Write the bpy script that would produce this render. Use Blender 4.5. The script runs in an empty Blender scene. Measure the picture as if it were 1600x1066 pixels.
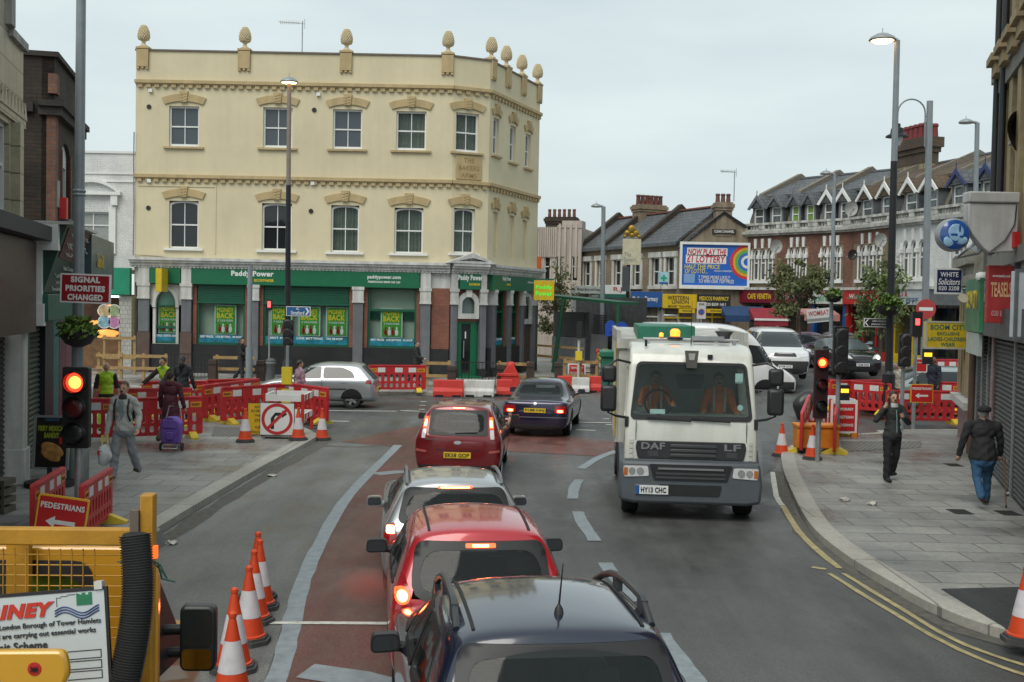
import bpy, bmesh, math, random
import numpy as np
from mathutils import Vector as V, Matrix as MX, geometry
from mathutils.bvhtree import BVHTree
R = random.Random(7)
S = bpy.context.scene
COL = S.collection
rad = math.radians
# ---------------------------------------------------------------- camera, sky, sun, exposure
F = 1750.0; EYE = 3.5
PITCH = math.atan((533 - 472) / F); ROLL = .0196
cd = bpy.data.cameras.new('camera'); cam = bpy.data.objects.new('camera', cd); COL.objects.link(cam)
cd.sensor_width = 36; cd.lens = 36 * F / 1600; cd.clip_end = 3000; cd.clip_start = .05
CM = MX.Translation((0, 0, EYE)) @ MX.Rotation(math.pi / 2 - PITCH, 4, 'X') @ MX.Rotation(ROLL, 4, 'Z')
cam.matrix_world = CM; S.camera = cam
SUN_EL, SUN_AZ = 52, 205          # soft bright patch of the overcast, behind the camera to its left
w = bpy.data.worlds.new('World'); S.world = w; w.use_nodes = True
nt = w.node_tree; bg = nt.nodes['Background']
sky = nt.nodes.new('ShaderNodeTexSky'); sky.sky_type = 'NISHITA'; sky.sun_disc = False
sky.sun_elevation = rad(SUN_EL); sky.sun_rotation = rad(SUN_AZ); sky.air_density = 1.0; sky.dust_density = 4; sky.ozone_density = 1
tc = nt.nodes.new('ShaderNodeTexCoord'); mp = nt.nodes.new('ShaderNodeMapping'); mp.inputs['Scale'].default_value = (1.2, 1.2, 4.5)
nz = nt.nodes.new('ShaderNodeTexNoise'); nz.inputs['Scale'].default_value = 2.2; nz.inputs['Detail'].default_value = 6
cr = nt.nodes.new('ShaderNodeValToRGB')
cr.color_ramp.elements[0].position = .33; cr.color_ramp.elements[0].color = (6.0, 7.0, 7.25, 1)
cr.color_ramp.elements[1].position = .7; cr.color_ramp.elements[1].color = (7.7, 8.6, 8.65, 1)
mx = nt.nodes.new('ShaderNodeMixRGB'); mx.inputs[0].default_value = .93
nt.links.new(tc.outputs['Generated'], mp.inputs[0]); nt.links.new(mp.outputs[0], nz.inputs['Vector'])
nt.links.new(nz.outputs['Fac'], cr.inputs[0]); nt.links.new(sky.outputs[0], mx.inputs[1]); nt.links.new(cr.outputs[0], mx.inputs[2])
nt.links.new(mx.outputs[0], bg.inputs[0]); bg.inputs[1].default_value = .082
sd = bpy.data.lights.new('sun', 'SUN'); sd.energy = 1.5; sd.angle = rad(38); sd.color = (1, .95, .87)
so = bpy.data.objects.new('sun', sd); COL.objects.link(so)
_a = rad(SUN_AZ); _e = rad(SUN_EL)
so.rotation_euler = V((math.sin(_a) * math.cos(_e), math.cos(_a) * math.cos(_e), math.sin(_e))).to_track_quat('Z', 'Y').to_euler()
S.view_settings.view_transform = 'Standard'; S.view_settings.look = 'None'; S.view_settings.exposure = .42; S.view_settings.gamma = 1
# ---------------------------------------------------------------- measuring helpers
def ss(a, b, t):
 t = max(0, min(1, (t - a) / (b - a))); return t * t * (3 - 2 * t)
def gz(x, y): return .9 * ss(33, 47, y) * ss(2, 10, x)
def ray(px, py): return CM.to_3x3() @ V(((px - 800) / F, (533 - py) / F, -1))
def D(px, py, Y):
 d = ray(px, py); return V((0, 0, EYE)) + d * (Y / d.y)
def G(px, py, h=0):
 d = ray(px, py); z = h; p = None
 for _ in range(12):
  p = V((0, 0, EYE)) + d * ((z - EYE) / d.z); z = gz(p.x, p.y) + h
 return p
class Fr:
 """vertical facade frame: x along P0->P1, y into the building, z up"""
 def __init__(s, P0, P1, z=0):
  s.P0 = V((P0[0], P0[1], z)); d = V((P1[0] - P0[0], P1[1] - P0[1], 0)); s.w = d.length; d.normalize(); s.d = d
  s.n = V((-d.y, d.x, 0)); s.M = MX(((d.x, s.n.x, 0, s.P0.x), (d.y, s.n.y, 0, s.P0.y), (0, 0, 1, z), (0, 0, 0, 1)))
  s.rz = math.atan2(d.y, d.x)
 def u(s, px, py, dep=0):
  o = V((0, 0, EYE)); r = ray(px, py); P = s.P0 + s.n * dep
  t = (P - o).dot(s.n) / r.dot(s.n); q = o + r * t - s.P0
  return q.dot(s.d), q.z
 def rect(s, x0, y0, x1, y1, dep=0):
  a = s.u(x0, (y0 + y1) / 2, dep)[0]; b = s.u(x1, (y0 + y1) / 2, dep)[0]
  c = s.u((x0 + x1) / 2, y1, dep)[1]; d = s.u((x0 + x1) / 2, y0, dep)[1]
  return a, b, c, d       # x0,x1,z0,z1
# ---------------------------------------------------------------- materials
MATS = {}
def L_(m): return m.node_tree.links.new
def base(name):
 m = bpy.data.materials.new(name); m.use_nodes = True; MATS[name] = m
 return m, m.node_tree.nodes, m.node_tree.links.new, m.node_tree.nodes['Principled BSDF']
def mat(name, c, rough=.6, metal=0, var=.14, vs=4, bump=0, bs=60, coat=0, emit=0, streak=0, spec=.5, ec=None):
 if name in MATS: return MATS[name]
 m, N, L, P = base(name)
 tc = N.new('ShaderNodeTexCoord'); n = N.new('ShaderNodeTexNoise'); n.inputs['Scale'].default_value = vs; n.inputs['Detail'].default_value = 7
 n.inputs['Roughness'].default_value = .65
 L(tc.outputs['Object'], n.inputs['Vector'])
 r = N.new('ShaderNodeValToRGB'); r.color_ramp.elements[0].position = .3; r.color_ramp.elements[1].position = .72
 r.color_ramp.elements[0].color = (*[min(1, x * (1 - var)) for x in c], 1); r.color_ramp.elements[1].color = (*[min(1, x * (1 + var)) for x in c], 1)
 L(n.outputs['Fac'], r.inputs[0]); out = r.outputs[0]
 if streak:
  mp = N.new('ShaderNodeMapping'); mp.inputs['Scale'].default_value = (2.4, 2.4, .22); L(tc.outputs['Object'], mp.inputs[0])
  n2 = N.new('ShaderNodeTexNoise'); n2.inputs['Scale'].default_value = 1.6; n2.inputs['Detail'].default_value = 8; L(mp.outputs[0], n2.inputs['Vector'])
  r2 = N.new('ShaderNodeValToRGB'); r2.color_ramp.elements[0].position = .38; r2.color_ramp.elements[1].position = .62
  r2.color_ramp.elements[0].color = (1 - streak, 1 - streak, 1 - streak * 1.05, 1); r2.color_ramp.elements[1].color = (1, 1, 1, 1)
  L(n2.outputs['Fac'], r2.inputs[0]); x = N.new('ShaderNodeMixRGB'); x.blend_type = 'MULTIPLY'; x.inputs[0].default_value = 1
  L(out, x.inputs[1]); L(r2.outputs[0], x.inputs[2]); out = x.outputs[0]
 L(out, P.inputs['Base Color'])
 P.inputs['Roughness'].default_value = rough; P.inputs['Metallic'].default_value = metal
 P.inputs['Coat Weight'].default_value = coat; P.inputs['Coat Roughness'].default_value = .06; P.inputs['Specular IOR Level'].default_value = spec
 if bump:
  n3 = N.new('ShaderNodeTexNoise'); n3.inputs['Scale'].default_value = bs; n3.inputs['Detail'].default_value = 5; L(tc.outputs['Object'], n3.inputs['Vector'])
  b = N.new('ShaderNodeBump'); b.inputs['Strength'].default_value = bump; b.inputs['Distance'].default_value = .02; L(n3.outputs['Fac'], b.inputs['Height']); L(b.outputs[0], P.inputs['Normal'])
 if emit:
  P.inputs['Emission Color'].default_value = (*(ec or c), 1); P.inputs['Emission Strength'].default_value = emit
 return m
def brick(name, c1, c2, mo, bw=.23, bh=.078, ms=.012, rough=.85, dirt=.35, axis='w', wet=0):
 if name in MATS: return MATS[name]
 m, N, L, P = base(name)
 tc = N.new('ShaderNodeTexCoord'); sp = N.new('ShaderNodeSeparateXYZ'); L(tc.outputs['Object'], sp.inputs[0]); cb = N.new('ShaderNodeCombineXYZ')
 if axis == 'w':
  a = N.new('ShaderNodeMath'); L(sp.outputs[0], a.inputs[0]); L(sp.outputs[1], a.inputs[1]); L(a.outputs[0], cb.inputs[0]); L(sp.outputs[2], cb.inputs[1])
 else: L(sp.outputs[0], cb.inputs[0]); L(sp.outputs[1], cb.inputs[1])
 b = N.new('ShaderNodeTexBrick'); L(cb.outputs[0], b.inputs['Vector']); b.inputs['Scale'].default_value = 1
 b.inputs['Brick Width'].default_value = bw; b.inputs['Row Height'].default_value = bh; b.inputs['Mortar Size'].default_value = ms
 b.inputs['Color1'].default_value = (*c1, 1); b.inputs['Color2'].default_value = (*c2, 1); b.inputs['Mortar'].default_value = (*mo, 1)
 n = N.new('ShaderNodeTexNoise'); n.inputs['Scale'].default_value = .9 if axis == 'w' else .33; n.inputs['Detail'].default_value = 8; n.inputs['Roughness'].default_value = .62
 L(tc.outputs['Object'], n.inputs['Vector'])
 r = N.new('ShaderNodeValToRGB'); r.color_ramp.elements[0].position = .4 if wet else .33; r.color_ramp.elements[1].position = .56 if wet else .66
 r.color_ramp.elements[0].color = (1 - dirt,) * 3 + (1,); r.color_ramp.elements[1].color = (1, 1, 1, 1); L(n.outputs['Fac'], r.inputs[0])
 x = N.new('ShaderNodeMixRGB'); x.blend_type = 'MULTIPLY'; x.inputs[0].default_value = 1; L(b.outputs['Color'], x.inputs[1]); L(r.outputs[0], x.inputs[2])
 n2 = N.new('ShaderNodeTexNoise'); n2.inputs['Scale'].default_value = 14; n2.inputs['Detail'].default_value = 6; L(tc.outputs['Object'], n2.inputs['Vector'])
 r2 = N.new('ShaderNodeValToRGB'); r2.color_ramp.elements[0].color = (.7, .7, .7, 1); r2.color_ramp.elements[1].color = (1.25, 1.25, 1.25, 1)
 L(n2.outputs['Fac'], r2.inputs[0]); x2 = N.new('ShaderNodeMixRGB'); x2.blend_type = 'MULTIPLY'; x2.inputs[0].default_value = 1
 L(x.outputs[0], x2.inputs[1]); L(r2.outputs[0], x2.inputs[2]); L(x2.outputs[0], P.inputs['Base Color'])
 P.inputs['Roughness'].default_value = rough
 if wet:
  mr = N.new('ShaderNodeMapRange'); mr.inputs[1].default_value = .38; mr.inputs[2].default_value = .58; mr.inputs[3].default_value = .22; mr.inputs[4].default_value = .7
  L(n.outputs['Fac'], mr.inputs[0]); L(mr.outputs[0], P.inputs['Roughness'])
 bp = N.new('ShaderNodeBump'); bp.inputs['Strength'].default_value = .5; bp.inputs['Distance'].default_value = .008; bp.invert = True
 L(b.outputs['Fac'], bp.inputs['Height']); L(bp.outputs[0], P.inputs['Normal'])
 return m
def asphalt(name, c, wet=.5, red=False):
 m, N, L, P = base(name)
 tc = N.new('ShaderNodeTexCoord')
 def noise(sc, det=6, scale=None, ro=.6):
  n = N.new('ShaderNodeTexNoise'); n.inputs['Scale'].default_value = sc; n.inputs['Detail'].default_value = det; n.inputs['Roughness'].default_value = ro
  if scale:
   mp = N.new('ShaderNodeMapping'); mp.inputs['Scale'].default_value = scale; L(tc.outputs['Object'], mp.inputs[0]); L(mp.outputs[0], n.inputs['Vector'])
  else: L(tc.outputs['Object'], n.inputs['Vector'])
  return n.outputs['Fac']
 def ramp(src, p0, v0, p1, v1):
  r = N.new('ShaderNodeValToRGB'); r.color_ramp.elements[0].position = p0; r.color_ramp.elements[1].position = p1
  r.color_ramp.elements[0].color = (v0, v0, v0, 1); r.color_ramp.elements[1].color = (v1, v1, v1, 1); L(src, r.inputs[0]); return r.outputs[0]
 big = noise(.22, 7, (1, .55, 1)); mid = noise(1.3, 8, (1, .45, 1)); tyre = noise(1.0, 5, (1.5, .07, 1)); fine = noise(95, 3); grit = noise(28, 6)
 out = None
 for f in (ramp(big, .36, .6, .62, 1.16), ramp(mid, .33, .72, .68, 1.2), ramp(tyre, .36, .8, .64, 1.12), ramp(fine, .3, .5, .72, 1.6), ramp(grit, .34, .78, .66, 1.2)):
  x = N.new('ShaderNodeMixRGB'); x.blend_type = 'MULTIPLY'; x.inputs[0].default_value = 1
  if out is None: x.inputs[1].default_value = (*c, 1)
  else: L(out, x.inputs[1])
  L(f, x.inputs[2]); out = x.outputs[0]
 L(out, P.inputs['Base Color'])
 L(ramp(mid, .36, .28, .62, .7), P.inputs['Roughness']); P.inputs['Specular IOR Level'].default_value = .34
 b = N.new('ShaderNodeBump'); b.inputs['Strength'].default_value = .35; b.inputs['Distance'].default_value = .01; L(fine, b.inputs['Height']); L(b.outputs[0], P.inputs['Normal'])
 return m
def paint(name, c, metal=.25, rough=.3): return mat(name, c, rough, metal, var=.05, vs=3, coat=1)
def glassy(name, c=(.016, .02, .022), tr=0, rough=.04):
 """dark reflecting glass; tr > 0 lets that share of light through"""
 if name in MATS: return MATS[name]
 m, N, L, P = base(name); P.inputs['Base Color'].default_value = (*c, 1); P.inputs['Roughness'].default_value = rough; P.inputs['Specular IOR Level'].default_value = .6
 tc = N.new('ShaderNodeTexCoord'); n = N.new('ShaderNodeTexNoise'); n.inputs['Scale'].default_value = 1.7; L(tc.outputs['Object'], n.inputs['Vector'])
 b = N.new('ShaderNodeBump'); b.inputs['Strength'].default_value = .04; b.inputs['Distance'].default_value = .05; L(n.outputs['Fac'], b.inputs['Height']); L(b.outputs[0], P.inputs['Normal'])
 if tr:
  t = N.new('ShaderNodeBsdfTransparent'); t.inputs[0].default_value = (.85, .92, .9, 1); x = N.new('ShaderNodeMixShader'); x.inputs[0].default_value = tr
  L(P.outputs[0], x.inputs[1]); L(t.outputs[0], x.inputs[2]); L(x.outputs[0], N['Material Output'].inputs[0])
 return m
def lit(name, c, e): return mat(name, c, .4, emit=e, var=.02)
# ---------------------------------------------------------------- mesh helpers
class B:
 def __init__(s, T=None): s.bm = bmesh.new(); s.T = T or MX(); s.mi = 0
 def vs(s, pts): return [s.bm.verts.new(s.T @ V(p)) for p in pts]
 def face(s, pts):
  f = s.bm.faces.new(s.vs(pts)); f.material_index = s.mi; return s
 def fv(s, vv):
  try: f = s.bm.faces.new(vv); f.material_index = s.mi
  except ValueError: pass
 def hexa(s, p):
  v = s.vs(p)
  for q in ((0, 3, 2, 1), (4, 5, 6, 7), (0, 1, 5, 4), (1, 2, 6, 5), (2, 3, 7, 6), (3, 0, 4, 7)): s.fv([v[i] for i in q])
  return s
 def box(s, x0, x1, y0, y1, z0, z1):
  return s.hexa([(x0, y0, z0), (x1, y0, z0), (x1, y1, z0), (x0, y1, z0), (x0, y0, z1), (x1, y0, z1), (x1, y1, z1), (x0, y1, z1)])
 def cyl(s, p0, p1, r0, r1=None, n=12, caps=True):
  r1 = r0 if r1 is None else r1; return s.tube([p0, p1], [r0, r1], n, caps)
 def tube(s, path, r, n=8, caps=True):
  path = [V(p) for p in path]; rs = r if isinstance(r, (list, tuple)) else [r] * len(path); rings = []; up = None
  for i, p in enumerate(path):
   d = (path[min(i + 1, len(path) - 1)] - path[max(i - 1, 0)]).normalized()
   if up is None: up = V((0, 0, 1)) if abs(d.z) < .9 else V((1, 0, 0))
   a = d.cross(up).normalized(); b = a.cross(d).normalized(); up = b
   rings.append(s.vs([p + (a * math.cos(2 * math.pi * k / n) + b * math.sin(2 * math.pi * k / n)) * max(rs[i], 1e-4) for k in range(n)]))
  for i in range(len(rings) - 1):
   for k in range(n): s.fv([rings[i][k], rings[i][(k + 1) % n], rings[i + 1][(k + 1) % n], rings[i + 1][k]])
  if caps: s.fv(rings[0][::-1]); s.fv(rings[-1])
  return s
 def lathe(s, prof, n=16, c=(0, 0, 0), ax='z', caps=True):
  rings = []
  for r, z in prof:
   r = max(r, 1e-4); q = []
   for k in range(n):
    a = 2 * math.pi * k / n; x, y = r * math.cos(a), r * math.sin(a)
    q.append((c[0] + x, c[1] + y, c[2] + z) if ax == 'z' else (c[0] + z, c[1] + x, c[2] + y) if ax == 'x' else (c[0] + y, c[1] + z, c[2] + x))
   rings.append(s.vs(q))
  for i in range(len(rings) - 1):
   for k in range(n): s.fv([rings[i][k], rings[i][(k + 1) % n], rings[i + 1][(k + 1) % n], rings[i + 1][k]])
  if caps: s.fv(rings[0][::-1]); s.fv(rings[-1])
  return s
 def prism(s, poly, a, b, ax='y'):
  f = {'y': lambda p, t: (p[0], t, p[1]), 'z': lambda p, t: (p[0], p[1], t), 'x': lambda p, t: (t, p[0], p[1])}[ax]
  A = s.vs([f(p, a) for p in poly]); Bv = s.vs([f(p, b) for p in poly]); n = len(poly)
  s.fv(A); s.fv(Bv[::-1])
  for i in range(n): s.fv([A[i], A[(i + 1) % n], Bv[(i + 1) % n], Bv[i]])
  return s
 def plate(s, outline, holes, a, b, ax='y', back=True):
  """flat plate with real holes, between a and b along ax"""
  f = {'y': lambda p, t: (p[0], t, p[1]), 'z': lambda p, t: (p[0], p[1], t), 'x': lambda p, t: (t, p[0], p[1])}[ax]
  pts = []; edges = []; loops = [outline] + list(holes)
  for lp in loops:
   o = len(pts); pts += [V(p) for p in lp]; edges += [(o + i, o + (i + 1) % len(lp)) for i in range(len(lp))]
  vv, _, ff, *_ = geometry.delaunay_2d_cdt(pts, edges, [], 0, 1e-5)
  A = s.vs([f(p, a) for p in vv]); Bv = s.vs([f(p, b) for p in vv]) if back else None
  for t in ff:
   c = sum((vv[i] for i in t), V((0, 0))) / len(t)
   if inside(c, outline) and not any(inside(c, h) for h in holes):
    s.fv([A[i] for i in t])
    if back: s.fv([Bv[i] for i in t][::-1])
  for lp in loops:
   P = s.vs([f(p, a) for p in lp]); Q = s.vs([f(p, b) for p in lp]); n = len(lp)
   for i in range(n): s.fv([P[i], P[(i + 1) % n], Q[(i + 1) % n], Q[i]])
  return s
 def ico(s, c, r, sub=2, T=None):
  r = r if isinstance(r, (list, tuple)) else (r,) * 3
  m = s.T @ MX.Translation(c) @ (T or MX()) @ MX.Diagonal((*r, 1))
  g = bmesh.ops.create_icosphere(s.bm, subdivisions=sub, radius=1, matrix=m)
  for v in g['verts']:
   for q in v.link_faces: q.material_index = s.mi
  return s
 def capsule(s, p0, p1, r0, r1, n=12):
  p0, p1 = V(p0), V(p1); s.cyl(p0, p1, r0, r1, n); s.ico(p0, r0); s.ico(p1, r1); return s
 def out(s, name, m, parent=None, bev=0, ang=38, flat=False, norm=True, loc=None, merge=True):
  if merge: bmesh.ops.remove_doubles(s.bm, verts=s.bm.verts, dist=1e-5)
  if norm: bmesh.ops.recalc_face_normals(s.bm, faces=s.bm.faces)
  if name in SPLIT: return s.islands(name, m, parent, bev, ang, flat, loc)
  me = bpy.data.meshes.new(name); s.bm.to_mesh(me); s.bm.free()
  return link(name, me, m, parent, bev, ang, flat, loc)
SPLIT = {'brick_jamb', 'flood_light', 'wall_vent', 'posts', 'post', 'keystones', 'red_quoins', 'wipers', 'seats', 'sticker', 'rail', 'roof_vent', 'red_brick_trim', 'fork_slot', 'skid', 'side_vent', 'corner_post'}
def islands(s, *a):
 seen = set(); first = None; s.bm.verts.ensure_lookup_table(); name, m, parent, bev, ang, flat, loc = a; name = {'posts': 'post', 'keystones': 'keystone', 'wipers': 'wiper', 'seats': 'seat', 'red_quoins': 'red_quoin'}.get(name, name)
 for v in s.bm.verts:
  if v in seen: continue
  st = [v]; isl = []
  while st:
   q = st.pop()
   if q in seen: continue
   seen.add(q); isl.append(q); st += [e.other_vert(q) for e in q.link_edges]
  ix = {q: i for i, q in enumerate(isl)}; me = bpy.data.meshes.new(name); me.from_pydata([q.co[:] for q in isl], [], [[ix[w_] for w_ in f.verts] for f in {f for q in isl for f in q.link_faces}])
  o = link(name, me, m, parent, bev, ang, flat, loc); first = first or o
 s.bm.free(); return first
B.islands = islands
def link(name, me, m, parent=None, bev=0, ang=38, flat=False, loc=None):
 for q in (m if isinstance(m, (list, tuple)) else [m]): me.materials.append(q)
 if not flat:
  me.polygons.foreach_set('use_smooth', [True] * len(me.polygons)); me.set_sharp_from_angle(angle=rad(ang))
 o = bpy.data.objects.new(name, me); COL.objects.link(o); o.parent = parent
 if loc: o.location = loc
 if bev:
  b = o.modifiers.new('bevel', 'BEVEL'); b.width = bev; b.segments = 2; b.limit_method = 'ANGLE'; b.angle_limit = rad(40); b.harden_normals = False
 return o
def inside(p, poly):
 x, y = p[0], p[1]; c = False; j = len(poly) - 1
 for i in range(len(poly)):
  xi, yi = poly[i][0], poly[i][1]; xj, yj = poly[j][0], poly[j][1]
  if (yi > y) != (yj > y) and x < (xj - xi) * (y - yi) / (yj - yi) + xi: c = not c
  j = i
 return c
def rnd(poly, r, n=4):
 out = []; N = len(poly)
 for i in range(N):
  p = V(poly[i]); a = V(poly[i - 1]) - p; b = V(poly[(i + 1) % N]) - p
  rr = r[i] if isinstance(r, (list, tuple)) else r
  q = min(rr, a.length * .49, b.length * .49)
  if q < 1e-4: out.append(tuple(p)); continue
  A = p + a.normalized() * q; C = p + b.normalized() * q
  for k in range(n + 1):
   t = k / n; w_ = A * (1 - t) ** 2 + p * 2 * t * (1 - t) + C * t * t; out.append(tuple(w_))
 return out
def rc(x0, x1, z0, z1): return [(x0, z0), (x1, z0), (x1, z1), (x0, z1)]
def arch(x0, x1, z0, z1, rise, n=10):
 """rectangle with an arched head; z1 = crown"""
 p = [(x0, z0), (x1, z0)]; hw = (x1 - x0) / 2; cx = (x0 + x1) / 2
 for k in range(n + 1):
  a = math.pi * k / n; p.append((cx + hw * math.cos(a), z1 - rise + rise * math.sin(a)))
 return p
def arcband(cx, z, w_in, rise, th, splay=.06, n=10):
 """segmental arch band (voussoirs)"""
 hw = w_in / 2; lo = []; hi = []
 for k in range(n + 1):
  t = -1 + 2 * k / n; lo.append((cx + hw * t, z - rise * t * t)); hi.append((cx + (hw + splay) * t, z + th - rise * 1.25 * t * t))
 return lo + hi[::-1]
USED = {}
def tag(o, label=None, cat=None, group=None, kind=None):
 if label: o['label'] = label
 if cat: o['category'] = cat
 if group: o['group'] = group
 if kind: o['kind'] = kind
 return o
def thing(name, label, cat, loc=(0, 0, 0), rz=0, group=None):
 o = bpy.data.objects.new(name, None); COL.objects.link(o); o.empty_display_size = .2
 o.location = loc; o.rotation_euler = (0, 0, rz); return tag(o, label, cat, group)
def framed(name, label, cat, fr, group=None): return thing(name, label, cat, fr.P0, fr.rz, group)
def rel(root_fr, fr): return root_fr.M.inverted() @ fr.M
def copy_tree(o, parent=None):
 c = o.copy(); COL.objects.link(c); c.parent = parent
 for ch in list(o.children): copy_tree(ch, c)
 return c
def again(proto, loc, rz, label, group=None):
 c = copy_tree(proto); c.location = loc; c.rotation_euler = (0, 0, rz); c['label'] = label
 if group: c['group'] = group
 return c
DG = None
def evaluated(o):
 dg = bpy.context.evaluated_depsgraph_get(); dg.update(); me = bpy.data.meshes.new_from_object(o.evaluated_get(dg)); return me
def drop(o):
 d = o.data; bpy.data.objects.remove(o)
 if isinstance(d, bpy.types.Mesh): bpy.data.meshes.remove(d)
 else: bpy.data.curves.remove(d)
def txt(s, w, h, m, parent, loc=(0, 0, 0), rz=0, bold=.0, name='lettering', ext=.004, shear=0, tilt=0, align='c', keep=False):
 """lettering facing local -y, fitted to a w x h box"""
 c = bpy.data.curves.new('t', 'FONT'); c.body = s; c.size = 1; c.offset = bold; c.shear = shear; c.align_x = 'CENTER'; c.extrude = .01; c.resolution_u = 3; c.space_line = .92
 if bold: c.space_character = 1 + bold * 2.2
 o = bpy.data.objects.new('t', c); COL.objects.link(o); me = evaluated(o); drop(o)
 n = len(me.vertices)
 if n == 0: return None
 a = np.empty(n * 3); me.vertices.foreach_get('co', a); a = a.reshape(-1, 3); lo, hi = a.min(0), a.max(0)
 ce = (lo + hi) / 2; sx = w / (hi[0] - lo[0]); sy = h / (hi[1] - lo[1])
 if keep: sx = sy = min(sx, sy)
 X = (a[:, 0] - ce[0]) * sx; Z = (a[:, 1] - ce[1]) * sy; Y = -np.where(a[:, 2] > 0, ext, 0)
 if align == 'l': X = X + (hi[0] - lo[0]) * sx / 2
 me.vertices.foreach_set('co', np.stack([X, Y, Z], 1).ravel()); me.update()
 me.materials.clear(); q = link(name, me, m, parent, flat=True); q.location = loc; q.rotation_euler = (tilt, 0, rz); return q
# ---------------------------------------------------------------- palette
black = mat('black plastic', (.018, .018, .02), .45, var=.2)
rubber = mat('rubber', (.02, .02, .021), .8, var=.3, bump=.2)
dark = mat('dark void', (.012, .012, .013), .9)
steel = mat('galvanised steel', (.36, .38, .39), .45, .6, var=.18, vs=8)
greypaint = mat('grey column paint', (.23, .26, .28), .45, .2, var=.12, vs=3)
blackpaint = mat('black column paint', (.012, .013, .016), .5, .1, var=.2)
white = mat('white paint', (.72, .73, .71), .55, var=.07)
offwhite = mat('weathered white', (.6, .6, .57), .7, var=.12, streak=.3)
redpl = mat('red barrier plastic', (.5, .022, .026), .45, var=.22, vs=3, bump=.1, streak=.15)
yellowpl = mat('yellow plastic', (.62, .47, .04), .5, var=.25)
signred = mat('sign red', (.52, .018, .02), .4, var=.08)
signyel = mat('sign yellow', (.75, .42, .02), .45, var=.1)
reflw = mat('reflective white', (.62, .63, .62), .35, var=.12, vs=9)
glass = glassy('dark window glass')
carglass = glassy('car glass', (.02, .025, .027))
seeglass = glassy('clear pane', tr=.55)
chrome = mat('chrome', (.6, .6, .6), .12, 1, var=.03)
lampred = mat('red lens', (.28, .01, .012), .15, coat=1)
lampclear = mat('clear lens', (.62, .63, .64), .12, coat=1, var=.25, vs=30)
brake = lit('lit brake lens', (1, .08, .02), 2.2)
brakehot = lit('lit brake bulb', (1, .3, .1), 9)
amber = lit('lit amber', (1, .42, .05), 6)
wood = mat('raw timber', (.34, .22, .09), .75, var=.3, vs=6)
plateY = mat('plate yellow', (.7, .5, .03), .4); plateW = mat('plate white', (.72, .73, .72), .4)
ink = mat('black ink', (.015, .015, .016), .5)
# ---------------------------------------------------------------- ground, road, pavements
def sheet(name, poly, h, m, step=1.5, kind='structure', holes=()):
 pts = [];
 for i, p in enumerate(poly):
  a = V(p); b = V(poly[(i + 1) % len(poly)]); n = max(1, int((b - a).length / step))
  for k in range(n): pts.append(a.lerp(b, k / n))
 nb = len(pts); xs = [p.x for p in pts]; ys = [p.y for p in pts]; ol = list(pts)
 x = min(xs) + step * .37
 while x < max(xs):
  y = min(ys) + step * .41
  while y < max(ys):
   if inside((x, y), ol): pts.append(V((x, y)))
   y += step
  x += step
 vv, _, ff, *_ = geometry.delaunay_2d_cdt(pts, [(i, (i + 1) % nb) for i in range(nb)], [], 0, 1e-4)
 b = B(); W = b.vs([(p.x, p.y, gz(p.x, p.y) + h) for p in vv])
 for t in ff:
  c = sum((vv[i] for i in t), V((0, 0))) / len(t)
  if inside(c, ol): b.fv([W[i] for i in t])
 bmesh.ops.recalc_face_normals(b.bm, faces=b.bm.faces)
 for f in b.bm.faces:
  if f.normal.z < 0: f.normal_flip()
 return tag(b.out(name, m, norm=False), kind=kind)
def catmull(P, n=6):
 P = [V(p) for p in P]; out = []
 for i in range(len(P) - 1):
  p0, p1, p2, p3 = P[max(i - 1, 0)], P[i], P[i + 1], P[min(i + 2, len(P) - 1)]
  for k in range(n):
   t = k / n; out.append(.5 * ((2 * p1) + (p2 - p0) * t + (2 * p0 - 5 * p1 + 4 * p2 - p3) * t * t + (3 * p1 - p0 - 3 * p2 + p3) * t ** 3))
 out.append(P[-1]); return out
def offs(P, d):
 out = []
 for i, p in enumerate(P):
  t = (P[min(i + 1, len(P) - 1)] - P[max(i - 1, 0)]).normalized(); out.append(p + V((-t.y, t.x)) * d)
 return out
def ribbon(name, P, wd, m, h=.004, wob=0, kind='structure'):
 rr = random.Random(len(P) * 7 + int(wd * 100)); a = offs(P, wd / 2); c = offs(P, -wd / 2); b = B()
 if wob:
  a = [p + V((rr.uniform(-wob, wob), rr.uniform(-wob, wob))) for p in a]; c = [p + V((rr.uniform(-wob, wob), rr.uniform(-wob, wob))) for p in c]
 A = b.vs([(p.x, p.y, gz(p.x, p.y) + h) for p in a]); C = b.vs([(p.x, p.y, gz(p.x, p.y) + h) for p in c])
 for i in range(len(A) - 1): b.fv([C[i], C[i + 1], A[i + 1], A[i]])
 for f in b.bm.faces:
  f.normal_update()
  if f.normal.z < 0: f.normal_flip()
 return tag(b.out(name, m, norm=False), kind=kind)
def g2(px, py): p = G(px, py); return V((p.x, p.y))
tarmac = asphalt('road asphalt', (.1, .103, .1))
tarmac2 = asphalt('patched asphalt', (.06, .061, .061))
redtar = asphalt('red surfacing', (.15, .066, .052))
burn = mat('burnt off lane marking', (.23, .265, .285), .6, var=.22, vs=7, bump=.2)
markw = mat('worn white marking', (.55, .55, .5), .6, var=.3, vs=9)
marky = mat('worn yellow marking', (.37, .31, .15), .65, var=.35, vs=6)
slabs = brick('paving slabs', (.33, .325, .3), (.255, .25, .235), (.11, .11, .1), .9, .6, .012, .7, .5, 'h', wet=1)
kerbm = brick('granite kerb', (.46, .44, .385), (.4, .385, .34), (.2, .19, .17), .9, 3, .012, .7, .35, 'h')
dirtm = mat('gutter dirt', (.1, .094, .08), .9, var=.4, vs=9, bump=.4, bs=30)
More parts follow.
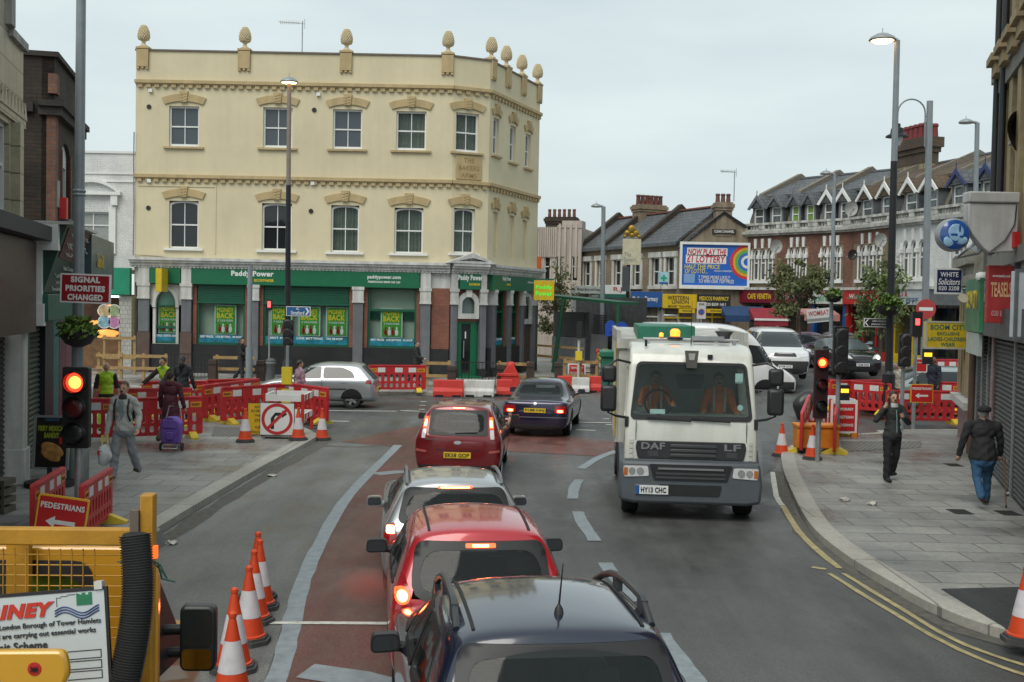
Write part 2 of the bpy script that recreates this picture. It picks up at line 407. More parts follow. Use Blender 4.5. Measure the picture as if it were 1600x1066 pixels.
def grid():
 ax = [-900, -400, -200, -120, -80] + [-60 + 3 * i for i in range(48)] + [90, 120, 200, 400, 900]
 ay = [-300, -120, -60, -30] + [-20 + 2 * i for i in range(51)] + [90, 110, 150, 250, 500, 1500]
 b = B(); W = [[b.bm.verts.new((x, y, gz(x, y))) for x in ax] for y in ay]
 for j in range(len(ay) - 1):
  for i in range(len(ax) - 1): b.fv([W[j][i], W[j][i + 1], W[j + 1][i + 1], W[j + 1][i]])
 return tag(b.out('road', tarmac), kind='structure')
grid()
KL = catmull([(-5.15, -8), (-5.15, 10), (-5.12, 16.6), (-4.98, 22), (-4.75, 27), (-4.95, 28.2), (-5.7, 29.6), (-7.5, 31.2), (-12, 32), (-34, 32.5)])
KR = catmull([(14, 8.6), (9, 9.6), (6.4, 10.8), (5.35, 11.8), (4.95, 12.7), (4.78, 13.9), (4.66, 15.6), (4.78, 17.8), (5.47, 21.95), (6.0, 24.6), (6.55, 26.6), (7.8, 28.9), (10, 30.6), (13.5, 32), (40, 36)])
KF = catmull([(-44, 41.6), (-20, 41.3), (-3, 41.2), (.6, 42.2), (3, 45), (4.2, 50), (4.6, 58), (4.6, 62), (9, 62.5), (12.4, 60.3), (16.2, 55), (18.2, 45.5), (18.6, 40), (40, 39)])
def kerbed(K, rest, tag_, wid=.3):
 inner = offs(K, wid if tag_ != 'left' else wid)
 poly = [tuple(p) for p in inner] + rest
 sheet('pavement', poly, .12, slabs)
 b = B()
 for i in range(len(K) - 1):
  q = [(*K[i], gz(*K[i]) - .02), (*K[i + 1], gz(*K[i + 1]) - .02), (*K[i + 1], gz(*K[i + 1]) + .11), (*K[i], gz(*K[i]) + .11)]
  b.face(q)
  o0 = K[i].lerp(inner[i], .08); o1 = K[i + 1].lerp(inner[i + 1], .08)
  b.face([q[3], q[2], (*o1, gz(*o1) + .125), (*o0, gz(*o0) + .125)])
  b.face([(*o0, gz(*o0) + .125), (*o1, gz(*o1) + .125), (*inner[i + 1], gz(*inner[i + 1]) + .125), (*inner[i], gz(*inner[i]) + .125)])
 tag(b.out('kerb', kerbm), kind='structure')
kerbed(KL, [(-34, -8)], 'left')
KRr = [V(p) for p in KR][::-1]
kerbed(KRr, [(30, 8.6), (40, 20)], 'right')
KFr = KF
kerbed(KF, [(40, 80), (-44, 80)], 'far')
# gutter dirt along both kerbs
ribbon('gutter_dirt', offs([p for p in KL if 12 < p.y < 28.5], -.22), .3, dirtm, .004, .05)
ribbon('gutter_dirt', offs([p for p in KRr if 11.5 < p.y < 24], -.14), .24, dirtm, .004, .05)
ribbon('gutter_dirt', catmull([g2(505, 697), g2(560, 699), g2(620, 694), g2(660, 695)], 3), .22, dirtm, .005, .03)
sheet('worn_tarmac', [(-4.9, 27.2), (-2.95, 26.8)] + [(p.x - .1, p.y) for p in catmull([g2(622, 696), g2(545, 775), g2(500, 850), g2(470, 920), g2(430, 1066), (-2.05, 8), (-2, 2)], 3)] + [(-5.1, 2), (-5.1, 15), (-4.98, 22)], .003, asphalt('worn pale asphalt', (.16, .162, .155)), 2)
# red surfacing of the bus lane and across the junction mouth
LL = catmull([g2(622, 696), g2(545, 775), g2(500, 850), g2(470, 920), g2(450, 1000), g2(430, 1066), (-2.05, 8), (-2.0, 4), (-2.0, -6)], 5)
redpoly = [(p.x, p.y) for p in LL] + [(-.5, -6), (-.5, 10), (-.9, 18), (-.6, 25.2)]
sheet('red_lane', redpoly, .005, redtar, 2)
b1 = [g2(x, y) for x, y in ((535, 690), (640, 668), (720, 664), (960, 690), (1000, 697), (985, 712), (930, 713), (800, 706), (690, 706), (560, 693))]
sheet('red_lane', [tuple(p) for p in b1], .006, redtar, 2)
sheet('red_lane', [tuple(g2(x, y)) for x, y in ((1225, 615), (1395, 596), (1395, 618), (1290, 640))], .006, redtar, 2)
ribbon('lane_line', LL, .2, burn, .009, .012)
for P in ([(975, 701), (935, 716), (908, 733)], [(906, 750), (897, 764), (895, 780)], [(903, 800), (913, 822), (930, 846)], [(945, 880), (968, 910), (1000, 941)], [(1032, 990), (1060, 1030), (1092, 1070)]):
 ribbon('lane_dash', catmull([g2(*q) for q in P], 3), .2, burn, .009, .015)
ribbon('lane_dash', [g2(585, 742), g2(620, 738), g2(650, 738)], .32, burn, .01, .04)
ribbon('stop_line', [g2(395, 975), g2(500, 975), g2(700, 976)], .1, markw, .012, .008)
ribbon('lane_dash', [g2(480, 1050), g2(560, 1062), g2(600, 1075)], .45, burn, .011, .05)
for x0, x1, y in ((505, 620, 642), (625, 655, 642), (505, 545, 658), (880, 955, 660), (1190, 1275, 650), (1190, 1270, 655), (900, 930, 672)):
 ribbon('junction_line', [g2(x0, y), g2((x0 + x1) / 2, y + .5), g2(x1, y + 1)], .13, markw if x0 < 1000 else marky, .008, .02)
for x, y in ((655, 640), (656, 634), (657, 628), (943, 655), (947, 664)): ribbon('junction_line', [g2(x, y), g2(x + 9, y)], .14, markw, .008, .01)
# yellow lines, right side
ribbon('yellow_line', catmull([g2(1207, 738), g2(1213, 775), g2(1222, 790)], 4), .1, markw, .008, .008)
ribbon('yellow_line', catmull([g2(1222, 790), g2(1248, 830), g2(1280, 862), g2(1312, 889)], 4), .1, marky, .008, .01)
ribbon('yellow_line', catmull([g2(1318, 897), g2(1395, 944), g2(1490, 1000), g2(1600, 1040), g2(1720, 1068)], 5), .075, marky, .008, .008)
ribbon('yellow_line', catmull([g2(1296, 897), g2(1375, 946), g2(1478, 1006), g2(1590, 1052), g2(1720, 1085)], 5), .075, marky, .008, .008)
ribbon('yellow_line', [g2(1268, 887), g2(1290, 890)], .09, marky, .008, .01)
# darker tarmac reinstatement on the right pavement and road patches
def g2p(px, py): p = G(px, py, .12); return (p.x, p.y)
sheet('tarmac_patch', [g2p(1470, 921), g2p(1640, 917), g2p(1660, 1000), g2p(1575, 985)], .128, tarmac2, 1)
sheet('tarmac_patch', [tuple(g2(x, y)) for x, y in ((1190, 690), (1224, 690), (1212, 730), (1192, 745))], .004, tarmac2, 1)
# tactile and grating strips
tact = brick('tactile paving', (.3, .29, .26), (.26, .25, .23), (.12, .12, .11), .12, .12, .03, .8, .2, 'h')
sheet('tactile_paving', [g2p(335, 668), g2p(425, 668), g2p(395, 682), g2p(330, 682)], .128, tact, 1)
sheet('tactile_paving', [g2p(1313, 690), g2p(1440, 690), g2p(1440, 700), g2p(1318, 706)], .128, tact, 1)
for i, (x, y) in enumerate(((1500, 800), (1575, 802), (1490, 727))):
 p = G(x, y, .12); b = B(); b.box(-.16, .16, -.22, .22, -.01, .006)
 for k in range(5): b.box(-.13, .13, -.18 + k * .085, -.15 + k * .085, .006, .012)
 o = b.out('drain_cover', mat('cast iron', (.05, .05, .048), .7, .4), loc=p); tag(o, ('small iron cover set in the paving by the walking old man\'s feet', 'small iron cover in the paving close to the shutter with the kerbside cones far off', 'small iron cover in paving between phone man and old man')[i], 'drain cover', 'iron covers in the right pavement')
# litter
lit_m = mat('litter', (.5, .48, .44), .8, var=.4)
for i, (x, y, l) in enumerate(((245, 847, 'crumpled white paper lying in the gutter beside the yellow truck'), (268, 851, 'torn white paper scrap on the road by the left gutter'), (425, 745, 'torn pale scrap on the road below the no right turn sign'), (1320, 783, 'small crumpled paper on the right pavement by the kerb'), (1362, 789, 'crumpled wrapper on the right pavement below the phone man'), (1577, 775, 'crushed silver can beside the shutter foot'))):
 p = G(x, y, .12 if x > 1300 else .0); b = B(); rr = random.Random(i)
 b.ico((0, 0, .02), (.09, .07, .025), 2)
 for v in b.bm.verts: v.co += V([rr.uniform(-.025, .025) for _ in range(3)]) * (1 if v.co.z > .0 else .2)
 tag(b.out('litter', lit_m, loc=p + V((0, 0, .01))), l, 'litter', 'litter on the ground')
# ---------------------------------------------------------------- cream corner building
F1 = Fr(D(211, 300, 49), D(706, 300, 49)); F2 = Fr(D(706, 300, 49), D(763, 300, 49.75)); F3 = Fr(D(763, 300, 49.75), D(841, 300, 55.6))
cream = mat('cream render', (.63, .555, .375), .8, var=.09, vs=.45, streak=.035, bump=.12, bs=25)
tan = mat('tan trim', (.47, .36, .19), .8, var=.1, vs=2, streak=.12)
stone = mat('painted stone', (.6, .6, .58), .7, var=.1, vs=3, streak=.25)
greyst = mat('grey pilaster paint', (.15, .155, .17), .5, var=.15, vs=3, streak=.2)
brownst = mat('brown pilaster base', (.1, .065, .055), .5, var=.2)
redbr = brick('red brick jamb', (.3, .1, .055), (.22, .07, .045), (.16, .1, .08), .23, .08, .01, .8, .3)
granite = brick('dark granite', (.03, .03, .032), (.022, .022, .025), (.012, .012, .012), .9, .45, .01, .35, .3)
green = mat('fascia green', (.006, .13, .058), .4, var=.08)
dkgreen = mat('shutter green', (.004, .085, .045), .45, var=.12)
shopwhite = mat('pale shop interior', (.44, .53, .44), .8, var=.1, vs=.8)
curtain = mat('net curtain', (.42, .47, .4), .85, var=.2, vs=5)
posterg = mat('poster green', (.05, .3, .03), .5, var=.35, vs=6)
lime = mat('poster lime', (.5, .6, .03), .5, var=.1); posty = mat('poster yellow', (.75, .55, .02), .5)
bluestrip = mat('window strip blue', (.01, .17, .25), .4, var=.6, vs=3)
shopglass = glassy('shop pane', tr=.86)
def sash(root, T, x0, x1, z0, z1, dep=.1, cur=None, arched=0, fm=None, bars=True):
 fm = fm or white
 b = B(T); t = .075
 outl = arch(x0, x1, z0, z1, arched) if arched else rc(x0, x1, z0, z1)
 inn = arch(x0 + t, x1 - t, z0 + t, z1 - t, arched) if arched else rc(x0 + t, x1 - t, z0 + t * 1.5, z1 - t)
 b.plate(outl, [inn], dep, dep + .1); zm = (z0 + z1) / 2; xm = (x0 + x1) / 2
 b.box(x0 + t * .9, x1 - t * .9, dep + .02, dep + .09, zm - .03, zm + .03)
 if bars: b.box(xm - .017, xm + .017, dep + .035, dep + .085, z0 + t, z1 - t * .7)
 f = b.out('window', fm, root)
 b = B(T); b.face([(x0 + .02, dep + .07, z0 + .02), (x1 - .02, dep + .07, z0 + .02), (x1 - .02, dep + .07, z1 - .02), (x0 + .02, dep + .07, z1 - .02)])
 b.out('pane', seeglass if cur else (glass if arched else glassy('sky tinted pane', (.06, .075, .09))), f)  # bluish sky reflection is put into the base colour of the upper panes
 if cur:
  b = B(T); n = 28; pr = []; rr = random.Random(int(x0 * 31))
  for k in range(n + 1):
   x = x0 + (x1 - x0) * k / n; pr.append((x, dep + .22 + .04 * math.sin(k * 1.7 + rr.random())))
  top = b.vs([(x, y, z1) for x, y in pr]); bot = b.vs([(x, y, z0) for x, y in pr])
  for k in range(n):
   if cur == 'part' and abs(k - n / 2) < 6: continue
   b.fv([bot[k], bot[k + 1], top[k + 1], top[k]])
  b.out('curtain', curtain, f)
  b = B(T); b.face([(x0, dep + .5, z0), (x1, dep + .5, z0), (x1, dep + .5, z1), (x0, dep + .5, z1)]); b.out('room', dark, f)
 return f
def bakers():
 rt = framed('corner_building', 'cream rendered corner building with tan trim, pine cone finials and a green betting shop', 'building', F1)
 T1 = MX(); T2 = rel(F1, F2); T3 = rel(F1, F3); A = (F1, T1); Bq = (F2, T2); Cq = (F3, T3)
 zt = F1.u(460, 84)[1]; zc = F1.u(450, 410)[1]; zd1 = F1.u(460, 134)[1]; zd2 = F1.u(450, 281)[1]
 W1 = [(264, 166, 311, 229), (411, 168, 457, 231), (520, 171, 566, 233), (619, 174, 666, 235)]
 W0 = [(264, 314, 310, 388), (409, 318, 456, 391), (517, 321, 561, 394), (616, 325, 661, 396)]
 holes = [F1.rect(*q) for q in W1 + W0]
 b = B(T1); b.plate(rc(0, F1.w, zc, zt), [rc(*h) for h in holes], 0, .25, back=False)
 h2 = [F2.rect(712, 177, 748, 238), F2.rect(709, 326, 742, 396)]
 b.T = T2; b.plate(rc(0, F2.w, zc, zt), [rc(*h) for h in h2], 0, .25, back=False)
 h3 = [F3.rect(771, 185, 779.6, 243), F3.rect(797, 197, 805.6, 254), F3.rect(821, 210, 829, 263)]
 l3 = [F3.rect(769.5, 331, 777, 402), F3.rect(795, 337, 802.8, 404), F3.rect(816, 344, 823, 407)]
 b.T = T3; b.plate(rc(0, F3.w, zc, zt), [rc(*h) for h in h3 + l3], 0, .22, back=False)
 for h in l3: b.face([(h[0], .12, h[2]), (h[1], .12, h[2]), (h[1], .12, h[3]), (h[0], .12, h[3])])
 # back walls and roof
 c = [T1 @ V((0, 0, 0)), T1 @ V((F1.w, 0, 0)), T3 @ V((0, 0, 0)), T3 @ V((F3.w, 0, 0)), T3 @ V((F3.w - 4, 9, 0)), V((0, 12, 0))]
 b.T = MX()
 for i, j in ((3, 4), (4, 5), (5, 0)): b.face([(c[i].x, c[i].y, 0), (c[j].x, c[j].y, 0), (c[j].x, c[j].y, zt), (c[i].x, c[i].y, zt)])
 b.face([(p.x, p.y, zt - .5) for p in c])
 b.out('wall', cream, rt)
 # recessed panel left, ground storey of render
 b = B(T1); x1 = F1.u(338, 300)[0]; zz = F1.u(280, 290)[1]
 b.box(.12, x1, -.03, 0, zz - .05, zz); b.box(x1 - .05, x1, -.03, 0, zc + .3, zz - .05); b.out('panel_moulding', cream, rt)
 for fr, T, hs, up, arc in ((F1, T1, holes[:4], 1, 0), (F1, T1, holes[4:], 0, 0), (F2, T2, h2[:1], 1, 0), (F2, T2, h2[1:], 0, 0), (F3, T3, h3, 1, 0)):
  for i, h in enumerate(hs):
   cur = None if (fr is F3) else ({0: None, 1: None, 2: None, 3: 'full'}[i] if fr is F1 and up else {0: None, 1: None, 2: 'full', 3: 'full'}[i] if fr is F1 else 'full')
   f = sash(rt, T, *h, .12, cur, arched=.12 if not up else 0)
   ww = h[1] - h[0]; cx = (h[0] + h[1]) / 2
   b = B(T)
   b.box(h[0] - .22, h[1] + .22, -.12, .12, h[2] - .1, h[2] - .012); b.out('sill', tan if up else white, f)
   if not up:
    b = B(T); b.box(h[0] - .0, h[1] + .0, .02, .118, h[3] - .0, h[3] + .02); b.out('head', white, f)
 arches = [(F1, T1, h) for h in holes] + [(F2, T2, h) for h in h2] + [(F3, T3, h) for h in h3 + l3]
 for fr, T, h in arches:
  ww = h[1] - h[0]; cx = (h[0] + h[1]) / 2; side = fr is F3
  b = B(T); b.prism(arcband(cx, h[3] + .2, ww + (.35 if not side else .25), .14, .33, .14), -.07, 0); a = b.out('window_arch', tan, rt, bev=.012)
  b = B(T); k = .17; z0 = h[3] + .16; b.prism([(cx - k * .8, z0), (cx + k * .8, z0), (cx + k * 1.1, z0 + .47), (cx - k * 1.1, z0 + .47)], -.13, 0)
  for dz in (.1, .22, .34): b.box(cx - .12, cx - .02, -.15, -.13, z0 + dz - .04, z0 + dz + .03); b.box(cx + .02, cx + .12, -.15, -.13, z0 + dz, z0 + dz + .06)
  b.out('keystone', tan, a, bev=.01)
 # string courses with dentils, coping
 for z, nm in ((zd1, 'dentil_cornice'), (zd2, 'dentil_cornice')):
  b = B()
  for fr, T in (A, Bq, Cq):
   b.T = T; e = .06
   b.box(-.02, fr.w + .02, -.15, 0, z - .02, z + .12); b.box(0, fr.w, -.09, 0, z - .07, z - .02)
   n = int(fr.w / .36)
   for k in range(n): x = (k + .3) * fr.w / n; b.box(x, x + .2, -.1, 0, z - .2, z - .07)
  b.out(nm, tan, rt)
 b = B()
 for fr, T in (A, Bq, Cq): b.T = T; b.box(-.03, fr.w + .03, -.06, .25, zt, zt + .07)
 b.out('coping', mat('weathered coping', (.16, .13, .1), .8), rt)
 # finials on pilaster blocks
 pts = [(F1, T1, F1.u(x, 90)[0]) for x in (223.5, 382, 541, 700)] + [(F3, T3, F3.w * t) for t in (.02, .32, .63, .97)]
 fin = None
 for fr, T, x in pts:
  b = B(T); x = min(max(x, .26), fr.w - .2)
  b.box(x - .26, x + .26, -.11, 0, zt - .7, zt + .06); b.box(x - .26, x - .14, -.1, 0, zt - .8, zt - .7); b.box(x + .14, x + .26, -.1, 0, zt - .8, zt - .7); b.box(x - .06, x + .06, -.1, 0, zt - .78, zt - .7)
  b.box(x - .29, x + .29, -.13, .3, zt + .072, zt + .17)
  p = b.out('parapet_block', tan, rt, bev=.015)
  if fin is None:
   b = B(); b.lathe([(.24, 0), (.24, .06), (.13, .12), (.09, .22), (.13, .26), (.24, .32)], 16)
   prof = [(.24, .32), (.29, .42), (.3, .52), (.27, .68), (.2, .82), (.11, .93), (.02, .99)]; b.lathe(prof, 18)
   for j in range(9):
    z = .36 + j * .068; rr = np.interp(z, [q[1] for q in prof], [q[0] for q in prof])
    for k in range(14): a = (k + .5 * (j % 2)) * 2 * math.pi / 14; b.ico((rr * math.cos(a), rr * math.sin(a), z), (.05, .05, .05), 1)
   fin = b.out('pine_cone_finial', mat('finial stone', (.56, .47, .3), .85, var=.2, vs=9), p)
   f = fin
  else:
   f = fin.copy(); COL.objects.link(f); f.parent = p
  f.location = T @ V((x, .08, zt + .16)); f.scale = (.8, .8, 1)
 # inscribed tablet
 a = F2.rect(712, 244, 752, 281); b = B(T2); b.box(a[0], a[1], -.06, 0, a[2], a[3]); tb = b.out('stone_tablet', tan, rt, bev=.02)
 ins = mat('carved letter shade', (.30, .20, .08), .9)
 for i, s in enumerate(('THE', 'BAKERS', 'ARMS')):
  t = txt(s, (a[1] - a[0]) * (.42, .8, .62)[i], .2, ins, tb, bold=.01); t.matrix_local = T2 @ MX.Translation(((a[0] + a[1]) / 2, -.062, a[3] - .2 - i * .33))
  t.data.transform(MX.Rotation(0, 4, 'X'))
 # small vents, lights
 b = B(T1)
 for x, y in ((233, 167), (491, 172), (232, 325), (486, 330)): u, z = F1.u(x, y); b.cyl((u, -.04, z), (u, .0, z), .1, n=14)
 b.out('wall_vent', ink, rt)
 b = B(T1)
 for x, y in ((236, 142), (498, 148), (234, 283), (489, 287)): u, z = F1.u(x, y); b.box(u - .08, u + .08, -.12, 0, z - .07, z + .07)
 b.out('flood_light', white, rt)
 b = B(T1); u0, z0 = F1.u(213, 250); b.tube([(-.04, -.06, z0 + 1.2), (-.05, -.06, z0), (-.02, -.06, z0 - 2), (-.04, -.06, zc + .2), (1, -.06, zc + .15), (2.1, -.05, zc + .02)], .025, 6); b.out('wall_cable', mat('cable', (.2, .17, .12)), rt)
 # ---- shop front
 zf1 = F1.u(450, 422)[1]; zf0 = F1.u(450, 446)[1]; zs = F1.u(450, 541)[1]
 def corn(fr, T, x0, x1):
  b.T = T; b.box(x0, x1, -.42, 0, zc - .02, zc + .1); b.box(x0, x1, -.34, 0, zc - .12, zc - .02); b.box(x0, x1, -.22, 0, zc - .26, zc - .12); b.box(x0, x1, -.15, 0, zf1, zc - .26)
  n = int((x1 - x0) / .16)
  for k in range(n): x = x0 + (k + .3) * (x1 - x0) / n; b.box(x, x + .08, -.19, -.15, zc - .34, zc - .27)
 b = B(); corn(F1, T1, -.15, F1.w); corn(F2, T2, 0, F2.w); corn(F3, T3, 0, F3.w + .25); b.out('shop_cornice', stone, rt)
 def pil(fr, T, x, hw, lowbase=True):
  b = B(T); b.box(x - hw, x + hw, -.14, .3, zf0, zf1 - .001); b.out('pilaster_head', stone, rt)
  b = B(T); b.box(x - hw - .05, x + hw + .05, -.2, .3, zf0 - .14, zf0 - .002); b.box(x - hw - .02, x + hw + .02, -.17, .3, zf0 - .62, zf0 - .14); b.box(x - hw - .04, x + hw + .04, -.19, .3, zf0 - .7, zf0 - .62); b.out('capital', stone, rt)
  b = B(T); b.box(x - hw, x + hw, -.13, .3, 1.9 if lowbase else .5, zf0 - .7); p = b.out('pilaster', greyst, rt, bev=.02)
  b = B(T); b.box(x - hw - .03, x + hw + .03, -.17, .3, .12, 1.9 if lowbase else .5); b.out('pilaster_base', brownst if lowbase else granite, p)
 xs = [F1.u(x, 480)[0] for x in (225, 292, 397, 560, 665)]
 pil(F1, T1, xs[0] + .02, .24); pil(F1, T1, xs[1], .22)
 for x in xs[2:]: pil(F1, T1, x, .22, False)
 for x in (.18, F2.w - .18): pil(F2, T2, x, .14, False)
 for t in (.12, .42, .68, .95): pil(F3, T3, F3.w * t, .16, False)
 # inner shell of the shop and its dark plinth
 b = B(T1); b.box(.1, F1.w, .5, .6, .1, zc); b.T = T3; b.box(0, F3.w, .5, .6, .1, zc); b.out('shop_back_wall', shopwhite, rt)
 b = B(T1); b.box(-.02, F1.w - .02, -.02, .28, .1, zs); b.T = T3; b.box(.2, F3.w * .68, -.02, .28, .1, F3.u(800, 541)[1]); b.out('stall_riser', granite, rt)
 # fascia boards
 def fascia(fr, T, x0, x1, dep=-.19): b = B(T); b.box(x0, x1, dep, 0, zf0 - .02, zf1 - .02); return b.out('fascia', green, rt)
 fascia(F1, T1, xs[0] + .28, xs[1] - .25); f2 = fascia(F1, T1, xs[1] + .26, xs[4] - .28); f3 = fascia(F2, T2, .38, F2.w - .38, -.2); f4 = fascia(F3, T3, .25, F3.w * .9)
 def say(s, w_, h_, m, par, T, x, z, dep, bold=.03):
  t = txt(s, w_, h_, m, par, bold=bold); t.matrix_local = T @ MX.Translation((x, dep, z)); return t
 u, z = F1.u(396, 429); say('Paddy Power', 1.85, .3, white, f2, T1, u, z, -.195, .045)
 u, z = F1.u(414, 437.5); say('BOOKMAKER', .85, .12, posty, f2, T1, u, z - .03, -.195, .02)
 u, z = F1.u(601, 434); say('paddypower.com', 1.45, .2, white, f2, T1, u, z, -.195, .03); u, z = F1.u(601, 441); say('FREEPHONE 08000 565 265', 1.4, .09, white, f2, T1, u, z, -.195)
 u, z = F2.u(724, 435); say('Paddy Power', F2.w * .66, .3, white, f3, T2, F2.w / 2, z, -.205, .045); say('BOOKMAKER', F2.w * .3, .11, posty, f3, T2, F2.w * .62, z - .26, -.205, .02)
 say('Paddy Power', 1.0, .26, white, f4, T3, F3.w * .3, zf0 + .5, -.195, .04); say('BOOKMAKER', .5, .1, posty, f4, T3, F3.w * .34, zf0 + .26, -.195); say('paddypower.com', .9, .13, white, f4, T3, F3.w * .8, zf0 + .42, -.195, .02)
 # windows of the ground floor
 def shopwin(fr, T, x0, x1, shutter, posters, z1=None, zb=zs):
  z1 = z1 or zf0 - .03; b = B(T); b.plate(rc(x0, x1, zb, z1), [rc(x0 + .09, x1 - .09, zb + .1, z1 - .06)], .1, .2); f = b.out('shop_window', dkgreen, rt)
  b = B(T); b.box(x0 - .16, x0, .02, .3, zb - .5, z1); b.box(x1, x1 + .16, .02, .3, zb - .5, z1); b.out('brick_jamb', redbr, f)
  b = B(T); b.face([(x0, .17, zb), (x1, .17, zb), (x1, .17, z1), (x0, .17, z1)]); b.out('pane', shopglass, f)
  b = B(T); b.box(x0 + .09, x1 - .09, .12, .16, zb + .1, zb + .42); st = b.out('window_strip', bluestrip, f)
  say('BEST PRICES   LIVE BETTING   IN SHOP', (x1 - x0) * .85, .09, white, st, T, (x0 + x1) / 2, zb + .35, .115)
  if shutter:
   b = B(T); zq = z1 - shutter
   n = int(shutter / .11)
   for k in range(n): b.box(x0 + .05, x1 - .05, .06 - (k % 2) * 0, .1, zq + k * .11 + .012, zq + k * .11 + .1)
   b.box(x0 + .05, x1 - .05, .085, .115, zq, z1); b.box(x0 + .02, x1 - .02, .03, .1, zq - .1, zq); b.out('roller_shutter', dkgreen, f)
  else:
   b = B(T); b.box(x0 + .09, x1 - .09, .12, .19, z1 - 1.02, z1 - .92); b.box(x0 + .09, x1 - .09, .4, .42, z1 - 1.4, z1 - 1.02); b.out('transom', dkgreen, f)
  for px in posters:
   x = fr.u(px, 505)[0] if px > 50 else px; zl = zb + .5; hw = .42; hh = 1.2
   b = B(T); b.box(x - hw - .06, x + hw + .06, .22, .235, zl - .05, zl + hh + .05); b.out('poster_frame', mat('poster border', (.5, .62, .55), .5), f)
   b = B(T); b.box(x - hw, x + hw, .2, .215, zl, zl + hh); p = b.out('poster', posterg, f)
   say('MONEY', hw * 1.75, .2, posty, p, T, x, zl + hh - .17, .198, .03); say('BACK', hw * 1.75, .25, posty, p, T, x, zl + hh - .42, .198, .04)
   say('IF YOUR HORSE', hw * 1.6, .09, white, p, T, x, zl + hh - .64, .198)
   for k, cc in enumerate((lampred, white, lampred, white)):
    b = B(T); b.ico((x - .25 + k * .16, .197, zl + .18), (.075, .006, .15), 2); b.ico((x - .25 + k * .16, .196, zl + .37), (.045, .006, .055), 2); b.out('poster_rider', cc, p)
 shopwin(F1, T1, xs[1] + .42, xs[2] - .4, .72, (350,)); shopwin(F1, T1, xs[2] + .4, xs[3] - .4, .72, (438, 482, 525)); shopwin(F1, T1, xs[3] + .4, xs[4] - .4, 0, (611,))
 for i, (a_, c_) in enumerate(((.16, .38), (.46, .64))): shopwin(F3, T3, F3.w * a_ + .1, F3.w * c_ - .1, 0, (), zb=F3.u(800, 541)[1])
 b = B(T3); b.box(F3.w * .70, F3.w * .93, .1, .14, .12, zf0 - 1.6); b.out('side_door', brownst, rt)
 b = B(T3); b.plate(arch(F3.w * .7, F3.w * .93, zf0 - 1.6, zf0 - .05, .7), [arch(F3.w * .74, F3.w * .89, zf0 - 1.35, zf0 - .25, .45)], .0, .12); b.out('side_door_arch', stone, rt)
 # arched window at the left end
 x0, x1 = xs[0] + .26, xs[1] - .24; zz = zf0 - .06
 b = B(T1); b.plate(rc(x0, x1, zs, zz), [arch(x0 + .24, x1 - .24, zs + .01, zz - .25, .62)], .02, .2); sw = b.out('arched_surround', stone, rt)
 b = B(T1); b.plate(arch(x0 + .1, x1 - .1, zs + 1.6, zz - .1, .75), [arch(x0 + .25, x1 - .25, zs + 1.55, zz - .24, .62)], -.05, .02); b.out('arch_moulding', stone, sw)
 shopwin(F1, T1, x0 + .12, x1 - .12, 0, (262,), zz - .9); b = B(T1); b.face([(x0 + .2, .19, zz - .95), (x1 - .2, .19, zz - .95), (x1 - .2, .19, zz - .1), (x0 + .2, .19, zz - .1)]); b.out('fanlight', glassy('green tinted glass', (.06, .17, .12), rough=.15), sw)
 # corner entrance: pediment, arch, door
 w2 = F2.w; zp = F2.u(735, 396)[1]
 b = B(T2); b.plate([(-.35, zc + .1), (w2 + .35, zc + .1), (w2 / 2, zp)], [[(.15, zc + .2), (w2 - .15, zc + .2), (w2 / 2, zp - .22)]], -.45, 0); b.prism([(.1, zc + .15), (w2 - .1, zc + .15), (w2 / 2, zp - .2)], -.2, 0)
 b.ico((w2 / 2, -.2, zc + .32), (.13, .08, .13)); b.out('pediment', stone, rt)
 b = B(T2); b.plate(rc(.36, w2 - .36, 2.6, zf0), [arch(.5, w2 - .5, 2.9, zf0 - .35, (w2 - 1) / 2)], .05, .25); b.out('door_brick', redbr, rt)
 b = B(T2); b.plate(arch(.36, w2 - .36, 2.72, zf0 - .12, (w2 - .72) / 2), [arch(.56, w2 - .56, 2.95, zf0 - .36, (w2 - 1.12) / 2)], -.06, .05); b.box(w2 / 2 - .14, w2 / 2 + .14, -.12, .05, zf0 - .36, zf0 - .04); b.out('door_arch', stone, rt)
 b = B(T2); b.face([(.5, .15, 2.9), (w2 - .5, .15, 2.9), (w2 - .5, .15, zf0 - .2), (.5, .15, zf0 - .2)]); b.out('fanlight', glassy('grey fanlight', (.12, .17, .16), rough=.2), rt)
 b = B(T2); b.plate(rc(.36, w2 - .36, .1, 2.7), [rc(.62, w2 - .68, .3, 2.5)], .12, .2); b.box(.36, w2 - .36, -.5, .12, .05, .2); dr = b.out('door', green, rt)
 b = B(T2); b.box(.6, w2 - .66, .15, .17, .3, 2.52); b.out('door_glass', glass, dr); b = B(T2); b.cyl((.72, .06, 1.0), (.72, .06, 1.75), .025); b.out('handle', steel, dr)
 b = B(T2); b.box(.85, w2 - .95, .12, .14, 1.85, 2.15); b.out('notice', white, dr)
 b = B(T1); b.box(xs[4] + .26, F1.w - .02, .0, .25, .1, zf0); b.out('corner_brick', redbr, rt)
 b = B(T1); b.plate(rc(0, F1.w, zf0, zc), [], .05, .1); b.out('fascia_backing', stone, rt)
 return rt
bakers()
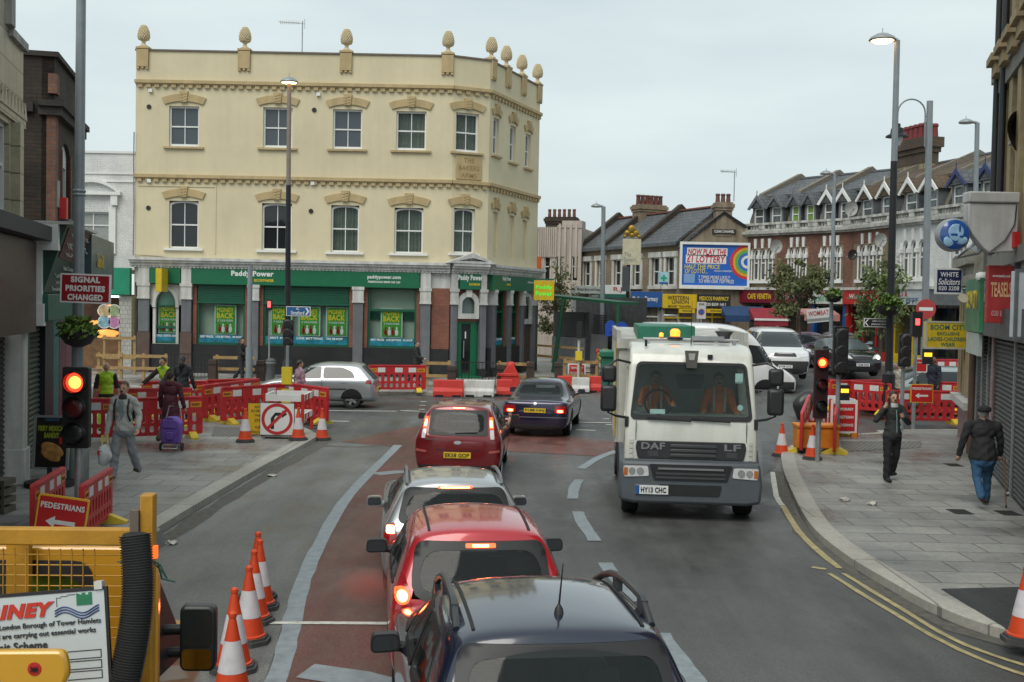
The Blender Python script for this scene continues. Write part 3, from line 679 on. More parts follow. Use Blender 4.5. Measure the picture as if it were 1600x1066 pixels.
# hanging signs and aerial
def hang(px, py, Y, w_, h_, words, label):
 p = D(px, py, Y); t = thing('hanging_sign', label, 'sign', p)
 b = B(); b.box(-w_ / 2, w_ / 2, -.07, .07, -h_ / 2, h_ / 2); q = b.out('sign_box', mat('betting yellow', (.6, .42, .01), .4), t, bev=.01)
 for i, s in enumerate(words): txt(s, w_ * .82, h_ * .24, mat('neon green lettering', (.1, .75, .06), .4, emit=.25), q, (0, -.075, h_ * (.14 - i * .3)), bold=.04)
 b = B(); b.box(-w_ / 2 - .5, w_ / 2, -.025, .025, h_ / 2 + .03, h_ / 2 + .09); b.out('bracket', dkgreen, t)
hang(850, 454, 52.5, .95, .92, ('Paddy', 'Power'), 'yellow square hanging sign with green lettering at the corner building\'s right end')
p = D(253, 438, 48.3); t = thing('projecting_sign', 'narrow yellow sign seen edge on above the arched shop window', 'sign', p); b = B(); b.box(-.13, .13, -.45, .45, -.5, .5); b.out('sign_box', mat('betting yellow', (.6, .42, .01), .4), t, bev=.01); b = B(); b.box(-.04, .04, .4, .8, .3, .4); b.out('bracket', steel, t)
def aerial(px, py, py0, Y, label, arm=1.1, flip=-1):
 p = D(px, py0, Y); h = D(px, py, Y).z - p.z; t = thing('television_aerial', label, 'aerial', p); b = B(); b.cyl((0, 0, -.5), (0, 0, h), .028, n=8); b.out('mast', steel, t)
 b = B(); b.cyl((.1, 0, h - .12), (flip * arm, 0, h - .04), .018, n=6)
 for k in range(10): x = flip * arm * (.15 + k * .085); b.cyl((x, -.16, h - .1), (x, .16, h - .08), .011, n=5); b.cyl((x, 0, h - .17), (x, 0, h + .02), .009, n=5)
 b.cyl((.1, 0, h - .35), (.1, 0, h + .1), .014, n=5); b.out('antenna_array', steel, t)
aerial(472, 33, 84, 52, 'thin television aerial on a mast above the cream parapet')
# ---------------------------------------------------------------- shared building bits
slate = brick('slate roof', (.12, .128, .138), (.085, .092, .1), (.03, .03, .034), .3, .2, .012, .6, .3)
stock = brick('brown stock brick', (.33, .235, .14), (.235, .165, .1), (.22, .2, .17), dirt=.3)
stockdark = brick('sooty brick', (.075, .05, .032), (.045, .033, .025), (.04, .036, .03), dirt=.6)
redbrick = brick('soft red brick', (.28, .115, .07), (.21, .085, .055), (.15, .12, .1), dirt=.4)
whitebrick = brick('white painted brick', (.78, .79, .78), (.73, .74, .73), (.6, .6, .6), ms=.008, dirt=.25)
potred = mat('terracotta', (.15, .055, .04), .85, var=.3, vs=8)
pvc = mat('white window frame', (.66, .67, .66), .45, var=.05)
lead = mat('lead grey', (.13, .14, .15), .6, var=.2)
stucco = mat('grey stucco', (.42, .42, .4), .85, var=.15, vs=1.5, streak=.35, bump=.1)
shutterg = mat('roller shutter steel', (.07, .075, .072), .5, .5, var=.25, vs=3, streak=.3)
def plainwin(root, T, x0, x1, z0, z1, dep=.1, fm=None, rail=.5, bars=False, gm=None, name='window'):
 b = B(T); t = .065; b.plate(rc(x0, x1, z0, z1), [rc(x0 + t, x1 - t, z0 + t, z1 - t)], dep, dep + .09)
 if rail: zm = z0 + (z1 - z0) * rail; b.box(x0 + t * .9, x1 - t * .9, dep + .015, dep + .08, zm - .03, zm + .03)
 if bars: b.box((x0 + x1) / 2 - .025, (x0 + x1) / 2 + .025, dep + .02, dep + .075, z0 + t, z1 - t)
 f = b.out(name, fm or pvc, root); b = B(T); b.face([(x0 + .02, dep + .06, z0 + .02), (x1 - .02, dep + .06, z0 + .02), (x1 - .02, dep + .06, z1 - .02), (x0 + .02, dep + .06, z1 - .02)])
 b.out('pane', gm or glass, f); return f
def wallbox(b, x0, x1, d, z0, z1, holes, dep=.22):
 """front sheet with openings, sides, back and top"""
 b.plate(rc(x0, x1, z0, z1), [rc(*h) for h in holes], 0, dep, back=False)
 b.face([(x0, 0, z0), (x0, d, z0), (x0, d, z1), (x0, 0, z1)]); b.face([(x1, 0, z0), (x1, d, z0), (x1, d, z1), (x1, 0, z1)])
 b.face([(x0, d, z0), (x1, d, z0), (x1, d, z1), (x0, d, z1)]); b.face([(x0, 0, z1 - .03), (x1, 0, z1 - .03), (x1, d, z1 - .03), (x0, d, z1 - .03)])
def shutter(root, T, x0, x1, z0, z1, dep, m, pitch=.09):
 b = B(T); n = int((z1 - z0) / pitch)
 for k in range(n): b.prism([(dep, z0 + k * pitch), (dep - .035, z0 + (k + .35) * pitch), (dep - .035, z0 + (k + .65) * pitch), (dep, z0 + (k + 1) * pitch)], x0, x1, 'x')
 return b.out('roller_shutter', m, root, ang=20)
def pots(b, x0, x1, y, z, n, h=.5, r=.11):
 for k in range(n): x = x0 + (k + .5) * (x1 - x0) / n; b.lathe([(r * 1.05, 0), (r, .04), (r * .82, h * .75), (r * 1.02, h * .8), (r * 1.02, h * .9), (r * .85, h), (r * .6, h - .02)], 10, (x, y, z))
def stack(root, x0, x1, y0, y1, z0, z1, m, n, pm=None, hp=.55, r=.12):
 b = B(); b.box(x0, x1, y0, y1, z0, z1 - .45); b.box(x0 - .06, x1 + .06, y0 - .06, y1 + .06, z1 - .45, z1 - .3); b.box(x0 - .12, x1 + .12, y0 - .12, y1 + .12, z1 - .3, z1 - .1); b.box(x0 - .04, x1 + .04, y0 - .04, y1 + .04, z1 - .1, z1)
 c = b.out('chimney', m, root); b = B(); pots(b, x0, x1, (y0 + y1) / 2, z1, n, hp, r); b.out('chimney_pots', pm or potred, c); return c
def say2(s, w_, h_, m, par, x, y, z, T=None, bold=.015, shear=0, tilt=0):
 t = txt(s, w_, h_, m, par, bold=bold, shear=shear)
 if t: t.matrix_local = (T or MX()) @ MX.Translation((x, y, z)) @ MX.Rotation(tilt, 4, 'X')
 return t
# ---------------------------------------------------------------- left side of the street
def lx(y): return -8.6 - .233 * (y - 19.3)
FL = Fr((lx(8), 8), (lx(27), 27)); kx = FL.w / 19.0
def lu(px, py): return FL.u(px, py)
def left_side():
 # faience clad building nearest the camera
 tile = brick('cream faience tile', (.46, .42, .31), (.41, .37, .27), (.17, .15, .11), .62, .46, .014, .35, .35)
 rt = framed('tiled_building', 'cream tile clad shop building at the left edge with a stepped parapet and brown fascia', 'building', FL)
 x1 = lu(36, 200)[0]; xs = lu(13, 60)[0]; zt = lu(34, 78)[1]; zl = lu(10, 345)[1]; zb = lu(30, 185)[1]
 w0 = lu(-40, 270)[0], lu(14, 270)[0], lu(8, 335)[1], lu(8, 190)[1]; w1 = (w0[0] - 3.0, w0[1] - 3.0, w0[2], w0[3])
 b = B(); b.plate([(0, zl), (x1, zl), (x1, zt), (xs, zt), (xs, zt + .9), (0, zt + .9)], [rc(*w0), rc(*w1)], 0, .2, back=False)
 b.face([(x1, 0, 0), (x1, 8, 0), (x1, 8, zt), (x1, 0, zt)]); b.face([(0, 0, zt), (x1, 0, zt), (x1, 8, zt), (0, 8, zt)]); b.out('wall', tile, rt)
 b = B(); b.box(xs + .01, x1 + .05, -.08, .25, zt, zt + .14); b.box(0, xs + .04, -.08, .25, zt + .9, zt + 1.04); b.box(xs - .25, xs + .07, -.1, -.0, zt + .14, zt + 1.04); b.out('coping', stucco, rt)
 b = B(); n = 46
 for k in range(n): x = x1 * (k / n); b.prism([(x, zb), (x + x1 / n, zb), (x + x1 / n / 2, zb + .3)], -.07, 0)
 b.box(0, x1, -.05, 0, zb - .14, zb); b.out('chevron_band', tile, rt)
 for w_ in (w0, w1): plainwin(rt, MX(), *w_, .08, rail=.55, bars=True)
 b = B(); b.box(w0[1] + .2, w0[1] + .5, -.14, 0, zl, zb - .16); b.box(w0[0] - .5, w0[0] - .2, -.14, 0, zl, zb - .16); b.out('pilaster', tile, rt)
 fb = lu(20, 520)[1]; b = B(); b.box(0, x1 - .1, -.25, 0, fb, zl - .28); b.out('fascia', mat('brown fascia', (.075, .042, .035), .4, var=.15), rt)
 b = B(); b.box(0, x1 + .1, -.5, .0, zl - .26, zl - .01); b.out('canopy_edge', mat('dark flashing', (.04, .04, .042), .7), rt)
 b = B(); b.box(x1 - .05, x1 + .2, -.6, -.2, zl - .42, zl + .06); b.box(x1 + .02, x1 + .17, -.32, -.15, fb + .5, zl - .42); b.box(x1 - .02, x1 + .22, -.36, -.12, fb + .1, fb + .5); b.out('gutter_downpipe', white, rt)
 b = B(); b.box(0, x1 - .5, .3, .4, 0, fb); b.out('shop_back', dark, rt); shutter(rt, MX(), 0, x1 - .6, .12, fb, .2, shutterg)
 b = B(); b.box(x1 - .5, x1 - .12, -.12, .3, .12, fb); b.box(x1 - .54, x1 - .08, -.16, .3, .12, .75); b.out('pilaster', offwhite, rt, bev=.02)
 # single storey cafe
 xa, xb = x1, lu(84, 400)[0]; z1 = lu(60, 400)[1]; fr = Fr(FL.M @ V((xa, 0, 0)), FL.M @ V((xb, 0, 0))); wd = fr.w
 rt = framed('cafe_shop', 'low dark green cafe with a shut roller shutter under its leaning menu board, left pavement', 'shop', fr)
 zh = 2.98; b = B(); b.box(0, wd, .35, 6, .1, z1 - .9); b.box(0, wd, .0, .35, zh + .2, z1 - .9); b.out('wall', stockdark, rt)
 shutter(rt, MX(), .42, wd * .66, .13, zh - .05, .1, mat('dark green shutter', (.035, .06, .048), .5, .3, var=.3, streak=.3), .1)
 b = B(); b.box(.16, .4, -.05, .3, .12, zh); b.out('door_post', mat('door post green', (.01, .05, .035), .4), rt)
 b = B(); b.box(wd * .68, wd * .98, -.02, .3, .12, zh); b.out('side_panel', mat('navy panel', (.012, .016, .03), .4), rt)
 b = B(); b.box(.1, wd * .99, -.42, .0, zh, zh + .5); b.out('shutter_housing', mat('housing green', (.01, .1, .07), .4), rt, bev=.02)
 # leaning menu board with a broken box behind it
 sb = B(); sb.hexa([(.15, -.32, zh + .52), (wd, -.32, zh + .52), (wd, 0, zh + .52), (.15, 0, zh + .52), (.15, -.72, zh + 1.75), (wd, -.72, zh + 1.75), (wd, 0, zh + 1.75), (.15, 0, zh + 1.75)]); s_ = sb.out('menu_board', mat('board green', (.008, .05, .035), .3, var=.3), rt)
 tl = -math.atan2(.4, 1.23); yy = lambda z: -.32 - .4 * (z - zh - .52) / 1.23
 b = B(); z = zh + 1.18; b.hexa([(.4, yy(z) - .02, z), (wd - .03, yy(z - .1) - .02, z - .1), (wd - .03, yy(z) + .1, z - .1), (.4, yy(z) + .1, z), (.4, yy(zh + 1.72) - .02, zh + 1.72), (wd - .03, yy(zh + 1.72) - .02, zh + 1.72), (wd - .03, yy(zh + 1.72) + .1, zh + 1.72), (.4, yy(zh + 1.72) + .1, zh + 1.72)]); b.out('board_banner', mat('banner maroon', (.09, .02, .025), .4), s_)
 gw = mat('faded white lettering', (.42, .43, .42), .5); cx = (wd + .35) / 2
 for s, dz, h_, k in (('WELCOME', 1.62, .13, .75), ('TIME CAFE', 1.44, .22, .85), ('NOVELLA', 1.26, .11, .6), ('All Day', .98, .12, .4), ('Turkish & English Food', .83, .11, .8), ('Jacket Potatoes', .72, .08, .6), ('Breakfast & Lunch', .6, .08, .7)):
  say2(s, (wd - .3) * k, h_, gw, s_, cx, yy(zh + dz) - .03, zh + dz, bold=.0, tilt=-tl * -1)
 b = B(); b.box(-.05, wd, -.85, .1, zh + 1.76, zh + 1.81); b.out('board_cap', offwhite, s_)
 # sooty brick building
 P0 = FL.M @ V((xb, 0, 0)); P1 = FL.M @ V((lu(124, 300)[0], 0, 0)); fr = Fr(P0, P1); wd = fr.w
 rt = framed('brick_building', 'sooty brown brick building with red corner quoins and one narrow arched window', 'building', fr)
 zt = fr.u(88, 92)[1]; hw = fr.rect(96, 225, 109, 345); b = B()
 z0 = fr.u(100, 400)[1]; b.plate(rc(0, wd, z0, zt), [arch(*hw, .3)], 0, .25, back=False); b.face([(0, 0, 0), (0, 9, 0), (0, 9, zt), (0, 0, zt)]); b.face([(wd, 0, 0), (wd, 9, 0), (wd, 9, zt), (wd, 0, zt)]); b.face([(0, 0, zt - .1), (wd, 0, zt - .1), (wd, 9, zt - .1), (0, 9, zt - .1)]); b.out('wall', stockdark, rt)
 b = B(); b.box(-.03, .3, -.03, .15, z0, zt - 1.2); b.box(hw[0] - .12, hw[0], -.03, .1, hw[2], hw[3] - .2); b.box(hw[1], hw[1] + .12, -.03, .1, hw[2], hw[3] - .2); b.box(wd - .3, wd + .03, -.03, .35, z0, zt - 1.2); b.box(-.05, .3, -.05, .12, zt - .75, zt - .35); b.out('red_quoins', redbrick, rt)
 b = B(); b.box(-.1, wd + .1, -.14, .3, zt - 1.2, zt - 1.02); b.box(-.16, wd + .16, -.2, .3, zt - 1.02, zt - .9); b.box(-.06, wd + .06, -.08, 9, zt - .002, zt + .1); b.out('cornice', mat('sooty stone', (.04, .034, .03), .9, var=.4), rt)
 b = B(); b.box(-.1, .0, .4, 9, zt - 1.15, zt - .95); b.out('return_band', mat('sooty stone', (.04, .034, .03), .9), rt)
 b = B(); b.plate(arch(*hw, .3), [arch(hw[0] + .07, hw[1] - .07, hw[2] + .07, hw[3] - .5, .02)], .08, .16); f = b.out('window', pvc, rt); b = B(); b.box(hw[0] + .02, hw[1] - .02, .13, .15, hw[2] + .05, hw[3] - .2); b.out('pane', glass, f); b = B(); b.box(hw[0] - .1, hw[1] + .1, -.18, .1, hw[2] - .18, hw[2]); b.out('sill', lead, f)
 b = B(); y = 2.1; b.box(-.16, -.02, 1.45, 1.75, zt - 1.9, zt - 1.25); b.out('hopper', mat('orange downpipe', (.32, .12, .05), .7), rt); b = B(); b.cyl((-.1, 1.6, 3.4), (-.1, 1.6, zt - 1.9), .07); b.out('downpipe', mat('black iron', (.02, .02, .02)), rt)
 b = B(); b.box(.4, .62, -.18, -.04, z0 + .75, z0 + 1.2); b.out('alarm_sign', signred, rt)
 b = B(); b.box(.1, .42, -.05, 0, hw[2] + .2, hw[2] + .75); b.out('wall_notice', mat('grey notice', (.3, .3, .3)), rt)
 # its shop front
 b = B(); b.box(0, wd, .25, .4, .1, z0); b.out('shop_back', dark, rt)
 b = B(); b.box(-.1, wd + .3, -.75, 0, z0 - .7, z0 + .42); sg = b.out('sign_box', mat('mixed colour sign', (.05, .09, .1), .35, var=.9, vs=1.5), rt)
 b = B(); b.box(-.13, -.1, -.55, -.12, z0 - .35, z0 + .1); b.out('sign_panel', mat('sign orange', (.5, .09, .03), .4), sg)
 say2('Golden Grill', 1.1, .3, mat('gold letter', (.6, .4, .05)), sg, 1.2, -.77, z0 - .1)
 t = txt('Go', .4, .4, mat('gold letter', (.6, .4, .05)), sg, shear=.3, bold=.02); t.matrix_local = MX.Translation((-.14, -.38, z0 - .2)) @ MX.Rotation(-math.pi / 2, 4, 'Z')
 for k, c in enumerate(((.03, .16, .17), (.15, .04, .07), (.2, .07, .1), (.05, .02, .06))):
  b = B(); x = k * wd / 4; b.box(x + .02, x + wd / 4 - .02, .02, .2, .12, z0 - .72); b.out('door_panel', mat('shop panel %d' % k, c, .4, var=.3), rt)
left_side()
# white building with the bakery
def white_building():
 fr = Fr(D(96, 300, 50.5), D(211, 300, 50.5)); rt = framed('white_building', 'white painted brick building with a bowed window head above a green bakery shop', 'building', fr); wd = fr.w
 zt = fr.u(170, 239)[1]; zf = fr.u(170, 418)[1]; h = fr.rect(118, 331, 171, 396)
 b = B(); wallbox(b, 0, wd, 10, zf - .1, zt, [h]); b.out('wall', whitebrick, rt)
 b = B(); b.box(0, wd, -.06, 0, zt - .02, zt + .08); b.box(0, wd, -.05, 0, zt - .95, zt - .88); b.box(0, wd, -.05, 0, zt - 1.3, zt - 1.22); b.out('string_course', white, rt)
 b = B(); b.box(h[0] - .3, h[0], -.1, .05, h[2], h[3] + .25); b.box(h[1], h[1] + .3, -.1, .05, h[2], h[3] + .25); b.box(h[0] - .5, h[1] + .55, -.25, .05, h[3] + .75, h[3] + .9)
 b.prism(arcband((h[0] + h[1]) / 2, h[3] + 1.32, (h[1] - h[0]) + .8, .45, .16), -.2, 0); b.box(h[1] + .1, h[1] + .4, -.2, 0, h[3] + .3, h[3] + .75); b.box(h[0] - .4, h[0] - .1, -.2, 0, h[3] + .3, h[3] + .75); b.out('window_surround', white, rt)
 plainwin(rt, MX(), *h, .1, rail=.68, bars=True, gm=mat('curtained glass', (.28, .3, .29), .25, var=.15, vs=8))
 b = B(); b.box(h[0] - .2, h[1] + .2, -.15, .1, h[2] - .12, h[2] - .002); b.out('sill', white, rt)
 fr2 = Fr(D(96, 300, 50.2), D(207, 300, 50.2)); T = rel(fr, fr2); zf0 = fr.u(170, 460)[1]
 b = B(T); b.box(0, fr2.w, -.3, 0, zf0, zf - .02); b.out('fascia', mat('bakery green', (.01, .24, .14), .4), rt)
 # lit bakery display
 b = B(T); b.box(0, fr2.w - .05, 2.4, 2.5, .1, zf0); b.out('shop_back', mat('bakery brown wall', (.07, .03, .015), .6, var=.5, vs=2), rt)
 b = B(T); b.box(fr2.w - .55, fr2.w, -.02, .4, .1, zf0 - .05); b.out('tiled_pier', brick('white glazed tile', (.5, .5, .46), (.45, .45, .42), (.25, .25, .23), .2, .2, .01, .3, .2), rt)
 b = B(T); b.box(0, fr2.w - .55, -.1, -.04, zf0 - .14, zf0 - .05); b.out('strip_light', lit('strip light', (.7, .95, .9), 1.6), rt)
 warm = lit('warm glowing bread', (.8, .33, .07), 1.0)  # glow of the shop's warm lights is put into bread and menu picture
 p = V((fr2.w * .72, 1.2, 0))
 b = B(T); b.box(.3, fr2.w - .6, .5, 1.6, .1, 1.5); ct = b.out('counter', mat('counter wood', (.16, .08, .03), .5, var=.4), rt)
 b = B(T)
 for k in range(26): x = .4 + (k % 13) * (fr2.w - 1.3) / 13; b.ico((x, .6 + .3 * (k // 13), 1.62 + .55 * (k // 13)), (.16, .12, .13), 1)
 b.out('bread', warm, ct)
 b = B(T); b.box(.3, fr2.w - .6, .8, 1.3, 2.05, 2.1); b.box(.3, fr2.w - .6, .8, 1.3, 1.78, 1.8); b.out('shelf', wood, ct)
 b = B(T); b.ico((fr2.w - 1.15, .5, zf0 - .75), (.6, .06, .3), 2); b.ico((fr2.w - 1.3, .5, zf0 - 1.75), (.6, .06, .16), 2); b.out('menu_picture', warm, rt)
 for k, (x, z, c) in enumerate(((.68, 2.75, (.5, .36, .2)), (.82, 2.75, (.3, .38, .2)), (.68, 2.25, (.2, .36, .45)), (.82, 2.25, (.45, .2, .36)))):
  b = B(T); b.cyl((fr2.w * x - .2, -.02, z), (fr2.w * x - .2, .0, z), .26, n=20); d = b.out('window_sticker', mat('sticker %d' % k, c, .4, var=.5, vs=5), rt); b = B(T); b.cyl((fr2.w * x - .2, -.015, z), (fr2.w * x - .2, .004, z), .3, n=20); b.out('sticker_rim', white, d)
white_building()
# ---------------------------------------------------------------- middle distance
def middle():
 z = .5
 # pale art deco front
 fr = Fr(D(815, 420, 73), D(908, 420, 72)); rt = framed('art_deco_building', 'pale pink art deco building with a ribbed stepped parapet behind the corner pub', 'building', fr); wd = fr.w
 pale = mat('pale pink render', (.47, .41, .36), .8, var=.08, streak=.2)
 zt = fr.u(865, 356)[1]; zs = fr.u(900, 345)[1]; hs = [fr.rect(x, 401, x + 10, 440) for x in (850, 868, 893)]
 b = B(); wallbox(b, 0, wd, 9, 0, zt, hs); b.box(wd - 1.3, wd, -.05, 1.2, zt, zs); b.box(wd - 1.6, wd - 1.3, -.05, 1.2, zt, zs - .3)
 for k in range(16): x = .1 + k * (wd - 1.7) / 16; b.box(x, x + .1, -.08, 0, zt - 1.9, zt + .05)
 for k in range(4): x = wd - 1.5 + k * .36; b.box(x, x + .14, -.12, 0, zt - 3.2, zs - .2)
 b.out('wall', pale, rt)
 for h in hs: plainwin(rt, MX(), *h, .1, rail=.6)
 stack(rt, fr.u(836, 350)[0], fr.u(884, 350)[0], 3, 3.9, zt - .5, fr.u(860, 343)[1] + .4, stockdark, 6, hp=.55)
 b = B(); u0, u1 = fr.u(833, 430)[0], fr.u(850, 430)[0]; b.box(u0, u1, -.9, -.8, fr.u(840, 432)[1], fr.u(840, 402)[1]); b.out('sale_board', mat('orange board', (.42, .09, .02), .4), rt)
 # terrace running away behind, with diagonal party walls
 fr = Fr((4.25, 73), (9.15, 62)); wd = fr.w
 rt = framed('brown_terrace', 'brown brick terrace with slate roofs, raised party walls and a tall clustered chimney', 'terrace', fr)
 ze = 6.9; zr = 9.0; b = B(); hs = []
 for k, f in enumerate((.1, .25, .43, .62, .8, .93)): x = wd * f; hs.append((x - .45, x + .45, 4.6, 6.2))
 wallbox(b, 0, wd, 5, 0, ze, hs); b.prism([(0, ze), (2.6, zr), (5, ze)], .02, .3, 'x'); b.prism([(0, ze), (2.6, zr), (5, ze)], wd - .3, wd - .02, 'x'); b.out('wall', stock, rt)
 for h in hs:
  plainwin(rt, MX(), *h, .1); b = B(); b.box(h[0] - .2, h[0] - .002, -.08, .08, h[2], h[3]); b.box(h[1] + .002, h[1] + .2, -.08, .08, h[2], h[3]); b.box(h[0] - .25, h[1] + .25, -.14, .08, h[3], h[3] + .3); b.box(h[0] - .25, h[1] + .25, -.14, .08, h[2] - .2, h[2] - .002); b.out('window_surround', offwhite, rt)
 b = B(); b.hexa([(0, -.3, ze - .1), (wd, -.3, ze - .1), (wd, 2.6, zr - .1), (0, 2.6, zr - .1), (0, -.3, ze + .08), (wd, -.3, ze + .08), (wd, 2.6, zr + .08), (0, 2.6, zr + .08)]); b.hexa([(0, 5.3, ze - .1), (wd, 5.3, ze - .1), (wd, 2.6, zr - .1), (0, 2.6, zr - .1), (0, 5.3, ze + .08), (wd, 5.3, ze + .08), (wd, 2.6, zr + .08), (0, 2.6, zr + .08)]); b.out('roof', slate, rt)
 for f in (.02, .3, .64): b = B(); b.prism([(-.25, ze - .1), (-.25, ze + .35), (2.6, zr + .5), (5.2, ze + .4), (5.2, ze - .1), (2.6, zr - .1)], wd * f, wd * f + .4, 'x'); b.out('party_wall', stockdark, rt)
 b = B(); b.box(0, wd, 2.48, 2.72, zr + .08, zr + .17); b.out('ridge_tiles', mat('red ridge', (.2, .07, .05), .8), rt)
 stack(rt, wd * .3 - .3, wd * .3 + .6, 2.0, 3.9, zr - .8, zr + .75, stock, 1);
 b = B()
 for k in range(6): b.lathe([(.15, 0), (.13, .5), (.16, .55), (.14, .62)], 9, (wd * .3 + .15, 2.15 + k * .32, zr + .75))
 b.out('chimney_pots', potred, rt)
 # gable end with the billboard
 fr = Fr((9.15, 61.9), (15.0, 61.9)); wd = fr.w; rt = framed('gable_house', 'rendered gable end house with a chimney, the lottery billboard fixed to its wall', 'house', fr)
 rend = mat('brown render', (.26, .21, .15), .9, var=.18, vs=1.2, streak=.35)
 xr = fr.u(1131, 340)[0]; zr2 = fr.u(1100, 350)[1] + .55; zl = fr.u(1062, 388)[1]
 b = B(); b.prism([(0, 0), (wd, 0), (wd, zl - .2), (xr, zr2), (0, zl)], 0, 6); b.out('wall', rend, rt)
 b = B(); b.hexa([(-.1, -.12, zl), (xr, -.12, zr2), (xr, 6, zr2), (-.1, 6, zl), (-.1, -.12, zl + .16), (xr, -.12, zr2 + .16), (xr, 6, zr2 + .16), (-.1, 6, zl + .16)]); b.hexa([(wd, -.12, zl - .2), (xr, -.12, zr2), (xr, 6, zr2), (wd, 6, zl - .2), (wd, -.12, zl - .04), (xr, -.12, zr2 + .16), (xr, 6, zr2 + .16), (wd, 6, zl - .04)]); b.out('roof', slate, rt)
 a0, a1 = fr.u(1119, 330)[0], fr.u(1144, 330)[0]; stack(rt, a0, a1, -.04, .9, zr2 - 1.2, fr.u(1130, 316)[1], rend, 3, mat('dark pot', (.12, .05, .04)), .5, .13)
 n = fr.u(1131, 362); b = B(); b.box(n[0] - .65, n[0] + .65, -.1, -.02, n[1] - .12, n[1] + .12); pl = b.out('name_plate', ink, rt); say2('CLEAR CHANNEL', 1.1, .14, white, pl, n[0], -.105, n[1])
 # billboard
 bb = fr.rect(1061, 379, 1164, 452); rt = thing('billboard', 'blue lottery billboard with red and white lettering on the gable wall', 'billboard', fr.P0, fr.rz)
 b = B(); b.plate(rc(bb[0], bb[1] + .2, bb[2], bb[3]), [rc(bb[0] + .12, bb[1] + .08, bb[2] + .2, bb[3] - .14)], -.34, -.12); b.out('frame', white, rt)
 blue = mat('billboard blue', (.02, .12, .5), .4, var=.12); b = B(); b.box(bb[0] + .1, bb[1] + .1, -.22, -.14, bb[2] + .18, bb[3] - .1); pn = b.out('poster', blue, rt)
 W_ = bb[1] - bb[0]; red = mat('lottery red', (.5, .01, .05), .4); yl = mat('lottery yellow', (.7, .6, .1), .4); x0 = bb[0] + .3
 def line(s, w_, h_, m, px, py, bold=.012, back=None):
  u, zz = fr.u(px, py)
  if back:
   b = B(); b.box(u - w_ / 2 - .06, u + w_ / 2 + .06, -.228, -.222, zz - h_ / 2 - .05, zz + h_ / 2 + .05); b.out('poster_flash', back, pn)
  say2(s, w_, h_, m, pn, u, -.232, zz, bold=bold, shear=.12)
 line('NOW PLAY THE', 2.1, .33, red, 1104, 394, .025, white); line('£1 LOTTERY', 2.1, .38, red, 1102, 405.5, .025, white)
 line('HALF THE PRICE', 1.95, .24, yl, 1096, 417); line('OF LOTTO...', 1.25, .24, yl, 1087, 424); line('MONDAY & WEDNESDAY', 1.0, .09, white, 1129, 424); line('7 TIMES MORE LIKELY', 1.75, .2, white, 1115, 434); line('TO WIN OUR TOP PRIZE', 1.95, .2, white, 1118, 440)
 u, zz = fr.u(1076, 435); b = B(); b.box(u - .3, u + .3, -.232, -.222, zz - .25, zz + .25); b.out('poster_badge', mat('badge blue', (.2, .35, .6), .4), pn)
 for k, c in enumerate(((.6, .03, .03), (.65, .35, .02), (.1, .4, .08), (.05, .15, .5), (.7, .7, .7))):
  u, zz = fr.u(1166, 410); u = bb[1] + .08; b = B(); r_ = .95 - k * .15; an = [math.pi * (.5 + j / 14) for j in range(15)]; b.prism([(u + r_ * math.cos(a), zz + r_ * math.sin(a)) for a in an] + [(u + (r_ - .14) * math.cos(a), zz + (r_ - .14) * math.sin(a)) for a in an[::-1]], -.228 - k * .001, -.221); b.out('poster_rainbow', mat('rainbow %d' % k, c, .4), pn)
middle()
def shopbox(name, label, px0, px1, py0, py1, Y, fas, words, door, d=5, zb=None, extra=None, cat='shop'):
 """single storey shop: fascia with lettering, stall front, door and glass"""
 fr = Fr(D(px0, py1, Y), D(px1, py1, Y)); rt = framed(name, label, cat, fr); wd = fr.w
 z1 = fr.u((px0 + px1) / 2, py0)[1]; z0 = fr.u((px0 + px1) / 2, py1)[1]; g = gz(fr.P0.x + wd / 2, Y) + .1
 b = B(); b.box(0, wd, .5, d, 0, z1 - .05); b.box(0, .15, 0, .5, 0, z1 - .05); b.box(wd - .15, wd, 0, .5, 0, z1 - .05); b.out('wall', mat('shop wall grey', (.25, .25, .24), .8), rt)
 b = B(); b.box(.0, wd, -.25, 0, z0, z1); f = b.out('fascia', fas, rt, bev=.01)
 for s, m, fw, fh, fx, fz in words: say2(s, wd * fw, (z1 - z0) * fh, m, f, wd * fx, -.256, z0 + (z1 - z0) * fz)
 b = B(); n = max(2, int(wd / 1.1)); b.box(.15, wd - .15, .16, .25, g - .2, g + .45)
 for k in range(n + 1): x = .15 + (wd - .3) * k / n; b.box(x - .04, x + .04, .12, .28, g - .2, z0)
 b.box(.15, wd - .15, .13, .27, z0 - .55, z0 - .47); b.out('shop_frame', door, rt)
 b = B(); b.face([(.1, .2, g), (wd - .1, .2, g), (wd - .1, .2, z0), (.1, .2, z0)]); b.out('shop_glass', mat('shop window goods', (.16, .13, .1), .15, var=.85, vs=2.2), rt)
 return rt, fr, z0, z1
white_s = mat('fascia white', (.62, .63, .62), .4); yel_s = mat('fascia yellow', (.62, .42, .01), .4); blk_s = mat('fascia black', (.02, .02, .022), .4); blue_s = mat('fascia blue', (.02, .09, .3), .4); mar_s = mat('fascia maroon', (.17, .012, .03), .4); red_s = mat('fascia red', (.45, .018, .014), .4)
yt = mat('letter yellow', (.75, .55, .03), .4); rdt = mat('letter red', (.4, .01, .03), .4); wt = mat('letter white', (.75, .75, .73), .4); gyt = mat('letter grey', (.25, .26, .25), .4)
shopbox('estate_agent_shop', 'grey shop with a pale lettered fascia behind the market shelter', 899, 944, 447, 459, 64, mat('fascia grey', (.36, .39, .37), .5), [('Michael Byron and Company', ink, .9, .5, .5, .5)], pvc)
shopbox('tailor_shop', 'shop with a white fascia and two dark red initials', 944, 984, 446, 460, 63.5, white_s, [('R.J.', rdt, .42, .6, .55, .5)], pvc)
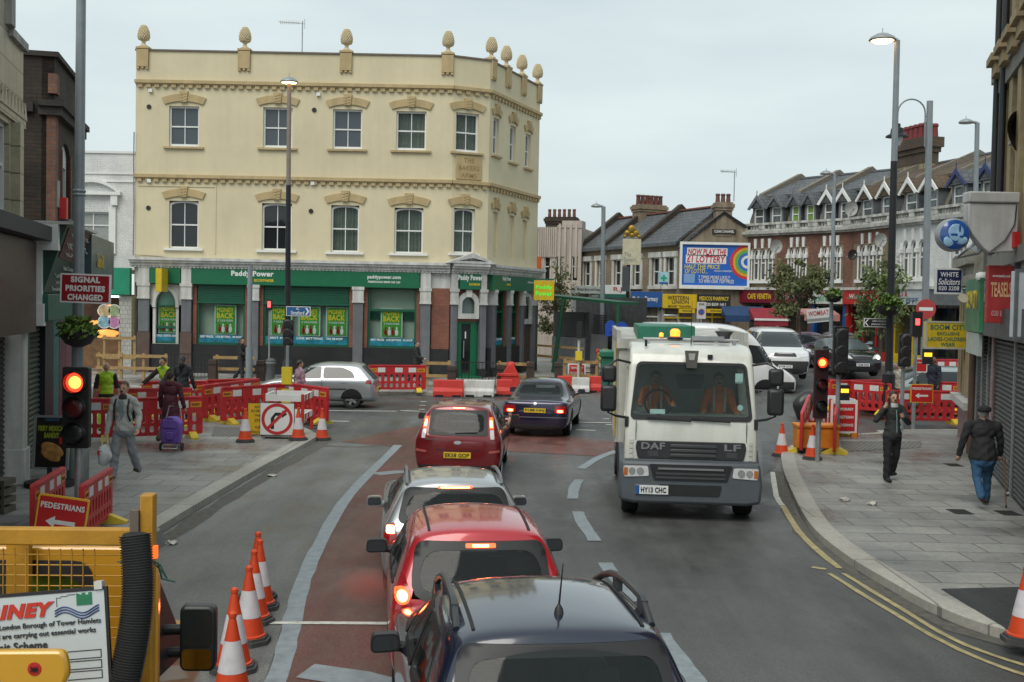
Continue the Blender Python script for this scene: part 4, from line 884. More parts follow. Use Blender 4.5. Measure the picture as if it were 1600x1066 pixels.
rt, fr, z0, z1 = shopbox('grocer_shop', 'open fronted grocer under a dark green fascia beside the market shelter', 934, 982, 459.5, 476, 57, mat('grocer green', (.015, .13, .09), .4), [('OPEN', mat('pale green letter', (.4, .5, .45)), .7, .5, .55, .4)], mat('dark frame', (.03, .03, .03)))
shopbox('pharmacy_shop', 'pharmacy with a blue fascia left of the yellow money shop', 985, 1034, 456, 480, 60.5, blue_s, [('Medicos Pharmacy', wt, .8, .4, .45, .5)], pvc)
shopbox('money_shop', 'money transfer shop with a bright yellow fascia', 1034, 1087.5, 460, 482, 60.3, yel_s, [('WESTERN', blk_s, .62, .3, .45, .74), ('UNION', blk_s, .5, .25, .52, .45), ('MONEY TRANSFER', blk_s, .66, .17, .5, .14)], yel_s)
shopbox('chemist_shop', 'chemist with a black fascia and yellow lettering', 1088, 1140, 460, 481, 60.2, blk_s, [('MEDICOS PHARMACY', yt, .88, .3, .5, .68), ('020 8539 1411', wt, .6, .22, .55, .25)], yel_s)
for px0, px1, lab in ((1061, 1086, 'yellow lower sign under the yellow money shop fascia'), (1104, 1132, 'yellow lower sign under the black chemist fascia')):
 fr = Fr(D(px0, 490, 59.7), D(px1, 490, 59.7)); t = framed('shop_sign', lab, 'sign', fr); za, zb_ = fr.u(px0, 489)[1], fr.u(px0, 482.5)[1]; b = B(); b.box(0, fr.w, 0, .2, za, zb_); s_ = b.out('panel', yel_s, t); say2('WESTERN UNION', fr.w * .6, .11, blk_s, s_, fr.w / 2, -.004, (za + zb_) / 2)
p = D(1035, 435, 61.7); t = thing('pharmacy_sign', 'pale blue pharmacy cross sign projecting above the shops', 'sign', p); b = B(); b.box(-.24, .24, -.6, 0, -.34, .34); q = b.out('sign_box', mat('pharmacy pale blue', (.35, .55, .65), .4), t); b = B(); b.box(-.06, .06, -.61, -.602, -.17, .17); b.box(-.17, -.062, -.61, -.602, -.06, .06); b.box(.062, .17, -.61, -.602, -.06, .06); b.out('cross', mat('cross green', (.01, .35, .2)), q); b = B(); b.box(-.24, .24, -.61, -.602, -.32, -.22); b.out('band', blue_s, q)
# pub style pole sign with a gilded crest
p = G(977, 558); t = thing('pole_sign', 'cream hanging pub sign on a tall post topped by a gilded lion crest', 'sign', (D(982, 450, 54).x, 54, .3)); sx = t.location
b = B(); b.cyl((0, .25, 0), (0, .25, D(985, 392, 54).z), .09); b.out('post', ink, t)
ps = D(987, 394, 54) - V(sx); b = B(); b.box(ps.x - .44, ps.x + .44, -.06, .06, ps.z - .62, ps.z + .62); q = b.out('board', mat('sign cream', (.5, .46, .33), .5), t, bev=.01)
say2('The', .32, .22, gyt, q, ps.x - .2, -.065, ps.z - .12, bold=0); say2('Bakers', .6, .22, gyt, q, ps.x - .08, -.065, ps.z - .36, bold=0); say2('Arms', .2, .08, gyt, q, ps.x - .26, -.065, ps.z - .53, bold=0)
b = B();
for dx, dz, r_ in ((-.22, .95, .16), (.2, .95, .16), (0, 1.15, .2), (0, .85, .13), (-.33, .8, .09), (.33, .8, .09)): b.ico((ps.x + dx, 0, ps.z + dz - .05), (r_, .06, r_), 2)
b.out('crest', mat('gilded crest', (.3, .19, .03), .4, .6, var=.5, vs=12), t)
b = B(); b.box(ps.x - .42, ps.x - .1, -.1, .1, ps.z - 1.9, ps.z - .7); b.out('lower_board', mat('dark slate board', (.05, .055, .06)), t)
# market shelter, timber bench and fruit stall
def shelter():
 P = [D(838, 463, 56), D(966, 476, 50.5)]; rt = thing('market_shelter', 'dark green framed market shelter with shuttered grey back panels', 'shelter', (P[0].x, P[0].y, .12)); a = P[0] - V(rt.location); c = P[1] - V(rt.location)
 gr = mat('shelter green', (.01, .07, .035), .5); d = (c - a).normalized(); n = V((-d.y, d.x, 0))
 b = B(); q = n * 1.3; u = V((0, 0, .12)); b.hexa([a, c, c + q, a + q, a + u, c + u, c + q + u, a + q + u]); b.out('roof', gr, rt)
 for t_, sl in ((.0, 0), (.36, -.45), (1.0, 0)):
  e = a.lerp(c, t_); b = B(); b.cyl((e.x + sl, e.y, 0), (e.x, e.y, e.z), .1, n=8); b.out('post', gr, rt)
 f = Fr((a.x, a.y), (c.x, c.y)); T = MX.Translation((0, 0, 0)) @ f.M
 b = B(T); b.box(.1, f.w * .85, 2.4, 2.5, .0, a.z); b.box(.1, f.w * .45, 1.0, 1.1, 1.5, 2.95); b.out('back_panel', mat('shelter dark panel', (.05, .052, .055), .5, var=.4), rt)
 b = B(T)
 for k in range(14): b.box(.2, f.w * .42, .94, 1.0, 1.75 + k * .08, 1.80 + k * .08); b.box(f.w * .44, f.w * .6, 1.4, 1.46, 1.75 + k * .08, 1.80 + k * .08)
 b.out('louvres', mat('louvre grey', (.06, .062, .065), .4), rt)
 b = B(T); b.box(.15, f.w * .43, .9, 1.0, .35, 1.7); b.box(f.w * .43, f.w * .62, 1.3, 1.4, .35, 1.9); b.out('grey_panel', mat('panel grey', (.15, .16, .17), .5, var=.2), rt)
 b = B(T); b.box(-.1, f.w * .62, -.1, .0, .68, .8); b.box(-.1, f.w * .62, -.1, 0, 1.2, 1.3); b.out('timber_rail', wood, rt)
shelter()
# ---------------------------------------------------------------- curved terrace at the right, six houses
TP = [V((12.86, 62)), V((16.9, 56.4)), V((19.2, 47)), V((21, 38))]
def tpt(px):
 r = ray(px, 400); k = r.x / r.y
 for i in range(len(TP) - 1):
  a, c = TP[i], TP[i + 1]; d = c - a; den = d.x - k * d.y
  t = (k * a.y - a.x) / den
  if (t >= 0 or i == 0) and (t <= 1 or i == len(TP) - 2): return a + d * t
 return TP[-1]
balm = mat('balustrade stone', (.55, .55, .52), .8, var=.2, vs=3, streak=.4)
def terrace_house(px0, px1, name_label, brickm, dorm, fas, words, shopm, trim, roofm, blind=None, party=True):
 fr = Fr(tpt(px0), tpt(px1), 0); wd = fr.w; rt = framed('terrace_house', name_label, 'house', fr, 'houses of the curved terrace')
 g = gz(fr.P0.x, fr.P0.y) + .1; zf1 = 4.55; zp = 7.35; zb = 8.05
 cx = wd / 2; tw = min(2.0, wd * .56); ww = tw / 3; hs = [(cx - tw / 2 + k * ww + .06, cx - tw / 2 + (k + 1) * ww - .06, 4.95, 6.65) for k in range(3)]
 b = B(); b.plate(rc(0, wd, zf1 - .3, zp), [arch(*h, .28, 6) for h in hs], 0, .2, back=False); b.face([(0, 0, 0), (0, 8, 0), (0, 8, zb), (0, 0, zb)]); b.face([(wd, 0, 0), (wd, 8, 0), (wd, 8, zb), (wd, 0, zb)]); b.out('wall', brickm, rt)
 if brickm is stock:
  b = B(); b.box(0, .35, -.02, .1, zf1, zp); b.box(wd - .35, wd, -.02, .1, zf1, zp); b.box(0.36, wd - .36, -.02, .1, 6.75, 7.3); b.out('red_brick_trim', redbrick, rt)
 for h in hs:
  b = B(); b.plate(arch(*h, .28, 6), [arch(h[0] + .06, h[1] - .06, h[2] + .06, h[3] - .06, .24, 6)], .06, .13); b.box(h[0] + .05, h[1] - .05, .07, .12, 5.85, 5.92); f = b.out('window', trim, rt)
  b = B(); b.face([(h[0], .11, h[2]), (h[1], .11, h[2]), (h[1], .11, h[3] - .05), (h[0], .11, h[3] - .05)]); b.out('pane', mat('bright window glass', (.1, .115, .12), .1, var=.6, vs=3), f)
 b = B()
 for k in range(4):
  x = cx - tw / 2 + k * ww; b.cyl((x, -.05, 4.95), (x, -.05, 6.1), .042, n=8); b.box(x - .09, x + .09, -.14, .05, 6.1, 6.3); b.prism([(x - .07, 6.3), (x + .07, 6.3), (x, 6.6)], -.1, .03)
 b.box(cx - tw / 2 - .15, cx + tw / 2 + .15, -.16, .05, 4.78, 4.94); b.out('window_columns', trim, rt)
 b = B()
 for k in range(3):
  x = cx - tw / 2 + (k + .5) * ww; b.prism([(x - .06, 6.68), (x + .06, 6.68), (x + .1, 7.2), (x - .1, 7.2)], -.09, 0)
 b.out('keystones', trim, rt)
 # cornice and balustrade
 b = B(); b.box(-.02, wd + .02, -.3, 0, zp + .1, zp + .25); b.box(-.02, wd + .02, -.18, 0, zp, zp + .1); b.box(0, wd, -.16, .1, zp + .25, zp + .36); b.box(0, wd, -.2, .14, zb - .12, zb)
 for x in (.12, wd * .5, wd - .12): b.box(x - .2, x + .2, -.18, .12, zp + .36, zb - .12)
 n = int(wd / .2)
 for k in range(n):
  x = (k + .5) * wd / n
  if min(abs(x - .12), abs(x - wd * .5), abs(x - wd + .12)) > .28: b.lathe([(.05, 0), (.075, .1), (.04, .22), (.06, zb - zp - .48)], 6, (x, -.03, zp + .36))
 b.out('balustrade', balm, rt)
 # mansard, dormers, roof
 zm = 9.55; zr = 10.75; b = B(); b.hexa([(0, .45, zp), (wd, .45, zp), (wd, 6, zp), (0, 6, zp), (0, 1.25, zm), (wd, 1.25, zm), (wd, 5, zm), (0, 5, zm)])
 b.hexa([(0, 1.1, zm - .02), (wd, 1.1, zm - .02), (wd, 4.3, zr), (0, 4.3, zr), (0, 1.1, zm + .1), (wd, 1.1, zm + .1), (wd, 4.3, zr + .12), (0, 4.3, zr + .12)]); b.hexa([(0, 7, zm - .02), (wd, 7, zm - .02), (wd, 4.3, zr), (0, 4.3, zr), (0, 7, zm + .1), (wd, 7, zm + .1), (wd, 4.3, zr + .12), (0, 4.3, zr + .12)]); b.out('roof', roofm, rt)
 b = B(); b.box(0, wd, 4.18, 4.42, zr + .1, zr + .19); b.out('ridge_tiles', lead, rt)
 if party: b = B(); b.prism([(.4, zp), (.4, zp + .9), (1.1, zm + .25), (4.3, zr + .42), (7.2, zm + .25), (7.2, zp)], -.02, .26, 'x'); b.out('party_wall', mat('party wall render', (.17, .15, .12), .9, var=.3), rt)
 for t_ in (.27, .73):
  x = wd * t_; hw = min(.56, wd * .17)
  b = B(); b.plate(rc(x - hw, x + hw, zb - .5, 9.0), [rc(x - hw + .12, x + hw - .12, zb - .35, 8.9)], .3, .4); b.box(x - hw, x - hw + .06, .4, 1.6, zb - .5, 9.0); b.box(x + hw - .06, x + hw, .4, 1.6, zb - .5, 9.0); d = b.out('dormer', lead, rt)
  b = B(); b.prism([(x - hw - .16, 8.92), (x, 9.58), (x + hw + .16, 8.92)], .12, 2.2); b.out('dormer_roof', roofm, d)
  b = B(); b.plate([(x - hw - .2, 8.86), (x, 9.62), (x + hw + .2, 8.86), (x + hw + .06, 8.8), (x, 9.36), (x - hw - .06, 8.8)], [], .04, .11); b.cyl((x, .08, 9.55), (x, .08, 9.85), .025, n=6); b.out('barge_board', dorm, d)
  plainwin(d, MX(), x - hw + .12, x + hw - .12, zb - .35, 8.9, .32, rail=.62, gm=blind or mat('bright window glass', (.2, .22, .23), .1))
 # shop below
 b = B(); b.box(-.0, wd, -.35, 0, 3.72, 4.42); f = b.out('fascia', fas, rt); b = B(); b.box(0, wd, -.42, 0, 4.42, 4.55); b.out('fascia_cornice', offwhite, f)
 for s, m, fw, fh, fx, fz in words: say2(s, wd * fw, .7 * fh, m, f, wd * fx, -.356, 3.72 + .7 * fz)
 b = B(); b.box(0, wd, .5, .6, 0, 4.4); b.box(0, wd, 0, .5, 3.6, 3.72); b.out('shop_back', mat('shop window goods', (.16, .13, .1), .15), rt)
 b = B(); b.box(0, .22, -.1, .5, g - .4, 3.71); b.box(wd - .22, wd, -.1, .5, g - .4, 3.71); n = max(2, int((wd - .4) / 1.0))
 for k in range(1, n): x = .22 + (wd - .44) * k / n; b.box(x - .035, x + .035, .06, .16, g - .3, 3.71)
 b.box(.22, wd - .22, .05, .2, g - .4, g + .45); b.out('shop_frame', shopm, rt)
 b = B(); b.face([(.2, .12, g), (wd - .2, .12, g), (wd - .2, .12, 3.7), (.2, .12, 3.7)]); b.out('shop_glass', seeglass, rt)
 return rt, fr
wh = white; blubarge = mat('navy barge board', (.02, .03, .12), .5)
greenblind = mat('green blind glass', (.16, .27, .05), .3); tileroof = brick('brown tile roof', (.13, .085, .05), (.1, .07, .045), (.05, .04, .03), .3, .18, .012, .8, .4)
terrace_house(1163, 1222, 'leftmost house of the curved terrace, above the red cafe sign, with dark dormers', stock, lead, mar_s, [('CAFE VENETIA', yt, .62, .42, .55, .5)], mat('cream frame', (.4, .38, .33)), wh, slate)
terrace_house(1222, 1272, 'terrace house with green blinds in its two dormers', stock, lead, mar_s, [('CHICKEN', gyt, .75, .45, .45, .5)], mat('brown frame', (.1, .05, .03)), wh, slate, greenblind)
terrace_house(1272, 1327, 'brick terrace house with white gabled dormers above the pale green shop sign', stock, wh, mat('fascia pale', (.45, .5, .46), .5), [('HALAL MEAT & VEGETABLES', mat('letter green', (.02, .25, .12)), .85, .35, .5, .35), ('FRESH', rdt, .4, .28, .5, .76)], blue_s, wh, slate)
terrace_house(1327, 1395, 'brick terrace house over the wide red shop, brown tiled roof behind white dormers', stock, wh, red_s, [("Wimpy's", wt, .4, .45, .38, .5)], red_s, wh, tileroof)
terrace_house(1395, 1462, 'white painted terrace house over the yellow framed shop, right of the black column', whitebrick, wh, mat('fascia light grey', (.42, .45, .46), .5), [('CALLS &', rdt, .4, .35, .35, .72), ('OFF FFFF', blue_s, .6, .35, .5, .28)], mat('shop yellow', (.62, .42, .02), .45), wh, tileroof)
terrace_house(1462, 1560, 'white terrace house with navy barge boards at the right end of the curve', whitebrick, blubarge, lead, [], ink, wh, slate)
# big chimney above the fifth house
fr = Fr(tpt(1395), tpt(1462)); T = fr.M; rt = thing('tall_chimney', 'massive brick and render chimney with red pots above the terrace roofs', 'chimney', fr.P0, fr.rz)
u0, u1 = fr.u(1402, 230, 3.6)[0], fr.u(1447, 230, 3.6)[0]; zt = fr.u(1432, 217, 3.6)[1]; b = B(); b.box(u0, u1, 3.6, 4.3, 9, zt - 1.3); b.out('shaft', mat('chimney render', (.33, .28, .19), .9, var=.2, streak=.4), rt)
b = B(); b.box(u0 - .02, u1 + .02, 3.58, 4.32, zt - 1.3, zt - .75); b.box(u0 - .1, u1 + .1, 3.5, 4.4, zt - .75, zt - .5); b.box(u0 - .2, u1 + .2, 3.4, 4.5, zt - .5, zt); b.out('brick_head', brick('dark stock head', (.13, .085, .05), (.09, .06, .04), (.08, .07, .06)), rt); b = B(); pots(b, u0, u1, 3.75, zt, 6, .75, .19); pots(b, u0, u1, 4.2, zt, 6, .7, .19); b.out('chimney_pots', mat('deep red pot', (.16, .028, .028), .8, var=.25), rt)
aerial(1147, 266, 300, 61.6, 'small television aerial on the gable house chimney', .8)
# awnings on the terrace shops
def awning(px0, px1, pz0, pz1, Y, m, label, strip=None):
 a, c = D(px0, pz0, Y), D(px1, pz0, Y); t = thing('awning', label, 'awning', (a.x, a.y, 0)); wd = c.x - a.x; z0 = a.z; z1 = D(px0, pz1, Y - 1.5).z
 b = B(); b.hexa([(0, -1.4, z1), (wd, -1.4, z1), (wd, 0, z0 - .08), (0, 0, z0 - .08), (0, -1.4, z1 + .05), (wd, -1.4, z1 + .05), (wd, 0, z0), (0, 0, z0)]); b.box(0, wd, -1.43, -1.38, z1 - .28, z1 + .05); b.prism([(-1.38, z1), (0, z1), (0, z0 - .08)], .0, .03, 'x'); b.prism([(-1.38, z1), (0, z1), (0, z0 - .08)], wd - .03, wd, 'x'); o = b.out('canopy', m, t)
 if strip: b = B(); b.box(0, wd, -1.47, -1.431, z1 - .02, z1 + .09); b.out('valance_bar', strip, o)
 b = B(); b.cyl((.1, 0, z1 - .1), (.1, -1.3, z1), .02, n=6); b.cyl((wd - .1, 0, z1 - .1), (wd - .1, -1.3, z1), .02, n=6); b.out('arm', steel, t)
awning(1126, 1192, 478, 494, 60, mat('awning navy', (.015, .05, .13), .8), 'dark blue shop awning left of the maroon one')
awning(1170, 1222, 481, 500, 59, mat('awning maroon', (.25, .02, .035), .8, var=.25), 'maroon shop awning with a white bar over the cafe', white)
awning(1246, 1300, 482, 492, 57, mat('awning stripe', (.42, .2, .18), .8, var=.4, vs=12), 'faded red and white shop awning behind the first street tree')
p = D(1279, 492, 54); t = thing('hanging_sign', 'tilted white and red sign hanging by the slim lamp column', 'sign', p); b = B(); b.box(-.55, .6, -.08, .08, -.36, .3); q = b.out('sign_box', white_s, t); say2('WOMBAT', .95, .24, rdt, q, 0, -.084, .08); b = B(); b.box(-.55, .6, -.086, -.081, -.3, -.16); b.out('band', gyt, q); t.rotation_euler = (0, -.12, -.2); b = B(); b.box(-.04, .04, 0, .5, .3, .36); b.out('bracket', steel, t)
# satellite dishes
def dish(px, py, Y, r, label, rz=.3, m=None):
 t = thing('satellite_dish', label, 'satellite dish', D(px, py, Y), rz, 'satellite dishes'); b = B(MX.Rotation(rad(90 + 8), 4, 'X')); pr = [(r * k / 6, .16 * r * (k / 6) ** 2 * 2) for k in range(7)]; b.lathe(pr, 20, caps=False); b.lathe([(x, z - .015) for x, z in pr], 20, caps=False); b.out('reflector', m or mat('dish grey', (.42, .42, .4), .5, var=.15), t); b = B(); b.cyl((0, -.02, -.8 * r), (0, -.62 * r * 1.6, -.1 * r), .02, n=6); b.ico((0, -.65 * r * 1.6, -.08 * r), (.05, .08, .05), 1); b.cyl((0, .05, 0), (0, .45, -.1), .025, n=6); b.out('arm', steel, t)
dish(1211, 385, 57.5, .36, 'grey satellite dish between the first two terrace houses'); dish(1328, 326, 54, .36, 'pale satellite dish standing on the terrace balustrade'); dish(1374, 375, 52, .33, 'grey satellite dish on the brick house left of the black column'); dish(1331, 398, 54, .26, 'dark satellite dish low on the terrace wall', .3, mat('dish dark', (.03, .03, .03), .6))
# ---------------------------------------------------------------- right hand shops
def rx(y): return 9 + .3 * (y - 19.6)
FR = Fr((rx(30.2), 30.2), (rx(9), 9))
def right_side():
 ru = FR.u; o = FR.M
 def sub(Y0, Y1): return Fr((rx(Y0), Y0), (rx(Y1), Y1))
 stoney = mat('yellow stone', (.36, .28, .16), .85, var=.2, streak=.3, bump=.15); pipe = mat('black downpipe', (.022, .023, .025), .5)
 # ornate tall building
 fr = sub(24.4, 9); wd = fr.w; rt = framed('ornate_building', 'tall ornate red brick and yellow stone building cut off by the right edge', 'building', fr)
 b = B(); b.box(0, wd, .3, 9, 4.6, 14); b.out('wall', redbrick, rt)
 b = B()
 for z in range(5, 14): b.box(-.12, .2, -.05, .32, z, z + .42)
 b.out('corner_quoins', mat('sooty cornice', (.2, .19, .17), .85), rt)
 for k in range(8):
  x = .75 + k * 1.2; b = B(); b.box(x, x + .5, -.05, .3, 4.7, 8.4); b.box(x, x + .5, -.05, .3, 9.1, 14); b.box(x - .1, x + .6, -.25, .3, 8.4, 8.65); b.box(x - .18, x + .68, -.35, .3, 8.65, 8.8); b.box(x - .08, x + .58, -.18, .3, 8.8, 9.1); b.out('stone_pier', stoney, rt)
  b = B(); b.box(x + .6, x + 1.1, .05, .3, 5.4, 7.9); b.box(x + .6, x + 1.1, .05, .3, 9.6, 12.4); f = b.out('window', glass, rt)
 b = B(); b.cyl((.55, -.12, 4.7), (.55, -.12, 14), .07); b.out('downpipe', pipe, rt); b = B(); b.cyl((1.62, -.12, 4.7), (1.62, -.12, 14), .07); b.out('downpipe', pipe, rt)
 b = B(); b.box(-.16, wd, -.16, .3, 8.42, 8.6); b.box(-.1, wd, -.1, .3, 8.1, 8.42); b.box(-.12, wd, -.12, .3, 4.4, 4.7); b.out('cornice', mat('sooty cornice', (.2, .19, .17), .85, var=.35, streak=.4), rt)
 b = B(); b.lathe([(.32, 0), (.32, 1.2), (.42, 1.3), (.42, 1.5), (.3, 1.6), (.3, 2.3), (.36, 2.4)], 14, (-.4, .8, 4.9)); b.out('turret_chimney', mat('turret brick', (.17, .1, .07), .9, var=.3), rt)
 t = thing('satellite_dish', 'large black satellite dish on the ornate building at the right edge', 'satellite dish', D(1590, 212, 21.5), .5); b = B(MX.Rotation(rad(80), 4, 'X')); pr = [(.45 * k / 6, .16 * .9 * (k / 6) ** 2) for k in range(7)]; b.lathe(pr, 22, caps=False); b.lathe([(x, z - .02) for x, z in pr], 22, caps=False); b.out('reflector', ink, t); b = B(); b.cyl((0, 0, 0), (.3, .4, -.1), .03); b.out('arm', steel, t)
 # corner shop with columns, far end
 fr = sub(30.2, 26.3); wd = fr.w; rt = framed('corner_shop', 'low yellow stone corner shop with columns and peeling paint above', 'shop', fr); zt = fr.u(1530, 395)[1]
 b = B(); wallbox(b, 0, wd, 6, 0, zt, []); b.out('wall', stucco, rt)
 b = B(); b.box(-.1, wd, -.35, 0, zt - .3, zt); b.box(-.05, wd, -.2, 0, zt - .55, zt - .3); b.box(-.08, wd, -.28, 0, zt - .8, zt - .55); b.out('cornice', mat('lichen stone', (.27, .26, .22), .9, var=.4, vs=4), rt)
 zq = fr.u(1515, 545)[1]
 for k in range(6):
  x = .1 + k * (wd - .5) / 5.5; b = B(); b.box(x, x + .22, -.14, 0, 1.35, zt - 1.2); b.out('column', stoney, rt, bev=.02)
 b = B(); b.box(-.05, wd - .3, -.3, 0, 1.12, 1.3); b.out('ledge', offwhite, rt); b = B(); b.box(0, wd - .3, -.08, 0, .1, 1.12); b.out('stall_riser', mat('pink grey render', (.25, .17, .17), .7, var=.25), rt)
 b = B(); b.cyl((wd - .1, -.14, .1), (wd - .1, -.14, zt - .8), .09); b.out('downpipe', mat('rust brown pipe', (.1, .055, .04), .6), rt)
 # two shuttered shops nearer the camera
 def shop(name, lab, Y0, Y1, fm, zs, n, sm, bands=()):
  fr = sub(Y0, Y1); wd = fr.w; rt = framed(name, lab, 'shop', fr)
  b = B(); wallbox(b, 0, wd, 6, 0, 4.4, []); b.out('wall', stucco, rt)
  b = B(); b.box(0, wd, -.3, 0, zs, zs + .55); b.out('shutter_housing', mat('housing grey', (.085, .085, .09), .5, var=.3, streak=.3), rt)
  for k in range(n):
   x0 = wd * k / n + .12; x1 = wd * (k + 1) / n - .12; shutter(rt, MX(), x0, x1, .15, zs, -.03, sm)
   b = B(); b.box(x0 - .1, x0, -.09, 0, .12, zs); b.out('shutter_rail', steel, rt)
  return fr, rt
 fr1, r1 = shop('green_sign_shop', 'narrow shuttered shop under the green sign, next to the rusty downpipe', 26.3, 23.2, None, 3.0, 3, shutterg)
 fr2, r2 = shop('shuttered_shop', 'wide shuttered shop at the right edge behind the old man', 23.2, 9, None, 3.0, 5, shutterg)
 b = B(); b.box(-.12, .12, -.12, 0, .12, 3.0); b.out('pink_pier', mat('faded pink pier', (.3, .2, .2), .6, var=.3), r2, bev=.02)
 fa = fr1.u(1530, 470); b = B(); b.box(.1, fr1.w - .1, -.38, -.301, 3.05, 4.2); g_ = b.out('green_fascia', mat('sign green mixed', (.04, .2, .09), .4, var=.7, vs=1.2), r1); say2('BOOM CITY', 2.2, .4, yt, g_, fr1.w / 2, -.386, 3.75); b = B(); b.box(.3, fr1.w - .3, -.35, -.28, 2.55, 3.03); b.out('pale_fascia', mat('pale fascia', (.45, .5, .48), .4), r1)
 # projecting signs
 def proj(name, lab, px0, px1, py0, py1, Y, m, thick=.22, frame=None):
  a = D((px0 + px1) / 2, (py0 + py1) / 2, Y); s_ = Y / F; t = thing(name, lab, 'sign', a); w_, h_ = (px1 - px0) * s_, (py1 - py0) * s_
  b = B(); b.box(-w_ / 2, w_ / 2, 0, thick, -h_ / 2, h_ / 2); q = b.out('sign_box', m, t, bev=.01)
  if frame: b = B(); b.plate(rc(-w_ / 2 - .03, w_ / 2 + .03, -h_ / 2 - .03, h_ / 2 + .03), [rc(-w_ / 2 + .015, w_ / 2 - .015, -h_ / 2 + .015, h_ / 2 - .015)], -.012, .05); b.out('frame', frame, q)
  b = B(); b.box(w_ / 2 - .06, w_ / 2 + max(.3, rx(Y) - a.x - w_ / 2 + .1), thick * .4, thick * .6, h_ * .2, h_ * .2 + .05); b.out('bracket', mat('bracket rust', (.08, .05, .04), .7), t)
  return q, w_, h_
 q, w_, h_ = proj('yellow_sign', 'yellow framed sign for ladies and childrens wear in dark green capitals', 1448, 1515, 504, 544, 28.4, mat('old sign yellow', (.58, .42, .02), .45, var=.18), .25, mat('pale frame', (.42, .42, .36), .5))
 gl = mat('letter dark green', (.03, .14, .1), .5)
 for s, f_, z, hh in (('BOOM CITY', .84, .31, .2), ('EXCLUSIVE', .52, .06, .12), ('LADIES-CHILDRENS', .92, -.15, .15), ('WEAR', .34, -.36, .15)): say2(s, w_ * f_, h_ * hh, gl, q, 0, -.004, h_ * z, bold=.02)
 q, w_, h_ = proj('solicitor_sign', 'navy sign with white serif lettering in front of the white terrace house', 1463, 1503, 421, 458, 28.5, mat('sign navy', (.012, .022, .09), .4, var=.15), .15, pvc)
 for s, f_, z, hh in (('WHITE', .7, .28, .2), ('Solicitors', .85, -.02, .27), ('020 3208', .8, -.3, .18)): say2(s, w_ * f_, h_ * hh, wt, q, 0, -.004, h_ * z, bold=.01, shear=.3 if s[0] == 'S' else 0)
 q, w_, h_ = proj('red_sign', 'weathered red box sign with pale orange lettering high on the right', 1543, 1583, 415, 505, 20.6, mat('faded sign red', (.38, .04, .04), .45, var=.2), .12, None)
 for s, f_, z, hh, c in (('www.teasels.co.uk', .7, .32, .05, wt), ('TEASELS', .82, .08, .26, mat('letter peach', (.7, .45, .25), .5)), ('020 8539', .7, -.33, .1, mat('letter pink', (.55, .3, .3), .5))): say2(s, w_ * f_, h_ * hh, c, q, .01, -.004, h_ * z, bold=.02)
 b = B(); b.box(w_ / 2, w_ / 2 + .22, -.02, .14, -h_ / 2, h_ / 2 + .05); b.out('side_frame', lead, q)
 q, w_, h_ = proj('blank_sign', 'pale blank box sign cut by the right edge', 1589, 1640, 424, 528, 18.2, mat('sign ice grey', (.5, .55, .57), .4), .25, lead)
 # white fin and blue globe sign
 a = D(1548, 350, 20.3); t = thing('sign_fin', 'big grey white tapered fin projecting above the shops', 'sign fin', a); s_ = 20.3 / F
 b = B(); b.prism([((x - 1548) * s_, (350 - y) * s_) for x, y in ((1513, 318), (1591, 318), (1591, 392), (1548, 395), (1538, 388), (1520, 366), (1513, 352))], 0, .25); f_ = b.out('body', mat('fin white', (.5, .5, .5), .6, var=.1, streak=.25), t, bev=.02); b = B(); b.box(-36 * s_, 44 * s_, -.04, .3, 32.5 * s_, 50 * s_); b.out('cap', mat('fin white', (.5, .5, .5), .6), f_, bev=.03); b = B(); b.tube([(38 * s_, -.03, 30 * s_), (36 * s_, -.03, 0), (22 * s_, -.03, -25 * s_), (0, -.03, -43 * s_)], .012, 5); b.out('cable', ink, f_); b = B(); b.box(34 * s_, 42 * s_, -.12, -.0, -36 * s_, -12 * s_); b.out('alarm_box', signred, f_)
 a = D(1491, 367, 20.3); t = thing('globe_sign', 'round blue illuminated sign with a pale blotch held on a steel arm', 'sign', a); r_ = 26 * 20.3 / F
 b = B(); b.lathe([(r_ * .9, -.03), (r_, .04), (r_, .15), (r_ * .9, .18)], 30, ax='y'); c = b.out('drum', mat('drum grey', (.33, .34, .36), .4, .4), t)
 b = B(); b.lathe([(.001, -.1), (r_ * .45, -.085), (r_ * .75, -.05), (r_ * .9, -.028)], 30, ax='y', caps=False); b.out('blue_face', mat('globe blue', (.015, .09, .36), .2, var=.5, vs=3, coat=1), c); bl = mat('pale globe figure', (.3, .5, .72), .3, var=.3, vs=6)
 b = B(); b.ico((.0, -.078, .03), (r_ * .48, .02, r_ * .55), 3); b.ico((-.12, -.07, -.12), (.1, .02, .1), 2); b.ico((.1, -.07, -.1), (.12, .02, .08), 2); b.out('pale_blotch', bl, c); b = B(); b.ico((-.06, -.1, .0), (.05, .01, .02), 2); b.ico((.09, -.095, -.03), (.035, .01, .016), 2); b.ico((.06, -.1, .12), (.02, .01, .08), 2); b.out('dark_marks', blue_s, c)
 b = B(); b.tube([(r_ * .6, .15, r_ * .9), (r_ + .1, .15, r_ * .5), (r_ + .2, .2, -.1), (.1, .15, -r_ - .12), (.5, .15, -r_ - .02), (.8, .2, 0)], .03, 6); b.out('arm', steel, t)
 for i, (x, y, Y, l) in enumerate(((1533, 434, 23.6, 'white dome camera under the stone cornice left of the red sign'),)):
  t = thing('security_camera', l, 'camera', D(x, y, Y)); b = B(); b.lathe([(.09, .1), (.11, .06), (.11, -.02), (.08, -.06)], 14); b.box(-.02, .5, .02, .1, .08, .12); q = b.out('housing', white, t); b = B(); b.ico((0, -.03, -.04), .075); b.out('dome', glassy('dome glass'), q)
